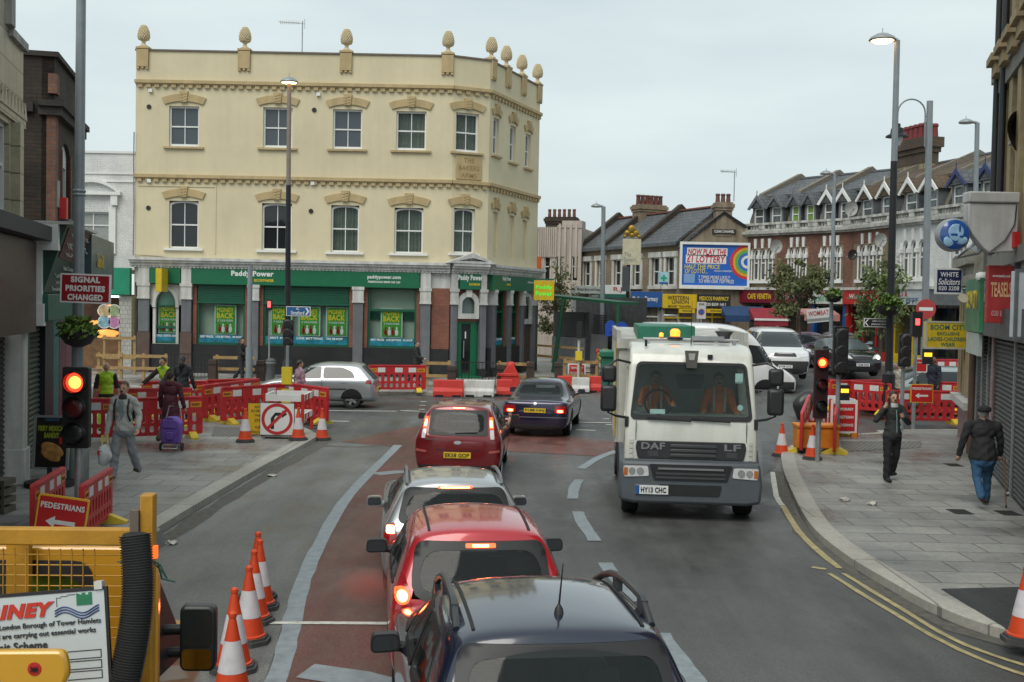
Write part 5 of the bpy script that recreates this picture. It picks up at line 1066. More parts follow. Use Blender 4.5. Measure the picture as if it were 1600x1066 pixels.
 for i, (x, y, l) in enumerate(((1504, 467, 'small bulkhead flood lamp left of the peeling wall'), (1537, 467, 'small flood lamp under the dome camera'))):
  t = thing('flood_lamp', l, 'lamp', D(x, y, 24.5)); b = B(MX.Rotation(rad(-25), 4, 'X')); b.lathe([(.05, .12), (.11, 0), (.11, -.04)], 12, ax='y'); b.out('head', mat('lamp ivory', (.4, .36, .28), .5), t); b = B(); b.tube([(0, .1, 0), (.15, .2, .05), (.4, .3, -.3)], .015, 5); b.out('conduit', steel, t)
right_side()
# ---------------------------------------------------------------- trees, columns, signals, signs
def leafmat(name, c): return mat(name, c, .6, var=.45, vs=1.5, spec=.3)
def tree(px, pyb, Y, h, w_, label, seed, lm, n=2600, lean=.0, zb=None):
 rr = random.Random(seed); p = D(px, pyb, Y); z = gz(p.x, Y) + (.1 if zb is None else zb); t = thing('street_tree', label, 'tree', (p.x, Y, z), 0, 'young street trees')
 b = B(); tips = []; b.tube([(0, 0, 0), (.03, 0, h * .3), (-.04 + lean, .02, h * .6), (lean * 1.5, 0, h * .95)], [.09, .075, .05, .015], 8)
 for k in range(16):
  z0 = h * rr.uniform(.32, .8); a = rr.uniform(0, 6.28); L = w_ * .5 * rr.uniform(.5, 1) * (1.2 - abs(z0 / h - .55)); q = V((math.cos(a) * L, math.sin(a) * L, z0 + L * rr.uniform(.2, .8)))
  b.tube([(lean * z0 / h, 0, z0), V((lean * z0 / h, 0, z0)).lerp(q, .5) + V((0, 0, .05)), q], [.03, .02, .008], 5); tips.append(q)
  for j in range(2): q2 = q + V((rr.uniform(-.35, .35), rr.uniform(-.35, .35), rr.uniform(-.1, .45))); b.tube([q, q2], [.008, .004], 4); tips.append(q2)
 b.out('trunk', mat('bark', (.07, .055, .04), .9, var=.4, bump=.4), t)
 b = B(); cl = []
 for q in tips + [V((lean, 0, h))]: cl += [(q + V((rr.gauss(0, .1), rr.gauss(0, .1), rr.gauss(0, .1))), rr.uniform(.09, .26)) for _ in range(2)]
 for k in range(n):
  c, r = rr.choice(cl); q = c + V((rr.gauss(0, r), rr.gauss(0, r), rr.gauss(0, r * .9))); s_ = rr.uniform(.05, .1); u = V((rr.gauss(0, 1), rr.gauss(0, 1), rr.gauss(0, .6))).normalized(); v = u.orthogonal().normalized(); v.rotate(MX.Rotation(rr.uniform(0, 6.28), 3, u)) ; g = u.cross(v)
  b.fv(b.vs([q - v * s_ * 1.4, q + g * s_ * .6, q + v * s_ * 1.4, q - g * s_ * .6]))
 b.out('crown', lm, t, flat=True, norm=False, merge=False)
lf = leafmat('dull green leaf', (.11, .125, .05)); lf2 = leafmat('fresh green leaf', (.12, .16, .06))
tree(1247, 560, 51, 4.5, 2.0, 'bushy young street tree with dull leaves in front of the second terrace house', 3, lf, 2700)
tree(1374, 560, 45, 4.3, 1.5, 'young street tree growing left of the black lamp column', 5, lf2, 2400)
tree(866, 560, 62, 5.4, 1.7, 'slender tree standing in front of the pale art deco building', 9, lf, 1900)
# hanging flower basket
def basket(loc, r, label, seed=1, n=420):
 rr = random.Random(seed); t = thing('flower_basket', label, 'flower basket', loc, 0, 'hanging baskets on columns'); b = B(); b.lathe([(r * .25, -r * .85), (r * .7, -r * .65), (r * .95, -r * .25), (r, 0), (r * .9, 0)], 18); b.out('bowl', mat('basket black', (.02, .018, .017), .6), t)
 b = B()
 for k in range(n):
  a = rr.uniform(0, 6.28); d = r * rr.uniform(.1, 1.15); q = V((math.cos(a) * d, math.sin(a) * d, rr.uniform(-.1, .42) * r * 1.6 + (.2 * r if d < r * .7 else -.15 * r))); s_ = rr.uniform(.025, .055) * r / .32; u = V((rr.gauss(0, 1), rr.gauss(0, 1), 1)).normalized(); v = u.orthogonal().normalized(); g = u.cross(v); b.fv(b.vs([q - v * s_ * 1.5, q + g * s_ * .7, q + v * s_ * 1.5, q - g * s_ * .7]))
 b.out('plants', leafmat('basket leaf', (.1, .17, .03)), t, flat=True, norm=False, merge=False)
# lamp columns
lamplit = lit('lit lamp lens', (1, .62, .25), 5)
def column(name, label, px_b, px_t, pyt, Y, r, m, style, arm=None, h0=.12, upper=None, on=False):
 p = D(px_b, 560, Y); z0 = gz(p.x, Y) + h0; tp = D(px_t, pyt, Y); t = thing(name, label, 'lamp post', (p.x, Y, z0), 0, 'street lamp columns'); h = tp.z - z0; dx = (tp.x - p.x)
 b = B(); b.lathe([(r * 2.1, 0), (r * 2.1, .06), (r * 1.6, .1), (r * 1.6, 1.3), (r * 1.15, 1.36), (r, 1.4)], 14); hs = h * .68 if upper else h
 b.tube([(0, 0, 1.4), (dx * hs / h, 0, hs)], [r, r * .85], 12); b.out('column', m, t)
 if upper: b = B(); b.tube([(dx * hs / h, 0, hs), (dx, 0, h)], [r * .78, r * .7], 12); b.out('upper_column', upper, t)
 if style == 'disc':
  ax, sz = arm; b = B(); q = V((dx + ax, 0, h + .02)); b.tube([(dx, 0, h), (dx + ax * .5, 0, h + .03)], r * .55, 8); b.lathe([(.02, .17 * sz), (.16 * sz, .14 * sz), (.32 * sz, .05 * sz), (.36 * sz, -.02), (.33 * sz, -.05)], 22, q); b.cyl(q + V((0, 0, .1)), q + V((0, 0, .3 * sz)), .012, n=5); l = b.out('lantern', mat('lantern grey', (.3, .32, .33), .4, .4), t)
  b = B(); b.lathe([(.02, -.1 * sz), (.2 * sz, -.09 * sz), (.3 * sz, -.052)], 20, q); b.out('lens', lamplit if on else mat('lens grey', (.4, .4, .38), .3), l)
 return t, h, dx
t, h, dx = column('street_lamp', 'black lamp column with a grey top and lit lantern in front of the cream building', 449, 452, 128, 36, .095, blackpaint, 'disc', (-.0, .8), upper=mat('column top grey', (.25, .2, .16), .5, .2), on=True)
column('street_lamp', 'tall black lamp column with a lit lantern beside the curved terrace', 1389.5, 1402, 63, 35, .125, blackpaint, 'disc', (-.46, 1.15), upper=greypaint, on=True)
column('street_lamp', 'grey lamp column above the right end of the terrace', 1519, 1527, 192, 42, .1, greypaint, 'disc', (-.42, .75))
column('street_lamp', 'slim grey lamp column in front of the third terrace house', 1297, 1304, 272, 47, .085, greypaint, 'disc', (-.35, .72))
column('street_lamp', 'grey lamp column over the market shelter with an unlit lantern', 940, 943, 323, 55, .12, greypaint, 'disc', (-.35, .75))
t, h, dx = column('heritage_lamp', 'grey column with a swan neck arm and black heritage lantern', 1444, 1453, 158, 37, .12, greypaint, 'none')
b = B(); pts_ = [(dx - .12, 0, h - 1.5), (dx - .14, 0, h - .4)] + [(dx - .14 - .45 + .45 * math.cos(a), 0, h - .4 + .45 * math.sin(a)) for a in [math.pi * k / 10 for k in range(1, 11)]] + [(dx - 1.04, 0, h - .75)]; b.tube(pts_, .028, 8); b.cyl((dx - .14, 0, h - .5), (dx, 0, h - .5), .02); b.cyl((dx - .12, 0, h - 1.3), (dx, 0, h - 1.3), .02); ar = b.out('swan_neck', greypaint, t)
q = (dx - 1.04, 0, h - 1.2); b = B(); b.lathe([(.06, .45), (.1, .42), (.1, .33), (.2, .28), (.22, .12), (.36, .04), (.37, .0), (.2, .0)], 20, q); l = b.out('lantern', blackpaint, ar); b = B(); b.lathe([(.02, -.32), (.1, -.28), (.17, -.12), (.18, 0)], 16, q); b.out('bowl', mat('lantern bowl', (.6, .62, .6), .2), l)
# tall grey column at the left with sign and basket
p = D(121, 560, 20); t = thing('grey_column', 'plain tall grey column cut by the top edge at the left', 'column', (p.x, 20, .12)); tp = D(127, 0, 20); b = B(); b.tube([(0, 0, 0), (0, 0, .02)], .17, 14); b.tube([(0, 0, 0), (0, 0, 1.1)], .16, 14); b.tube([(0, 0, 1.1), ((tp.x - p.x) * .55, 0, 5.2)], [.1, .095], 14); b.tube([((tp.x - p.x) * .55, 0, 5.2), (tp.x - p.x, 0, tp.z + 1)], [.09, .08], 14); c = b.out('column', greypaint, t)
b = B(); z5 = D(125, 318, 20).z; b.lathe([(.1, 0), (.115, .03), (.1, .06), (.115, .1), (.1, .13)], 14, ((tp.x - p.x) * .5, 0, z5)); b.out('collar', greypaint, c)
b = B(); b.lathe([(.17, 0), (.19, .05), (.19, .6), (.13, .68)], 14, (.02, .0, 0)); b.out('base', mat('base grey', (.2, .22, .22), .5), t)
basket(D(122, 519, 19.7), .31, 'large hanging basket of trailing greenery on the grey column under the red sign', 4, 620)
basket(D(1388, 478, 34.6), .38, 'small hanging basket of green plants on the black lamp column', 6); basket(D(1303, 462, 46.5), .34, 'hanging basket on the slim grey lamp column', 8)
def board(name, label, cat, center, w_, h_, face, th=.03, rz=0, border=None, bm=None, grp=None, tilt=0, corner=.05):
 t = thing(name, label, cat, center, rz, grp); t.rotation_euler = (tilt, 0, rz); b = B(); b.prism(rnd(rc(-w_ / 2, w_ / 2, -h_ / 2, h_ / 2), corner), 0, th); q = b.out('panel', border or face, t)
 k = bm if bm is not None else .02
 if border: b = B(); b.prism(rnd(rc(-w_ / 2 + k, w_ / 2 - k, -h_ / 2 + k, h_ / 2 - k), corner * .7), -.004, -.0005); b.out('face', face, q)
 return t, q
s20 = 19.6 / F
t, q = board('priority_sign', 'red sign reading signal priorities changed on the grey column', 'sign', D(133.5, 451, 19.6), 79 * s20, 46 * s20, mat('deep sign red', (.3, .012, .02), .4), border=white, bm=.03, corner=.01)
t.rotation_euler = (0, .02, 0)
for s, z, k in (('SIGNAL', .3, .58), ('PRIORITIES', 0, .78), ('CHANGED', -.3, .7)): say2(s, 79 * s20 * k, 46 * s20 * .21, wt, q, 0, -.006, 46 * s20 * z, bold=.05)
# traffic signals
def signal(name, label, px, py0, py1, Y, on, back=False, pole=True, base=None, m=None, w_=.4, label_cat='traffic signal'):
 a = D(px, py0, Y); c = D(px, py1, Y); h = a.z - c.z; zg = gz(a.x, Y) + .12 if base is None else base; t = thing(name, label, label_cat, (c.x, Y, zg)); zc = c.z - zg
 b = B(); b.prism(rnd(rc(-w_ / 2, w_ / 2, zc, zc + h), .04), -.05, .06); bd = b.out('backing_board', m or mat('signal black', (.015, .012, .013), .5), t, bev=.01)
 if pole: b = B(); b.cyl((0, .09, 0), (0, .09, zc + h * .9), .057, n=12); b.out('pole', steel if not back else greypaint, t)
 if back:
  b = B(); b.box(-w_ * .38, w_ * .38, -.16, -.05, zc + .06, zc + h - .06)
  for k in range(3): b.lathe([(.13, 0), (.16, .08), (.16, .1)], 14, (0, -.17, zc + h * (1 + 2 * k) / 6), 'y')
  b.out('signal_body', black, bd, bev=.02); return t, zc, h
 rr = min(w_ * .36, h / 6 * .78)
 for k, (nm, mm, zf) in enumerate((('red_lens', None, .81), ('amber_lens', mat('unlit amber lens', (.09, .008, .008), .25, coat=.6), .5), ('green_lens', mat('unlit green lens', (.018, .02, .018), .25, coat=.6), .19))):
  z = zc + h * zf; b = B(); b.tube([(0, -.05, z), (0, -.14, z)], [rr * 1.18, rr * 1.15], 24, False); b.tube([(0, -.05, z), (0, -.14, z)], [rr * 1.06, rr * 1.04], 24, False); v = b.out('hood', black, bd)
  b = B(); b.lathe([(.001, -.075), (rr * .7, -.068), (rr, -.052)], 24, (0, 0, z), 'y', caps=False); l = b.out(nm, mm or lit('lit signal red', (1, .03, .01), 3.2), v)
  if k == 0: b = B(); b.lathe([(.001, -.088), (rr * .4, -.085), (rr * .66, -.07)], 24, (0, 0, z), 'y', caps=False); b.out('lamp_core', lit('signal red core', (1, .22, .04), 4), l)
 return t, zc, h
signal('traffic_signal', 'near left traffic signal showing a large red light over the pavement', 119.5, 573, 700, 15.5, 'r', w_=.37)
t, zc, h = signal('traffic_signal', 'right hand traffic signal glowing red beside the truck, cones below', 1281, 546, 654, 24.5, 'r', w_=.3, m=mat('signal dark red', (.03, .006, .008), .5))
signal('traffic_signal', 'black signal head seen from behind on a steel pole right of the red light', 1312, 510, 586, 27, None, True, w_=.36); signal('traffic_signal', 'black signal head seen from behind in front of the betting shop windows', 450, 500, 540, 35.5, None, True, pole=False, w_=.33)
signal('traffic_signal', 'dark signal seen from behind close to the yellow framed shop', 1413, 522, 573, 31, None, True, w_=.34)
# small posts
def post(name, label, cat, px, py0, Y, r, m, h0=.12, grp=None):
 a = D(px, py0, Y); z = gz(a.x, Y) + h0; t = thing(name, label, cat, (a.x, Y, z), 0, grp); b = B(); b.tube([(0, 0, 0), (0, 0, a.z - z)], r, 12); b.out('pole', m, t); return t, a.z - z
t, h = post('sign_post', 'slim grey post with a yellow crossing box behind the no right turn sign', 'post', 449.5, 540, 29.5, .045, greypaint); b = B(); z = D(450, 599, 29.4).z; b.box(-.12, .12, -.12, -.045, z - .75, z + .02 - .3); b.box(-.13, .13, -.12, .05, 1.1, 1.55); b.out('push_button_box', mat('crossing box yellow', (.65, .5, .03), .45), t)
t, h = post('grey_column', 'grey slim column in front of the betting shop\'s first wide window', 'column', 391, 415, 44, .1, greypaint)
b = B(); b.cyl((0, 0, 0), (0, 0, 1.4), .14); b.out('base', greypaint, t)
sp = D(466, 486.5, 35.6); t, q = board('direction_sign', 'blue arrow shaped direction sign on the black lamp column', 'sign', sp, 38 * 35.6 / F, 15 * 35.6 / F, mat('direction blue', (.03, .12, .3), .4), border=white, corner=.02); say2('Stratford', .42, .12, wt, q, -.02, -.006, -.05, bold=.02); say2('c', .09, .07, wt, q, -.02, -.006, .08); b = B(); b.prism([(.22, .11), (.28, .11), (.35, 0), (.28, -.11), (.22, -.11), (.29, 0)], -.006, -.004); b.out('chevron', white, q)
t, q = board('direction_sign', 'black pointed direction sign with white lettering on the tall black column', 'sign', D(1370, 504.5, 35), 40 * 35 / F, 13.5 * 35 / F, blk_s, border=white, corner=.015); say2('OPEN MOSQUE', .45, .065, wt, q, .08, -.006, .045); say2('(MOSQUES CENTRE)', .5, .065, wt, q, .08, -.006, -.055); b = B(); b.prism([(-.25, .1), (-.29, .1), (-.38, 0), (-.29, -.1), (-.25, -.1), (-.34, 0)], -.006, -.004); b.out('chevron', white, q)
a = D(1447, 483, 36.6); t = thing('no_entry_sign', 'round red no entry sign on the grey heritage column', 'sign', a); r_ = 15.5 * 36.6 / F; b = B(); b.cyl((0, .03, 0), (0, 0, 0), r_, n=28); q = b.out('disc', mat('faded no entry red', (.42, .05, .05), .4), t); b = B(); b.box(-r_ * .7, r_ * .7, -.006, -.001, -r_ * .17, r_ * .17); b.out('bar', white, q)
t, h = post('zone_sign', 'small parking zone sign with a blue ring on a post before the yellow shop', 'sign', 1096, 472, 50, .035, steel); b = B(); b.box(-.2, .2, -.05, -.03, h - .75, h); q = b.out('panel', mat('sign pale grey', (.5, .5, .48), .4), t); say2('ZONE', .25, .09, ink, q, 0, -.054, h - .1); b = B(); b.cyl((0, -.053, h - .45), (0, -.051, h - .45), .15, n=20); b.out('ring', mat('ring red', (.4, .08, .06)), q); b = B(); b.cyl((0, -.056, h - .45), (0, -.0535, h - .45), .115, n=20); b.out('disc', blue_s, q)
a = D(1442, 483, 31.5); t = thing('crossing_signal', 'small red pedestrian light on a black box behind the yellow sign', 'signal', (D(1434, 500, 31.5).x, 31.5, gz(11, 31.5) + .12)); zz = D(1433, 507, 31.5).z - t.location.z; b = B(); b.box(-.14, .14, 0, .2, zz - .35, zz + .35); q = b.out('box', black, t); b = B(); b.box(-.06, .06, -.01, 0, zz - .02, zz + .16); b.out('red_man', lit('lit red man', (1, .05, .05), 3), q); b = B(); b.cyl((0, .1, 0), (0, .1, zz), .05); b.out('pole', steel, t)
p = D(817, 500, 44); a = D(420.5, 477, 44); t = thing('crossing_signal', 'tiny red pedestrian light on a thin pole before the betting shop posters', 'signal', (a.x, 44, .12)); zz = a.z - .12; b = B(); b.box(-.1, .1, 0, .12, zz - .2, zz + .2); q = b.out('box', black, t); b = B(); b.box(-.06, .06, -.01, 0, zz - .08, zz + .15); b.out('red_man', lit('lit red man', (1, .05, .05), 3), q); b = B(); b.cyl((0, .1, 0), (0, .1, zz), .035); b.out('pole', steel, t)
for px, py, Y, l in ((1317, 612, 27.2, 'push button box with an amber panel on the pole right of the red light'), (1447, 556, 32.5, 'crossing push button box with an amber panel below the yellow sign')):
 a = D(px, py, Y); t = thing('push_button', l, 'push button', (a.x, Y - .16, a.z)); s_ = Y / F; b = B(); b.box(-8 * s_, 8 * s_, 0, .1, -13 * s_, 11 * s_); q = b.out('box', black, t, bev=.01); b = B(); b.box(-6 * s_, 6 * s_, -.006, -.001, -1 * s_, 5 * s_); b.out('amber_panel', lit('push amber', (1, .5, .03), 1.4), q)
# ---------------------------------------------------------------- barriers, cones, works signs
def barrier_proto():
 t = thing('barrier', 'x', 'barrier', (0, 0, -50), 0, 'red plastic works barriers')
 b = B(); w_ = 1.0; ol = rnd(rc(-w_, w_, .1, 1.0), .05); holes = []
 for k in range(9):
  x = -w_ + .2 + k * .2; holes.append(rnd(rc(x - .05, x + .05, .40, .66), .05, 3)); holes.append(rnd(rc(x - .05, x + .05, .18, .33), .05, 3))
 b.plate(ol, holes, -.035, .035); b.box(-w_ + .05, w_ - .05, -.05, -.0351, .955, .985); b.out('panel', redpl, t, bev=.006)
 for x in (-.55, .05, .52): b = B(); b.box(x - .13, x + .13, -.04, -.0355, .73, .9); b.out('reflector', reflw, t)
 for x in (-.84, .83):
  b = B(); b.box(x - .13, x + .13, -.04, -.0356, .74, .87); l = b.out('name_label', mat('label orange', (.6, .27, .02), .45), t); say2('RINEY', .2, .06, mat('label dark red', (.2, .02, .01)), l, x, -.0415, .805, bold=.03)
 for x in (-.75, .75):
  b = B(); b.prism([(-.3, 0), (.3, 0), (.3, .04), (.06, .16), (-.06, .16), (-.3, .04)], x - .09, x + .09, 'x'); b.out('foot', yellowpl, t)
 return t
BP = None
def barrier(p, ang, label):
 global BP
 if BP is None: BP = barrier_proto(); o = BP
 else: o = copy_tree(BP)
 o.location = p; o.rotation_euler = (0, 0, ang); o['label'] = label; return o
def bar2(a, c, label, h=None, flip=False):
 """barrier whose foot runs through two ground pixels"""
 A, C = (G(*a, .12), G(*c, .12)); m = (A + C) / 2; d = C - A; o = barrier((m.x, m.y, gz(m.x, m.y) + .12), math.atan2(d.y, d.x) + (math.pi if flip else 0), label); k = V((d.x, d.y, 0)).length / 2; o.scale = (k, 1, h or 1); return o
bar2((182, 690), (316, 684), 'red barrier directly behind the woman with the purple trolley'); bar2((50, 692), (180, 690), 'red barrier partly hidden behind the near traffic signal')
bar2((316, 660), (404, 644), 'red barrier slanting away right of the trolley woman'); bar2((345, 664), (446, 655), 'red barrier ending behind the yellow and white road sign'); bar2((440, 652), (512, 664), 'red barrier seen at an angle between the cones by the road')
bar2((150, 652), (196, 652), 'short red barrier beside the bald hi-vis worker'); bar2((221, 652), (322, 650), 'far red barrier behind the bending hi-vis worker'); bar2((322, 648), (400, 644), 'furthest red barrier in front of the man in black'); bar2((198, 668), (300, 666), 'red barrier standing just behind the front one')
bar2((575, 613), (665, 613), 'lone red barrier on the far kerb left of the red and white blocks')
bar2((1383, 662), (1505, 663), 'red barrier behind the phone man with the pedestrians sign'); bar2((1296, 645), (1382, 636), 'red barrier slanting back left of the phone man'); bar2((1395, 633), (1505, 632), 'red barrier behind the front one at the right, below the bald man'); bar2((1288, 636), (1392, 626), 'red barrier rear row between the signal and black column')
bar2((1428, 590), (1505, 590), 'far red barrier by the yellow framed shop')
bar2((1251, 712), (1263, 672), 'narrow end-on red barrier left of the orange box at the signal'); bar2((1303, 714), (1309, 676), 'narrow end-on red barrier right of the orange box at the signal')
bar2((50, 850), (98, 812), 'edge-on red barrier left of the near signal pole', .8); bar2((127, 850), (172, 813), 'edge-on red barrier right of the near signal pole', .8)
def cone_proto():
 t = thing('traffic_cone', 'x', 'traffic cone', (0, 0, -50), 0, 'orange and white traffic cones'); or_ = mat('cone orange', (.62, .06, .012), .5, var=.12)
 b = B(); b.prism([(.23 * math.cos(a), .23 * math.sin(a)) for a in [math.pi / 8 + math.pi * k / 4 for k in range(8)]], 0, .05, 'z'); b.prism([(.2 * math.cos(a), .2 * math.sin(a)) for a in [math.pi / 8 + math.pi * k / 4 for k in range(8)]], .05, .075, 'z'); b.out('base', mat('cone base', (.06, .06, .06), .8, var=.3), t)
 r = lambda z: .158 - .13 * (z - .075) / .665
 b = B(); b.lathe([(.172, .075), (.172, .09), (r(.09), .1), (r(.3), .3), (r(.72), .72), (.03, .735), (.036, .74), (.036, .77), (.02, .785)], 22); b.out('body', or_, t)
 b = B(); b.lathe([(r(.27) + .003, .27), (r(.54) + .003, .54)], 22, caps=False); b.out('sleeve', mat('cone sleeve', (.6, .58, .6), .4, var=.12, vs=10), t)
 return t
CPR = None
def cone(px, py, label, h=0, lean=0):
 global CPR
 if CPR is None: CPR = cone_proto(); o = CPR
 else: o = copy_tree(CPR)
 o.location = G(px, py, h); o.rotation_euler = (lean, lean * .6, R.uniform(0, 6)); o['label'] = label
for a in ((362, 1096, 'nearest traffic cone in the left row, its foot below the frame'), (365, 1048, 'second cone from the camera in the left row'), (388, 1004, 'third nearest cone of the left row'), (396, 972, 'cone fourth from the camera in the left row, near the stop line'), (405, 951, 'second farthest cone in the left row, tallest looking white sleeve'), (402, 936, 'farthest cone of the left row, half hidden'), (503, 688, 'cone on the road right of the no right turn sign'), (488, 664, 'cone behind the kerb corner cone, before the angled barrier'), (1221, 713, 'lone cone on the road between truck and right kerb')): cone(*a)
for a in ((383, 691, 'cone hugging the left edge of the yellow works sign'), (466, 688, 'cone at the right edge of the no right turn sign'), (1269, 718, 'cone in front of the orange box at the right signal'), (1257, 690, 'cone mostly hidden behind the end-on barrier by the right signal'), (1271, 672, 'cone behind the orange box under the red light'), (1600, 1003, 'cone cut by the right edge on the kerb')): cone(*a, .12)
# signs of the works
a = D(438, 655, 26.2); s_ = 26.2 / F
t, q = board('works_sign', 'white square sign with a red no right turn ring standing on the pavement corner', 'sign', D(433, 655, 26.6), 55 * s_, 52 * s_, white, border=ink, bm=.012, corner=.01); r_ = 25 * s_
b = B(); b.lathe([(r_, -.008), (r_ * .8, -.008), (r_ * .8, -.002), (r_, -.002)], 36, ax='y', caps=False); rg = b.out('red_ring', mat('ring sign red', (.5, .03, .03), .4), q)
b = B(); b.box(-.15, -.07, -.007, -.002, -.24, .02); b.prism([(-.15, .02), (-.07, .02), (-.03, .08), (.12, .08), (.12, .03), (.24, .12), (.12, .21), (.12, .155), (-.05, .155)], -.007, -.002); b.out('turn_arrow', ink, q)
b = B(MX.Rotation(rad(-45), 4, 'Y')); b.box(-r_ * .85, r_ * .85, -.012, -.0085, -.035, .035); b.out('slash', mat('ring sign red', (.5, .03, .03), .4), rg)
b = B(); b.box(-.38, -.34, .03, .06, -.5, .4); b.box(.34, .38, .03, .06, -.5, .4); b.box(-.38, .38, .03, .4, -.42, -.38); b.out('stand', steel, t)
t, q = board('works_sign', 'yellow works information sign half covered by the white no right turn sign', 'sign', D(414, 655, 27.1), 56 * s_, 52 * s_, mat('works yellow', (.7, .42, .02), .45), border=ink, bm=.012, corner=.01)
for s, x, z, w2 in (('ADVANCE', -.08, .3, .36), ('A104 LEA', -.14, .2, .4), ('MAJOR', -.08, .08, .3), ('STREETS', -.08, -.04, .34), ('FURTHER', -.08, -.2, .3), ('ENQUIRIES', -.14, -.32, .42)): say2(s, w2, .065, ink, q, x, -.006, z, bold=.0)
# signal controller pen: white and red slatted fence around it
def pen(loc, rz, label, w_=1.0, d=1.1, sign=None):
 t = thing('works_pen', label, 'barrier', loc, rz, 'white railed works pens')
 b = B()
 for x in (-w_ / 2, w_ / 2):
  for y in (0, d): b.box(x - .035, x + .035, y - .035, y + .035, 0, 1.0)
 b.out('posts', mat('pen red', (.5, .03, .02), .45), t)
 b = B()
 for z0, z1 in ((.82, .98), (.35, .5)):
  b.box(-w_ / 2, w_ / 2, d - .02, d + .02, z0, z1); b.box(-w_ / 2 - .02, -w_ / 2 + .02, 0, d, z0, z1); b.box(w_ / 2 - .02, w_ / 2 + .02, 0, d, z0, z1)
  if not sign: b.box(-w_ / 2, w_ / 2, -.02, .02, z0, z1)
 b.out('rail', white, t)
 b = B()
 for z0, z1 in ((.82, .98), (.35, .5)):
  for y in (.2, .6): b.box(w_ / 2 + .021, w_ / 2 + .024, y, y + .22, z0, z1); b.box(-w_ / 2 - .024, -w_ / 2 - .021, y, y + .22, z0, z1)
 b.out('red_band', mat('pen red', (.5, .03, .02), .45), t)
 if sign:
  b = B(); b.box(-w_ / 2, w_ / 2, -.04, -.02, .1, .98); q = b.out('sign_panel', white, t); b = B(); b.box(-w_ / 2 + .06, w_ / 2 - .06, -.044, -.0405, .16, .88); f = b.out('sign_face', signred, q)
  for i, s in enumerate(sign): say2(s, w_ * .7, .075, wt, f, 0, -.048, .74 - i * .21, bold=.03)
  b = B(); b.box(-w_ / 2, -w_ / 2 + .14, -.06, .1, -.02, .12); b.box(w_ / 2 - .14, w_ / 2, -.06, .1, -.02, .12); b.out('foot', mat('pen orange foot', (.65, .2, .02), .5), t)
 return t
pen(G(447, 693, .12) + V((-.42, 1.7, 0)), 0, 'white and red railed pen behind the no right turn sign', .95, 1.3)
pen(G(1317, 683, .12), 0, 'railed pen carrying a red temporary pedestrian crossing sign at the right signal', .7, 1.4, ('TEMPORARY', 'PEDESTRIAN', 'CROSSING'))
t, q = board('crossing_sign', 'red temporary crossing sign behind the timber rail near the fruit stall', 'sign', D(901, 583, 45), 28 * 45 / F, 30 * 45 / F, signred, border=white, bm=.06, corner=.01)
for i, s in enumerate(('TEMPORARY', 'PEDESTRIAN', 'CROSSING')): say2(s, .5, .1, wt, q, 0, -.007, .2 - .2 * i, bold=.02)
t, q = board('crossing_sign', 'small red and white sign below the far amber crossing box', 'sign', D(1439, 571, 33.5), 20 * 33.5 / F, 22 * 33.5 / F, signred, border=white, bm=.03, corner=.01); say2('TEMPORARY', .25, .04, wt, q, 0, -.007, .08)
def pedsign(center, w_, h_, label, rz=0, roll=0):
 t, q = board('pedestrian_sign', label, 'sign', center, w_, h_, signred, border=signyel, bm=w_ * .035, rz=rz, grp='red pedestrian diversion signs', corner=w_ * .05); t.rotation_euler = (0, roll, rz)
 say2('PEDESTRIANS', w_ * .86, h_ * .14, wt, q, 0, -.006, h_ * .26, bold=.03); k = w_
 b = B(); b.prism([(-.3 * k, -.12 * h_ - .0), (-.12 * k, .02 * h_), (-.12 * k, -.07 * h_), (.28 * k, -.07 * h_), (.28 * k, -.17 * h_), (-.12 * k, -.17 * h_), (-.12 * k, -.27 * h_)], -.006, -.0045); b.out('arrow', white, q); return t
pedsign(D(96, 809, 14.6), .66, .56, 'red pedestrians sign with a white arrow above the yellow truck', .06, .14); pedsign(D(1440.5, 615, 30.6), 35 * 30.6 / F, 29 * 30.6 / F, 'red pedestrians sign with a white arrow hung on the right barrier')
# orange battery box
p = G(1283, 712, .12) + V((0, .5, 0)); t = thing('battery_box', 'orange signal battery box between the two end-on barriers', 'box', p); b = B(); b.box(-.48, .48, -.25, .25, .12, .62); q = b.out('case', mat('box orange', (.62, .2, .015), .5, var=.2), t, bev=.03); b = B(); b.box(-.5, .5, -.28, .28, .6, .68); b.out('lid', mat('box orange', (.62, .2, .015), .5), q, bev=.02); b = B(); b.box(-.45, -.28, -.2, .2, 0, .12); b.box(.28, .45, -.2, .2, 0, .12); b.out('skid', black, t)
# black bin sack behind the cones
p = G(1257, 656, 0); t = thing('bin_sack', 'dark bulging refuse sack behind the cones and red signal', 'bin bag', p); b = B(); b.ico((0, 0, .42), (.36, .32, .5), 3)
for v in b.bm.verts: v.co += V((math.sin(v.co.z * 9) * .03, math.cos(v.co.x * 11) * .03, math.sin(v.co.x * 8) * .03)); v.co.z = max(v.co.z, 0)
b.out('sack', mat('sack black', (.02, .02, .02), .35, bump=.4, bs=9), t)
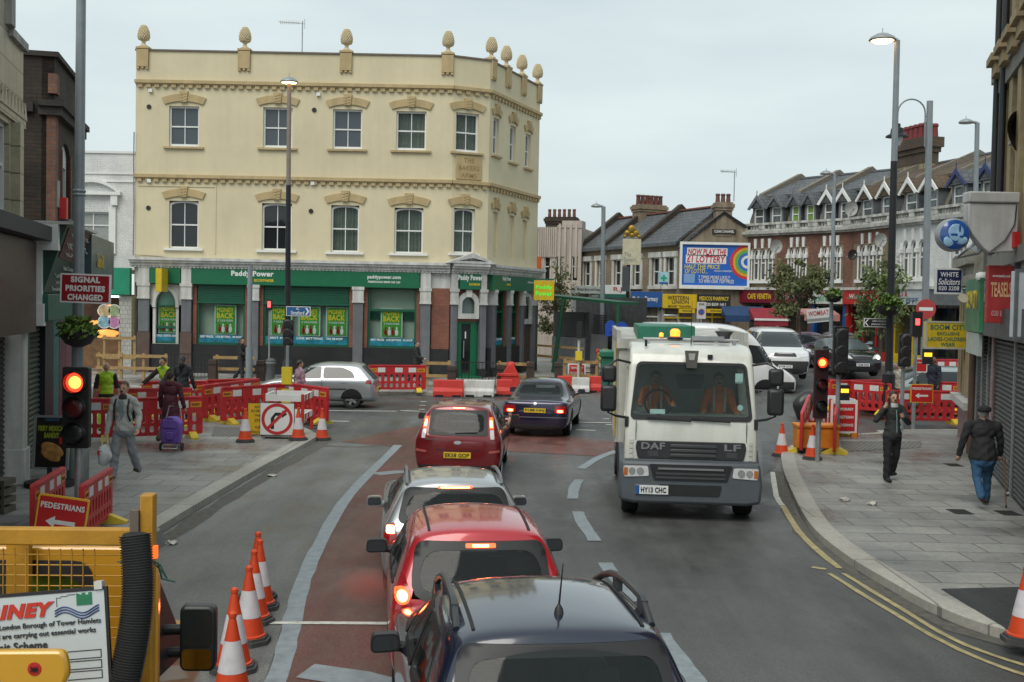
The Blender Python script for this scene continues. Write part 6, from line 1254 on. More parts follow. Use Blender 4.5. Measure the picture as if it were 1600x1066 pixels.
# red and white water blocks along the far kerb
def wblock(p, ang, m, label, L=2.0):
 t = thing('road_block', label, 'road barrier', p, ang, 'red and white plastic road blocks'); t['label'] = label; b = B(); b.prism([(-.22, .0), (.22, 0), (.22, .22), (.12, .32), (.1, .62), (-.1, .62), (-.12, .32), (-.22, .22)], -L / 2 + .02, L / 2 - .02, 'x'); q = b.out('shell', m, t, bev=.025); b = B()
 for x in (-L * .28, L * .28): b.box(x - .16, x + .16, -.225, -.05, -.01, .08)
 b.out('fork_slot', dark, q)
rb = mat('block red', (.55, .035, .025), .5, var=.15); wb = mat('block white', (.6, .6, .57), .55, var=.12, streak=.2)
for x0, x1, y, m, l in ((676, 724, 620, rb, 'red road block left of the white one, before the green door'), (724, 772, 620, wb, 'white road block directly in front of the green corner door'), (775, 800, 619, rb, 'red road block half hidden by the dark blue saloon'), (870, 893, 612, rb, 'red road block just right of the saloon roof'), (893, 921, 615, wb, 'white road block in front of the timber rail'), (921, 947, 613, rb, 'red road block next to the truck mirror'), (946, 962, 611, wb, 'white road block touching the truck side')):
 A, C = G(x0, y), G(x1, y); wblock((A + C) / 2, 0, m, l, (C - A).length)
A = G(797, 602, .12); t = thing('sand_bin', 'red lump of folded plastic barriers before the betting shop side', 'barrier stack', (A.x, 43.5, .12)); b = B(); b.prism([(-.42, 0), (.42, 0), (.36, .5), (.12, .95), (-.1, .95), (-.36, .5)], -.2, .2); b.ico((.02, 0, .95), (.18, .15, .12), 2); b.box(-.5, .3, -.24, -.2, .5, .62); b.out('body', rb, t, bev=.03)
# timber rails, bollards and iron railings on the far pavement
def rail(px0, px1, py0, Y, h, label, posts=2, m=None):
 a, c = D(px0, py0, Y), D(px1, py0, Y); t = thing('timber_rail', label, 'rail', (a.x, Y, .12), 0, 'temporary timber rails'); wd = c.x - a.x; b = B()
 b.box(0, wd, -.03, .03, h - .12, h); b.box(0, wd, -.03, .03, h * .45 - .06, h * .45 + .06); b.out('rail', wood, t)
 for k in range(posts): x = wd * (k + .1) / max(1, posts - .8); b = B(); b.box(x - .05, x + .05, .03, .12, 0, h + .05); b.out('post', wood, t)
rail(150, 262, 565, 44.5, 1.0, 'long timber rail across the left pavement behind the barriers', 4); rail(333, 398, 570, 45.5, .95, 'timber rail behind the man in black', 2); rail(664, 705, 570, 43.5, 1.0, 'timber rail right of the lone barrier', 2); rail(776, 830, 570, 44, 1.0, 'timber rail before the side windows of the betting shop', 2); rail(880, 935, 570, 44.5, 1.1, 'timber rail in front of the fruit stall', 3); rail(160, 212, 540, 47, 1.6, 'tall timber rail in front of the bakery', 3)
woodpost = mat('dark timber post', (.055, .035, .028), .8, var=.3)
for i, (px, py0, Y, l) in enumerate(((333, 562, 45, 'dark square bollard left of the man in black'), (408, 563, 45, 'dark square bollard behind the grey column base'), (706, 572, 43, 'dark square bollard before the green corner door'), (783, 570, 43.5, 'dark square bollard left of the red barrier stack'), (829, 566, 44, 'dark square bollard at the end of the timber rail'), (873, 566, 46, 'reddish square bollard under the green shelter post'), (929, 566, 46, 'dark square bollard in front of the fruit crates'), (945, 560, 46.5, 'dark square bollard close to the truck'))):
 a = D(px, py0, Y); t = thing('bollard', l, 'bollard', (a.x, Y, .12), 0, 'dark timber bollards'); b = B(); b.box(-.16, .16, -.16, .16, 0, a.z - .12); q = b.out('body', woodpost, t, bev=.02); b = B(); b.box(-.17, .17, -.17, .17, a.z - .34, a.z - .28); b.out('band', ink, q)
a = D(423, 560, 44); t = thing('bollard', 'round grey bollard right of the dark square ones', 'bollard', (a.x, 44, .12)); b = B(); b.lathe([(.22, 0), (.22, .1), (.17, .15), (.16, a.z - .4), (.2, a.z - .32), (.2, a.z - .2), (.1, a.z - .12)], 16); q = b.out('body', mat('bollard grey', (.09, .09, .095), .6), t); b = B(); b.lathe([(.205, a.z - .31), (.205, a.z - .27)], 16, caps=False); b.out('band', steel, q)
def railing(px0, px1, py0, Y, label):
 a, c = D(px0, py0, Y), D(px1, py0, Y); t = thing('iron_railing', label, 'railing', (a.x, Y, .12), 0, 'black iron railings'); wd = c.x - a.x; b = B(); h = 1.05; b.box(0, wd, -.015, .015, h - .03, h); b.box(0, wd, -.015, .015, .1, .13); b.out('rail', ink, t); b = B(); n = int(wd / .13)
 for k in range(n + 1): x = wd * k / n; b.cyl((x, 0, .1), (x, 0, h), .011, n=5)
 b.out('bars', ink, t); b = B()
 for k in range(max(1, int(wd / .8))):
  x = .4 + k * .8; b.tube([(x + .16 * math.cos(q), -.02, .5 + .16 * math.sin(q)) for q in [6.28 * j / 14 for j in range(15)]], .012, 5)
 b.out('scrolls', ink, t)
railing(262, 330, 570, 45, 'black iron railing behind the workers'); railing(711, 780, 574, 43, 'black scrolled iron railing before the green corner door')
# fruit stall, crates
p = D(963, 560, 47.5); t = thing('fruit_stall', 'timber fruit stall heaped with greenery beside the truck', 'stall', (p.x, 47.5, .1)); b = B(); b.box(-.8, .8, -.1, .8, .85, .92); b.box(-.8, -.72, -.1, .8, 0, .9); b.box(.72, .8, -.1, .8, 0, .9); b.box(-.8, .8, -.12, -.08, .4, .52); b.out('table', wood, t);
rr = random.Random(3); fr_c = [mat('melon green', (.05, .1, .02), .4), mat('orange fruit', (.5, .17, .02), .5), mat('red fruit', (.3, .03, .03), .45), mat('lime fruit', (.2, .28, .04), .45)]
for i, c in enumerate(fr_c):
 b = B()
 for k in range(16): b.ico((rr.uniform(-.75, .75), rr.uniform(-.05, .7), .98 + rr.uniform(0, .42)), rr.uniform(.07, .13), 1)
 tag(b.out('fruit', c, t), kind='stuff')
for i, (dx, dz) in enumerate(((0, 0), (.03, .3), (-.02, .6), (.62, 0), (.6, .3), (.64, .6))):
 q = D(917, 575, 46.6); t = thing('crate', ('bottom crate of the left stack by the fruit stall', 'middle crate in the left stack by the fruit stall', 'top crate of the left stack by the fruit stall', 'bottom crate of the right stack by the fruit stall', 'middle crate in the right stack by the fruit stall', 'top crate of the right stack by the fruit stall')[i], 'crate', (q.x + dx, 46.6, .12 + dz), 0, 'stacked printed fruit crates'); b = B(); b.plate(rc(-.29, .29, 0, .29), [rnd(rc(-.1, .1, .18, .23), .02)], -.2, -.18); b.box(-.29, -.27, -.18, .2, 0, .29); b.box(.27, .29, -.18, .2, 0, .29); b.box(-.27, .27, .18, .2, 0, .29); b.box(-.27, .27, -.18, .18, 0, .02); o = b.out('box', mat('crate print', (.42, .4, .36), .7, var=.35, vs=7), t); b = B(); b.box(-.22, .22, -.204, -.2005, .05, .15); b.out('print', mat('crate print blue', (.2, .18, .2), .6, var=.6, vs=14), o)
for i, (px, py) in enumerate(((954, 508), (972, 510))):
 t = thing('hanging_bag', ('blue bag hanging left in the grocer doorway', 'blue bag hanging right in the grocer doorway')[i], 'bag', D(px, py, 48.5), 0, 'blue bags at the grocer'); b = B(); b.prism(rnd([(-.22, -.5), (.2, -.45), (.26, .0), (.08, .2), (-.06, .2), (-.24, .02)], .05), -.06, .06); b.prism([(-.05, -.3), (.34, -.42), (.3, -.1)], -.1, -.05)
 b.out('bag', mat('bag blue', (.015, .06, .35), .4), t); b = B(); b.cyl((0, 0, .1), (0, 0, .7), .012, n=5); b.out('string', ink, t)
a = D(905, 500, 44.2); t, h = post('sign_post', 'white slim post with a yellow crossing box in front of the shelter', 'post', 905, 517, 44.2, .05, offwhite); b = B(); zz = D(905, 557, 44).z - .12; b.box(-.13, .13, -.12, .06, zz - .18, zz + .18); b.out('push_button_box', mat('crossing box yellow', (.65, .5, .03), .45), t); b = B(); b.box(-.1, .1, -.14, .0, h - .3, h + .35); b.out('signal_head', black, t)
# advertising board on the left pavement
p = G(70, 762, .12); t = thing('pavement_board', 'framed black poster board advertising a sandwich beside the shutter', 'poster board', p + V((0, .2, 0))); T = MX.Rotation(rad(-6), 4, 'X'); b = B(T); s_ = 20.3 / F; w_, h_ = 54 * s_, 82 * s_
b.plate(rc(-w_ / 2, w_ / 2, .28, .28 + h_), [rc(-w_ / 2 + .04, w_ / 2 - .04, .32, .24 + h_)], -.03, .03); f = b.out('frame', mat('alu frame', (.36, .38, .37), .4, .5), t); b = B(T); b.box(-w_ / 2 + .03, w_ / 2 - .03, -.01, .02, .31, .25 + h_); q = b.out('poster', mat('poster black', (.02, .016, .014), .3, var=.3), f)
for s, fw, fh, z, c in (('GREGGS', .4, .05, .92, mat('poster blue', (.05, .13, .25), .4)), ('FIERY MEXICAN', .78, .1, .76, mat('poster olive', (.3, .36, .03), .4)), ('BANDIT', .42, .1, .63, mat('poster olive', (.3, .36, .03), .4))): say2(s, w_ * fw, h_ * fh, c, q, 0, -.013 - .105 * 0, .28 + h_ * z, T, bold=.04)
b = B(T @ MX.Translation((0, -.012, .28 + h_ * .32)) @ MX.Rotation(rad(25), 4, 'Y')); b.ico((0, 0, .05), (w_ * .34, .012, h_ * .12), 3); b.ico((.02, 0, -.05), (w_ * .3, .011, h_ * .09), 3); b.out('sandwich_picture', mat('bread tan', (.42, .2, .05), .5, var=.5, vs=9), q); b = B(T); b.box(w_ * .22, w_ * .42, -.014, -.0105, .28 + h_ * .47, .28 + h_ * .6); b.out('price_flash', signred, q)
b = B(); b.lathe([(.42, 0), (.42, .08), (.1, .12)], 18); b.box(-.04, .04, -.02, .02, .1, .32); b.out('base', rubber, t)
# wooden pallet edge at the far left
p = G(4, 800, .12); t = thing('crate', 'weathered wooden crate against the left edge pillar', 'crate', p); b = B()
for k in range(4): b.box(-.3, .12, -.2, .2, k * .14, k * .14 + .09)
b.out('slats', mat('old grey timber', (.1, .085, .065), .9, var=.4), t); b = B(); b.box(-.3, -.26, -.22, -.2, 0, .52); b.box(.08, .12, -.22, -.2, 0, .52); b.out('corner_post', mat('old grey timber', (.1, .085, .065), .9), t)
# ---------------------------------------------------------------- cars
def cage_mesh(st, bulge=(.05, .05), lv=3):
 b = B(); rings = []
 for pts in st:
  c0 = b.bm.verts.new(pts[0]); rt_ = [b.bm.verts.new(p) for p in pts[1:-1]]; c1 = b.bm.verts.new(pts[-1]); lf_ = [b.bm.verts.new((-p[0], p[1], p[2])) for p in pts[1:-1]]
  rings.append([c0] + rt_ + [c1] + lf_[::-1])
 n = len(rings[0])
 for i in range(len(rings) - 1):
  for k in range(n): b.fv([rings[i][k], rings[i][(k + 1) % n], rings[i + 1][(k + 1) % n], rings[i + 1][k]])
 m = len(st[0])
 for ring, pts, dy in ((rings[0], st[0], -bulge[0]), (rings[-1], st[-1], bulge[1])):
  cc = [ring[0]] + [b.bm.verts.new((0, p[1] + dy, p[2])) for p in pts[1:-1]] + [ring[m - 1]]
  for k in range(m - 1):
   r0 = ring[k]; r1 = ring[k + 1]; l0 = ring[(n - k) % n]; l1 = ring[(n - k - 1) % n]
   if k == 0: b.fv([r0, r1, cc[1]]); b.fv([r0, cc[1], l1])
   elif k == m - 2: b.fv([r0, r1, cc[k]]); b.fv([l0, cc[k], l1])
   else: b.fv([r0, r1, cc[k + 1], cc[k]]); b.fv([cc[k], cc[k + 1], l1, l0])
 bmesh.ops.recalc_face_normals(b.bm, faces=b.bm.faces)
 me = bpy.data.meshes.new('c'); b.bm.to_mesh(me); b.bm.free(); o = bpy.data.objects.new('c', me); COL.objects.link(o)
 sm = o.modifiers.new('s', 'SUBSURF'); sm.levels = lv; sm.render_levels = lv; me2 = evaluated(o); drop(o); return me2
class Body:
 def __init__(s, me):
  s.bvh = BVHTree.FromPolygons([v.co.copy() for v in me.vertices], [list(p.vertices) for p in me.polygons])
 AX = {'rear': ((0, 1), lambda p: (V((p[0], -9, p[1])), V((0, 1, 0)))), 'front': ((0, 1), lambda p: (V((p[0], 19, p[1])), V((0, -1, 0)))), 'right': ((0, 1), lambda p: (V((9, p[0], p[1])), V((-1, 0, 0)))), 'left': ((0, 1), lambda p: (V((-9, p[0], p[1])), V((1, 0, 0)))), 'top': ((0, 1), lambda p: (V((p[0], p[1], 9)), V((0, 0, -1))))}
 def hit(s, ax, p):
  o, d = s.AX[ax][1](p); h = s.bvh.ray_cast(o, d)
  if h[0] is None:
   q = s.bvh.find_nearest(o + d * 9.5); return q[0], q[1], d
  return h[0], h[1], d
 def panel(s, ax, outl, name, m, parent, off=.006, res=.06, thick=.03, hole=None):
  pts = []
  for i, p in enumerate(outl):
   a = V(p); c = V(outl[(i + 1) % len(outl)]); n = max(1, int((c - a).length / res))
   for k in range(n): pts.append(a.lerp(c, k / n))
  nb = len(pts); ol = list(pts); E_ = [(i, (i + 1) % nb) for i in range(nb)]
  if hole: pts += [V(p) for p in hole]; E_ += [(nb + i, nb + (i + 1) % len(hole)) for i in range(len(hole))]
  x0, x1 = min(p.x for p in pts), max(p.x for p in pts); y0, y1 = min(p.y for p in pts), max(p.y for p in pts)
  x = x0 + res / 2
  while x < x1:
   y = y0 + res / 2
   while y < y1:
    if inside((x, y), ol): pts.append(V((x, y)))
    y += res
   x += res
  vv, _, ff, *_ = geometry.delaunay_2d_cdt(pts, E_, [], 0, 1e-5)
  b = B(); W = []; dd = None
  for p in vv: co, no, d = s.hit(ax, p); W.append(b.bm.verts.new(co - d * off + no * .001)); dd = d
  for t in ff:
   c = sum((vv[i] for i in t), V((0, 0))) / len(t)
   if inside(c, ol) and not (hole and inside(c, hole)): b.fv([W[i] for i in t])
  b.bm.verts.ensure_lookup_table(); be = [e for e in b.bm.edges if len(e.link_faces) == 1]
  for v in [v for v in b.bm.verts if not v.link_edges]: b.bm.verts.remove(v)
  g = bmesh.ops.extrude_edge_only(b.bm, edges=be)
  for v in g['geom']:
   if isinstance(v, bmesh.types.BMVert): v.co += dd * thick
  bmesh.ops.recalc_face_normals(b.bm, faces=b.bm.faces)
  sgn = sum((f.normal.dot(dd) * f.calc_area() for f in b.bm.faces))
  return b.out(name, m, parent, ang=50, norm=False)
def stations(L, W, H, kind='hatch', belt=.64, rr=.3, rf=None, cw=None, hoodz=.6, nosez=.47, roofw=.7, zu=.2, boot=None, tail=.04):
 w_ = W / 2; zb = belt * H; rf = rf or L * .56; cw = cw or L * .73; hz = hoodz * H; nz = nosez * H; rw = roofw * w_
 def P(y, zb, zr, wr, ww=1, ys=None, cab=True):
  yk = ys or [y] * 9; x = w_ * ww
  a = [(0, yk[0], zu), (x * .8, yk[1], zu), (x * .96, yk[2], zu + .1), (x, yk[3], (zu + zb) * .5 + .04), (x * .985, yk[4], zb - .05)]
  if cab: a += [(x * .95, yk[5], zb + .03), (wr * 1.03, yk[6], zr - .11), (wr * .86, yk[7], zr - .015), (0, yk[8], zr + .025)]
  else: a += [(x * .93, yk[5], zb + .0), (x * .8, yk[6], zr - .015), (x * .5, yk[7], zr + .005), (0, yk[8], zr + .015)]
  return a
 S_ = []
 if kind == 'hatch':
  ys = [.05, .04, .0, 0, tail * .4, tail, rr * .82, rr * .95, rr]; S_.append(P(0, zb, H - .03, rw * .94, .93, ys)); S_.append(P(0, zb, H - .015, rw * .97, .985, [y + (.1 if k < 6 else .1) for k, y in enumerate(ys)]))
  S_.append(P(0, zb, H, rw, 1, [max(y, rr * .7) + .3 for y in ys]))
 else:
  bz = boot[1] * H; by = boot[0]
  S_.append(P(0, bz - .03, bz, rw, .92, [.06, .05, .0, 0, .02, .05, .07, .08, .09], False)); S_.append(P(.12, bz, bz + .02, rw, .985, None, False)); S_.append(P(by - .05, zb, bz + .035, rw, 1, None, False)); S_.append(P(rr, zb, H - .02, rw * .97, 1)); S_.append(P(rr + .35, zb, H, rw, 1))
 S_.append(P((rr + rf) / 2 + .1, zb, H + .01, rw, 1)); S_.append(P(rf, zb - .01, H - .02, rw * .96, 1)); S_.append(P(cw - .04, (zb + hz) / 2 - .02, hz + .05, rw, .995, None, False)); S_.append(P((cw + L) / 2, hz - .05, hz - .02, rw, .98, None, False))
 ys = [L - .06, L - .05, L - .02, L, L - .03, L - .08, L - .12, L - .1, L - .09]; S_.append(P(0, nz + .03, nz + .1, rw, .95, [y - .14 for y in ys], False)); S_.append(P(0, nz - .06, nz + .03, rw, .86, ys, False)); return S_
def wheel(parent, x, y, r, wd, side, style=5):
 b = B(); s = side; prof = [(r * .64, -wd / 2), (r * .93, -wd / 2), (r, -wd * .36), (r, wd * .36), (r * .93, wd / 2), (r * .64, wd / 2)]; b.lathe(prof, 28, (x, y, r), 'x', False); wh_ = b.out('wheel', rubber, parent)
 b = B(); o = x + s * (wd / 2 - .03); b.lathe([(r * .67, -.01), (r * .67, .034), (r * .6, .034), (r * .58, .0)], 26, (o, y, r), 'x', False)
 for k in range(style):
  a = 2 * math.pi * k / style; d = V((0, math.cos(a), math.sin(a))); e = V((0, -math.sin(a), math.cos(a))); c = V((o + s * .015, y, r)); h_ = V((.012 * s, 0, 0)); b.hexa([c + d * r * .1 - e * .05 - h_, c + d * r * .62 - e * .035 - h_, c + d * r * .62 + e * .035 - h_, c + d * r * .1 + e * .05 - h_, c + d * r * .1 - e * .05 + h_, c + d * r * .62 - e * .035 + h_, c + d * r * .62 + e * .035 + h_, c + d * r * .1 + e * .05 + h_])
 b.cyl((o - .01, y, r), (o + s * .035, y, r), r * .16, n=14); b.out('rim', mat('alloy rim', (.42, .43, .44), .3, .8), wh_)
 b = B(); b.cyl((o - s * .03, y, r), (o - s * .02, y, r), r * .62, n=22); b.out('brake_disc', dark, wh_)
def shrink(poly, d):
 cx = sum(p[0] for p in poly) / len(poly); cy = sum(p[1] for p in poly) / len(poly); return [(p[0] - math.copysign(d, p[0] - cx), p[1] - math.copysign(d, p[1] - cy)) for p in poly]
def hollow(me, wins):
 bm = bmesh.new(); bm.from_mesh(me); kill = []
 for f in bm.faces:
  c = f.calc_center_median(); n = f.normal
  for ax, p in wins:
   if (ax == 'rear' and n.y < -.15 and c.y < 1.6 and inside((c.x, c.z), p)) or (ax == 'front' and n.y > .15 and inside((c.x, c.z), p)) or (ax == 'right' and n.x > .25 and inside((c.y, c.z), p)) or (ax == 'left' and n.x < -.25 and inside((c.y, c.z), p)): kill.append(f); break
 bmesh.ops.delete(bm, geom=kill, context='FACES'); bm.to_mesh(me); bm.free()
seatm = mat('car seat cloth', (.06, .062, .065), .9, var=.2); seecar = glassy('see through car glass', (.02, .026, .026), tr=.6)
def cabin(t, L, W, y0=.75):
 b = B(); b.box(-W * .4, W * .4, .4, L * .72, .4, .46); b.out('cabin_floor', dark, t)
 def seat(x, y, hw): b = B(); b.prism(rnd([(x - hw, .45), (x + hw, .45), (x + hw * .9, 1.0), (x - hw * .9, 1.0)], .06), y, y + .13); b.box(x - .11, x + .11, y + .02, y + .11, 1.04, 1.2); b.out('seat', seatm, t, bev=.03)
 for x in (-.38, .38): seat(x, y0, .3); seat(x, y0 + .85, .25)
 b = B(); b.box(-W * .38, W * .38, L * .62, L * .72, .5, .92); b.out('dashboard', seatm, t)
def car(name, label, cat, x, y, head, L, W, H, pm, st, lights='rear', plate=None, glassm=None, sidewin=None, rearwin=None, screen=None, wb=(.19, .8), wr=.31, group=None, lamps=None, brk=True, mir=None, z=None, archm=None, extras=None, see=False):
 t = thing(name, label, cat, (x, y, gz(x, y) if z is None else z), head, group); me = cage_mesh(st); b_ = Body(me); gm = glassm or (seecar if see else carglass)
 if see: hollow(me, [('rear', shrink(rearwin[0], .025)), ('front', shrink(screen[0], .03))] + [(a_, shrink(p_, .025)) for p_, r_ in sidewin for a_ in ('right', 'left')]); cabin(t, L, W, see)
 body = link('body', me, pm, t, ang=60)
 yb = [L * wb[0], L * wb[1]]
 for yy in yb:
  for s, ax in ((1, 'right'), (-1, 'left')):
   pr = [(yy + (wr + .06) * math.cos(a), max(.19, wr + (wr + .06) * math.sin(a))) for a in [math.pi * (1.12 - 1.24 * k / 14) for k in range(15)]]; b_.panel(ax, pr, 'wheel_arch', archm or dark, body, .003, .08, .02); h_ = b_.hit(ax, (yy, wr * 1.0))[0]; wheel(t, s * (abs(h_.x) - .085), yy, wr, .2, s)
 if rearwin:
  g_ = b_.panel('rear', rnd(rearwin[0], rearwin[1]), 'rear_window', gm, t, .006)
  if see: b_.panel('rear', rnd(rearwin[0], rearwin[1]), 'window_seal', ink, g_, .01, hole=rnd(shrink(rearwin[0], .07), .1 if max(rearwin[1] if isinstance(rearwin[1], list) else [0]) < .15 else .2))
 if screen: b_.panel('front', rnd(screen[0], screen[1]), 'windscreen', gm, t, .006)
 for poly, r in (sidewin or []):
  for ax in ('right', 'left'):
   g_ = b_.panel(ax, rnd(poly, r), 'side_window', gm, t, .005)
   if see: b_.panel(ax, rnd(poly, r), 'window_seal', ink, g_, .008, hole=rnd(shrink(poly, .05), .05))
 for ax, poly, r, nm, m in (extras or []): b_.panel(ax, rnd(poly, r), nm, m, t, .009 if nm != 'bumper' else .004)
 if mir:
  for s in (1, -1):
   b = B(); c = (s * mir[0], mir[1], mir[2]); b.prism(rnd([(c[0] - .11, c[2] - .065), (c[0] + .11, c[2] - .055), (c[0] + .1, c[2] + .075), (c[0] - .1, c[2] + .07)], .05), c[1] - .03, c[1] + .06); b.cyl((s * (mir[0] - .2), mir[1] + .03, mir[2] - .04), (c[0], c[1] + .03, c[2] - .03), .04, n=8); m_ = b.out('mirror', mir[3], t); b = B(); b.prism(rnd([(c[0] - .095, c[2] - .05), (c[0] + .095, c[2] - .042), (c[0] + .085, c[2] + .06), (c[0] - .085, c[2] + .056)], .04), c[1] - .036, c[1] - .031); b.out('mirror_glass', glassy('mirror glass', (.03, .036, .04), rough=.03), m_)
 if plate:
  s_, px_, pz, rear, w_ = plate; h_ = b_.hit('rear' if rear else 'front', (px_, pz))[0]; sg = -1 if rear else 1; b = B(); b.box(px_ - w_ / 2, px_ + w_ / 2, h_.y + sg * .03, h_.y + sg * .0 - sg * .02, pz - .055, pz + .055); q = b.out('number_plate', plateY if rear else plateW, t); tx = txt(s_, w_ * .88, .075, ink, q, bold=.02); tx.matrix_local = MX.Translation((px_, h_.y + sg * .031, pz)) @ (MX() if rear else MX.Rotation(math.pi, 4, 'Z'))
 return t, b_, body
def arc_strip(b_, t, ax, pts, wd, name, m, off=.007):
 """thin trim line laid on the body: rubber strip, panel gap, chrome"""
 P_ = [V(p) for p in pts]; o = offs(P_, wd / 2); c = offs(P_, -wd / 2); return b_.panel(ax, [tuple(p) for p in o] + [tuple(p) for p in c[::-1]], name, m, t, off, .08, .01)
gapm = mat('panel gap', (.012, .012, .012), .7)
grot = mat('grubby bumper', (.03, .03, .032), .55, var=.2)
def head_to(p0, p1): return math.atan2(p1[1] - p0[1], p1[0] - p0[0]) - math.pi / 2
# --- blue people carrier nearest the camera
st = stations(4.0, 1.74, 1.66, belt=.62, rr=.42, rf=1.85, cw=2.95, hoodz=.6, roofw=.74)
pb = paint('midnight blue paint', (.007, .011, .03), .1, .2)
c0 = D(872, 1000, 6.35); t, b_, body = car('people_carrier', 'dark blue people carrier with roof rails nearest the camera, cut by the lower edge', 'car', .375, 5.95, rad(8), 4.0, 1.74, 1.66, pb, st, see=.95, sidewin=[([(.5, 1.12), (1.35, 1.1), (1.35, 1.5), (.72, 1.52)], .06), ([(1.42, 1.1), (2.2, 1.07), (2.25, 1.49), (1.42, 1.5)], .05), ([(2.27, 1.07), (2.9, 1.06), (2.45, 1.47), (2.31, 1.48)], .05)], rearwin=([(-.68, .98), (.68, .98), (.6, 1.57), (-.6, 1.57)], .1), screen=([(-.66, 1.1), (.66, 1.1), (.55, 1.52), (-.55, 1.52)], .08), mir=(.95, 2.15, 1.04, black), plate=('LX04 KWD', 0, .72, True, .52), extras=[('rear', [(-.85, .22), (.85, .22), (.86, .55), (-.86, .55)], .08, 'bumper', grot), ('rear', [(-.84, .75), (-.7, .75), (-.68, 1.25), (-.74, 1.25)], .04, 'tail_light', lampred), ('rear', [(.84, .75), (.7, .75), (.68, 1.25), (.74, 1.25)], .04, 'tail_light', lampred)])
for s in (1, -1):
 b = B(); pr = []
 for k in range(9): y = .62 + 1.75 * k / 8; h_ = b_.hit('top', (s * .58, y))[0]; pr.append((s * .585, y, h_.z + (.085 if 0 < k < 8 else .0) + (.0 if 0 < k < 8 else -.01)))
 b.tube(pr, .025, 8)
 for k in (1, 4, 7): b.box(s * .585 - .02, s * .585 + .02, pr[k][1] - .06, pr[k][1] + .06, pr[k][2] - .1, pr[k][2])
 b.out('roof_rail', mat('rail black', (.035, .037, .04), .4), t)
 arc_strip(b_, t, 'top', [(s * .5, .5), (s * .505, 1.4), (s * .49, 2.3)], .02, 'roof_seam', gapm)
h_ = b_.hit('top', (.02, .62))[0]; b = B(); b.lathe([(.032, -.01), (.024, .03), (.009, .055)], 10, h_); b.tube([h_ + V((0, 0, .05)), h_ + V((.01, -.05, .31))], [.007, .003], 6); b.out('antenna', black, t)
# --- red small hatch
st = stations(3.3, 1.6, 1.53, belt=.63, rr=.34, rf=1.85, cw=2.4, hoodz=.62, roofw=.74, tail=.03)
pr_ = paint('bright red paint', (.42, .012, .022), .15, .25)
t, b_, body = car('hatchback', 'bright red small hatchback with a rounded rear window and round tail lights', 'car', -.21, 9.4, rad(6.5), 3.3, 1.6, 1.53, pr_, st, see=.6, sidewin=[([(.45, 1.0), (.95, .98), (.95, 1.33), (.6, 1.33)], .05), ([(1.02, .98), (1.7, .96), (1.72, 1.33), (1.02, 1.34)], .05), ([(1.78, .96), (2.5, .95), (2.0, 1.3), (1.82, 1.32)], .05)], rearwin=([(-.62, .96), (.62, .96), (.56, 1.42), (-.56, 1.42)], [.2, .2, .1, .1]), screen=([(-.6, 1.0), (.6, 1.0), (.5, 1.36), (-.5, 1.36)], .08), mir=(.9, 2.0, 1.0, black), plate=('LN06 FHV', 0, .62, True, .5), wr=.29, extras=[('rear', [(-.76, .24), (.76, .24), (.77, .42), (-.77, .42)], .05, 'bumper', paint('bright red paint', (.42, .012, .022)))])
def disc(cx, cz, r, n=18): return [(cx + r * math.cos(2 * math.pi * k / n), cz + r * math.sin(2 * math.pi * k / n)) for k in range(n)]
for s in (-1, 1):
 lens = b_.panel('rear', rnd([(s * .6, .66), (s * .765, .68), (s * .735, 1.08), (s * .67, 1.2), (s * .61, 1.04)], .05), 'tail_light', mat('deep red lamp', (.3, .008, .01), .2, coat=1), t, .012)
 b_.panel('rear', disc(s * .672, 1.0, .068), 'brake_lamp', brake, lens, .018, .03); b_.panel('rear', disc(s * .672, 1.0, .045), 'bulb', brakehot, lens, .022, .03); b_.panel('rear', disc(s * .674, .81, .075), 'reversing_lamp', mat('amber red lens', (.42, .06, .03), .2, coat=1, var=.3, vs=18), lens, .018, .03); b_.panel('rear', disc(s * .674, .82, .028), 'indicator', mat('red lens core', (.5, .02, .01), .2), lens, .023, .02)
 arc_strip(b_, t, 'top', [(s * .44, .4), (s * .455, 1.2), (s * .44, 1.95)], .022, 'roof_seam', gapm)
bk = b_.panel('rear', rnd([(-.13, 1.37), (.13, 1.37), (.13, 1.405), (-.13, 1.405)], .01), 'high_brake_light', brake, t, .018, .03); b_.panel('rear', [(-.07, 1.377), (.07, 1.377), (.07, 1.398), (-.07, 1.398)], 'bulb', brakehot, bk, .022, .03)
h_ = b_.hit('rear', (-.42, .86))[0]; tx = txt('picanto', .3, .07, chrome, t, (-.42, h_.y - .012, .83), name='badge'); b = B(); hw_ = b_.hit('rear', (0, .97))[0]; b.hexa([(-.4, hw_.y - .03, .955), (.12, hw_.y - .03, .945), (.12, hw_.y - .01, .945), (-.4, hw_.y - .01, .955), (-.4, hw_.y - .03, .975), (.12, hw_.y - .03, .975), (.12, hw_.y - .01, .975), (-.4, hw_.y - .01, .975)]); b.out('wiper', black, t)
# --- silver estate
st = stations(4.5, 1.76, 1.39, belt=.62, rr=.42, rf=1.75, cw=3.25, hoodz=.63, roofw=.7)
ps = paint('silver paint', (.42, .43, .44), .7, .28)
t, b_, body = car('estate_car', 'silver estate car with roof rails between the two red cars', 'car', -.6, 12.8, rad(6), 4.5, 1.76, 1.39, ps, st, see=.85, sidewin=[([(.55, 1.0), (1.3, .98), (1.3, 1.28), (.8, 1.3)], .05), ([(1.38, .98), (2.2, .96), (2.2, 1.29), (1.38, 1.3)], .05), ([(2.28, .96), (3.1, .94), (2.55, 1.25), (2.32, 1.28)], .05)], rearwin=([(-.68, .93), (.68, .93), (.58, 1.3), (-.58, 1.3)], .09), screen=([(-.64, 1.0), (.64, 1.0), (.52, 1.32), (-.52, 1.32)], .08), mir=(.97, 2.1, .82, ps), plate=('KN05 EVW', 0, .78, True, .52), extras=[])
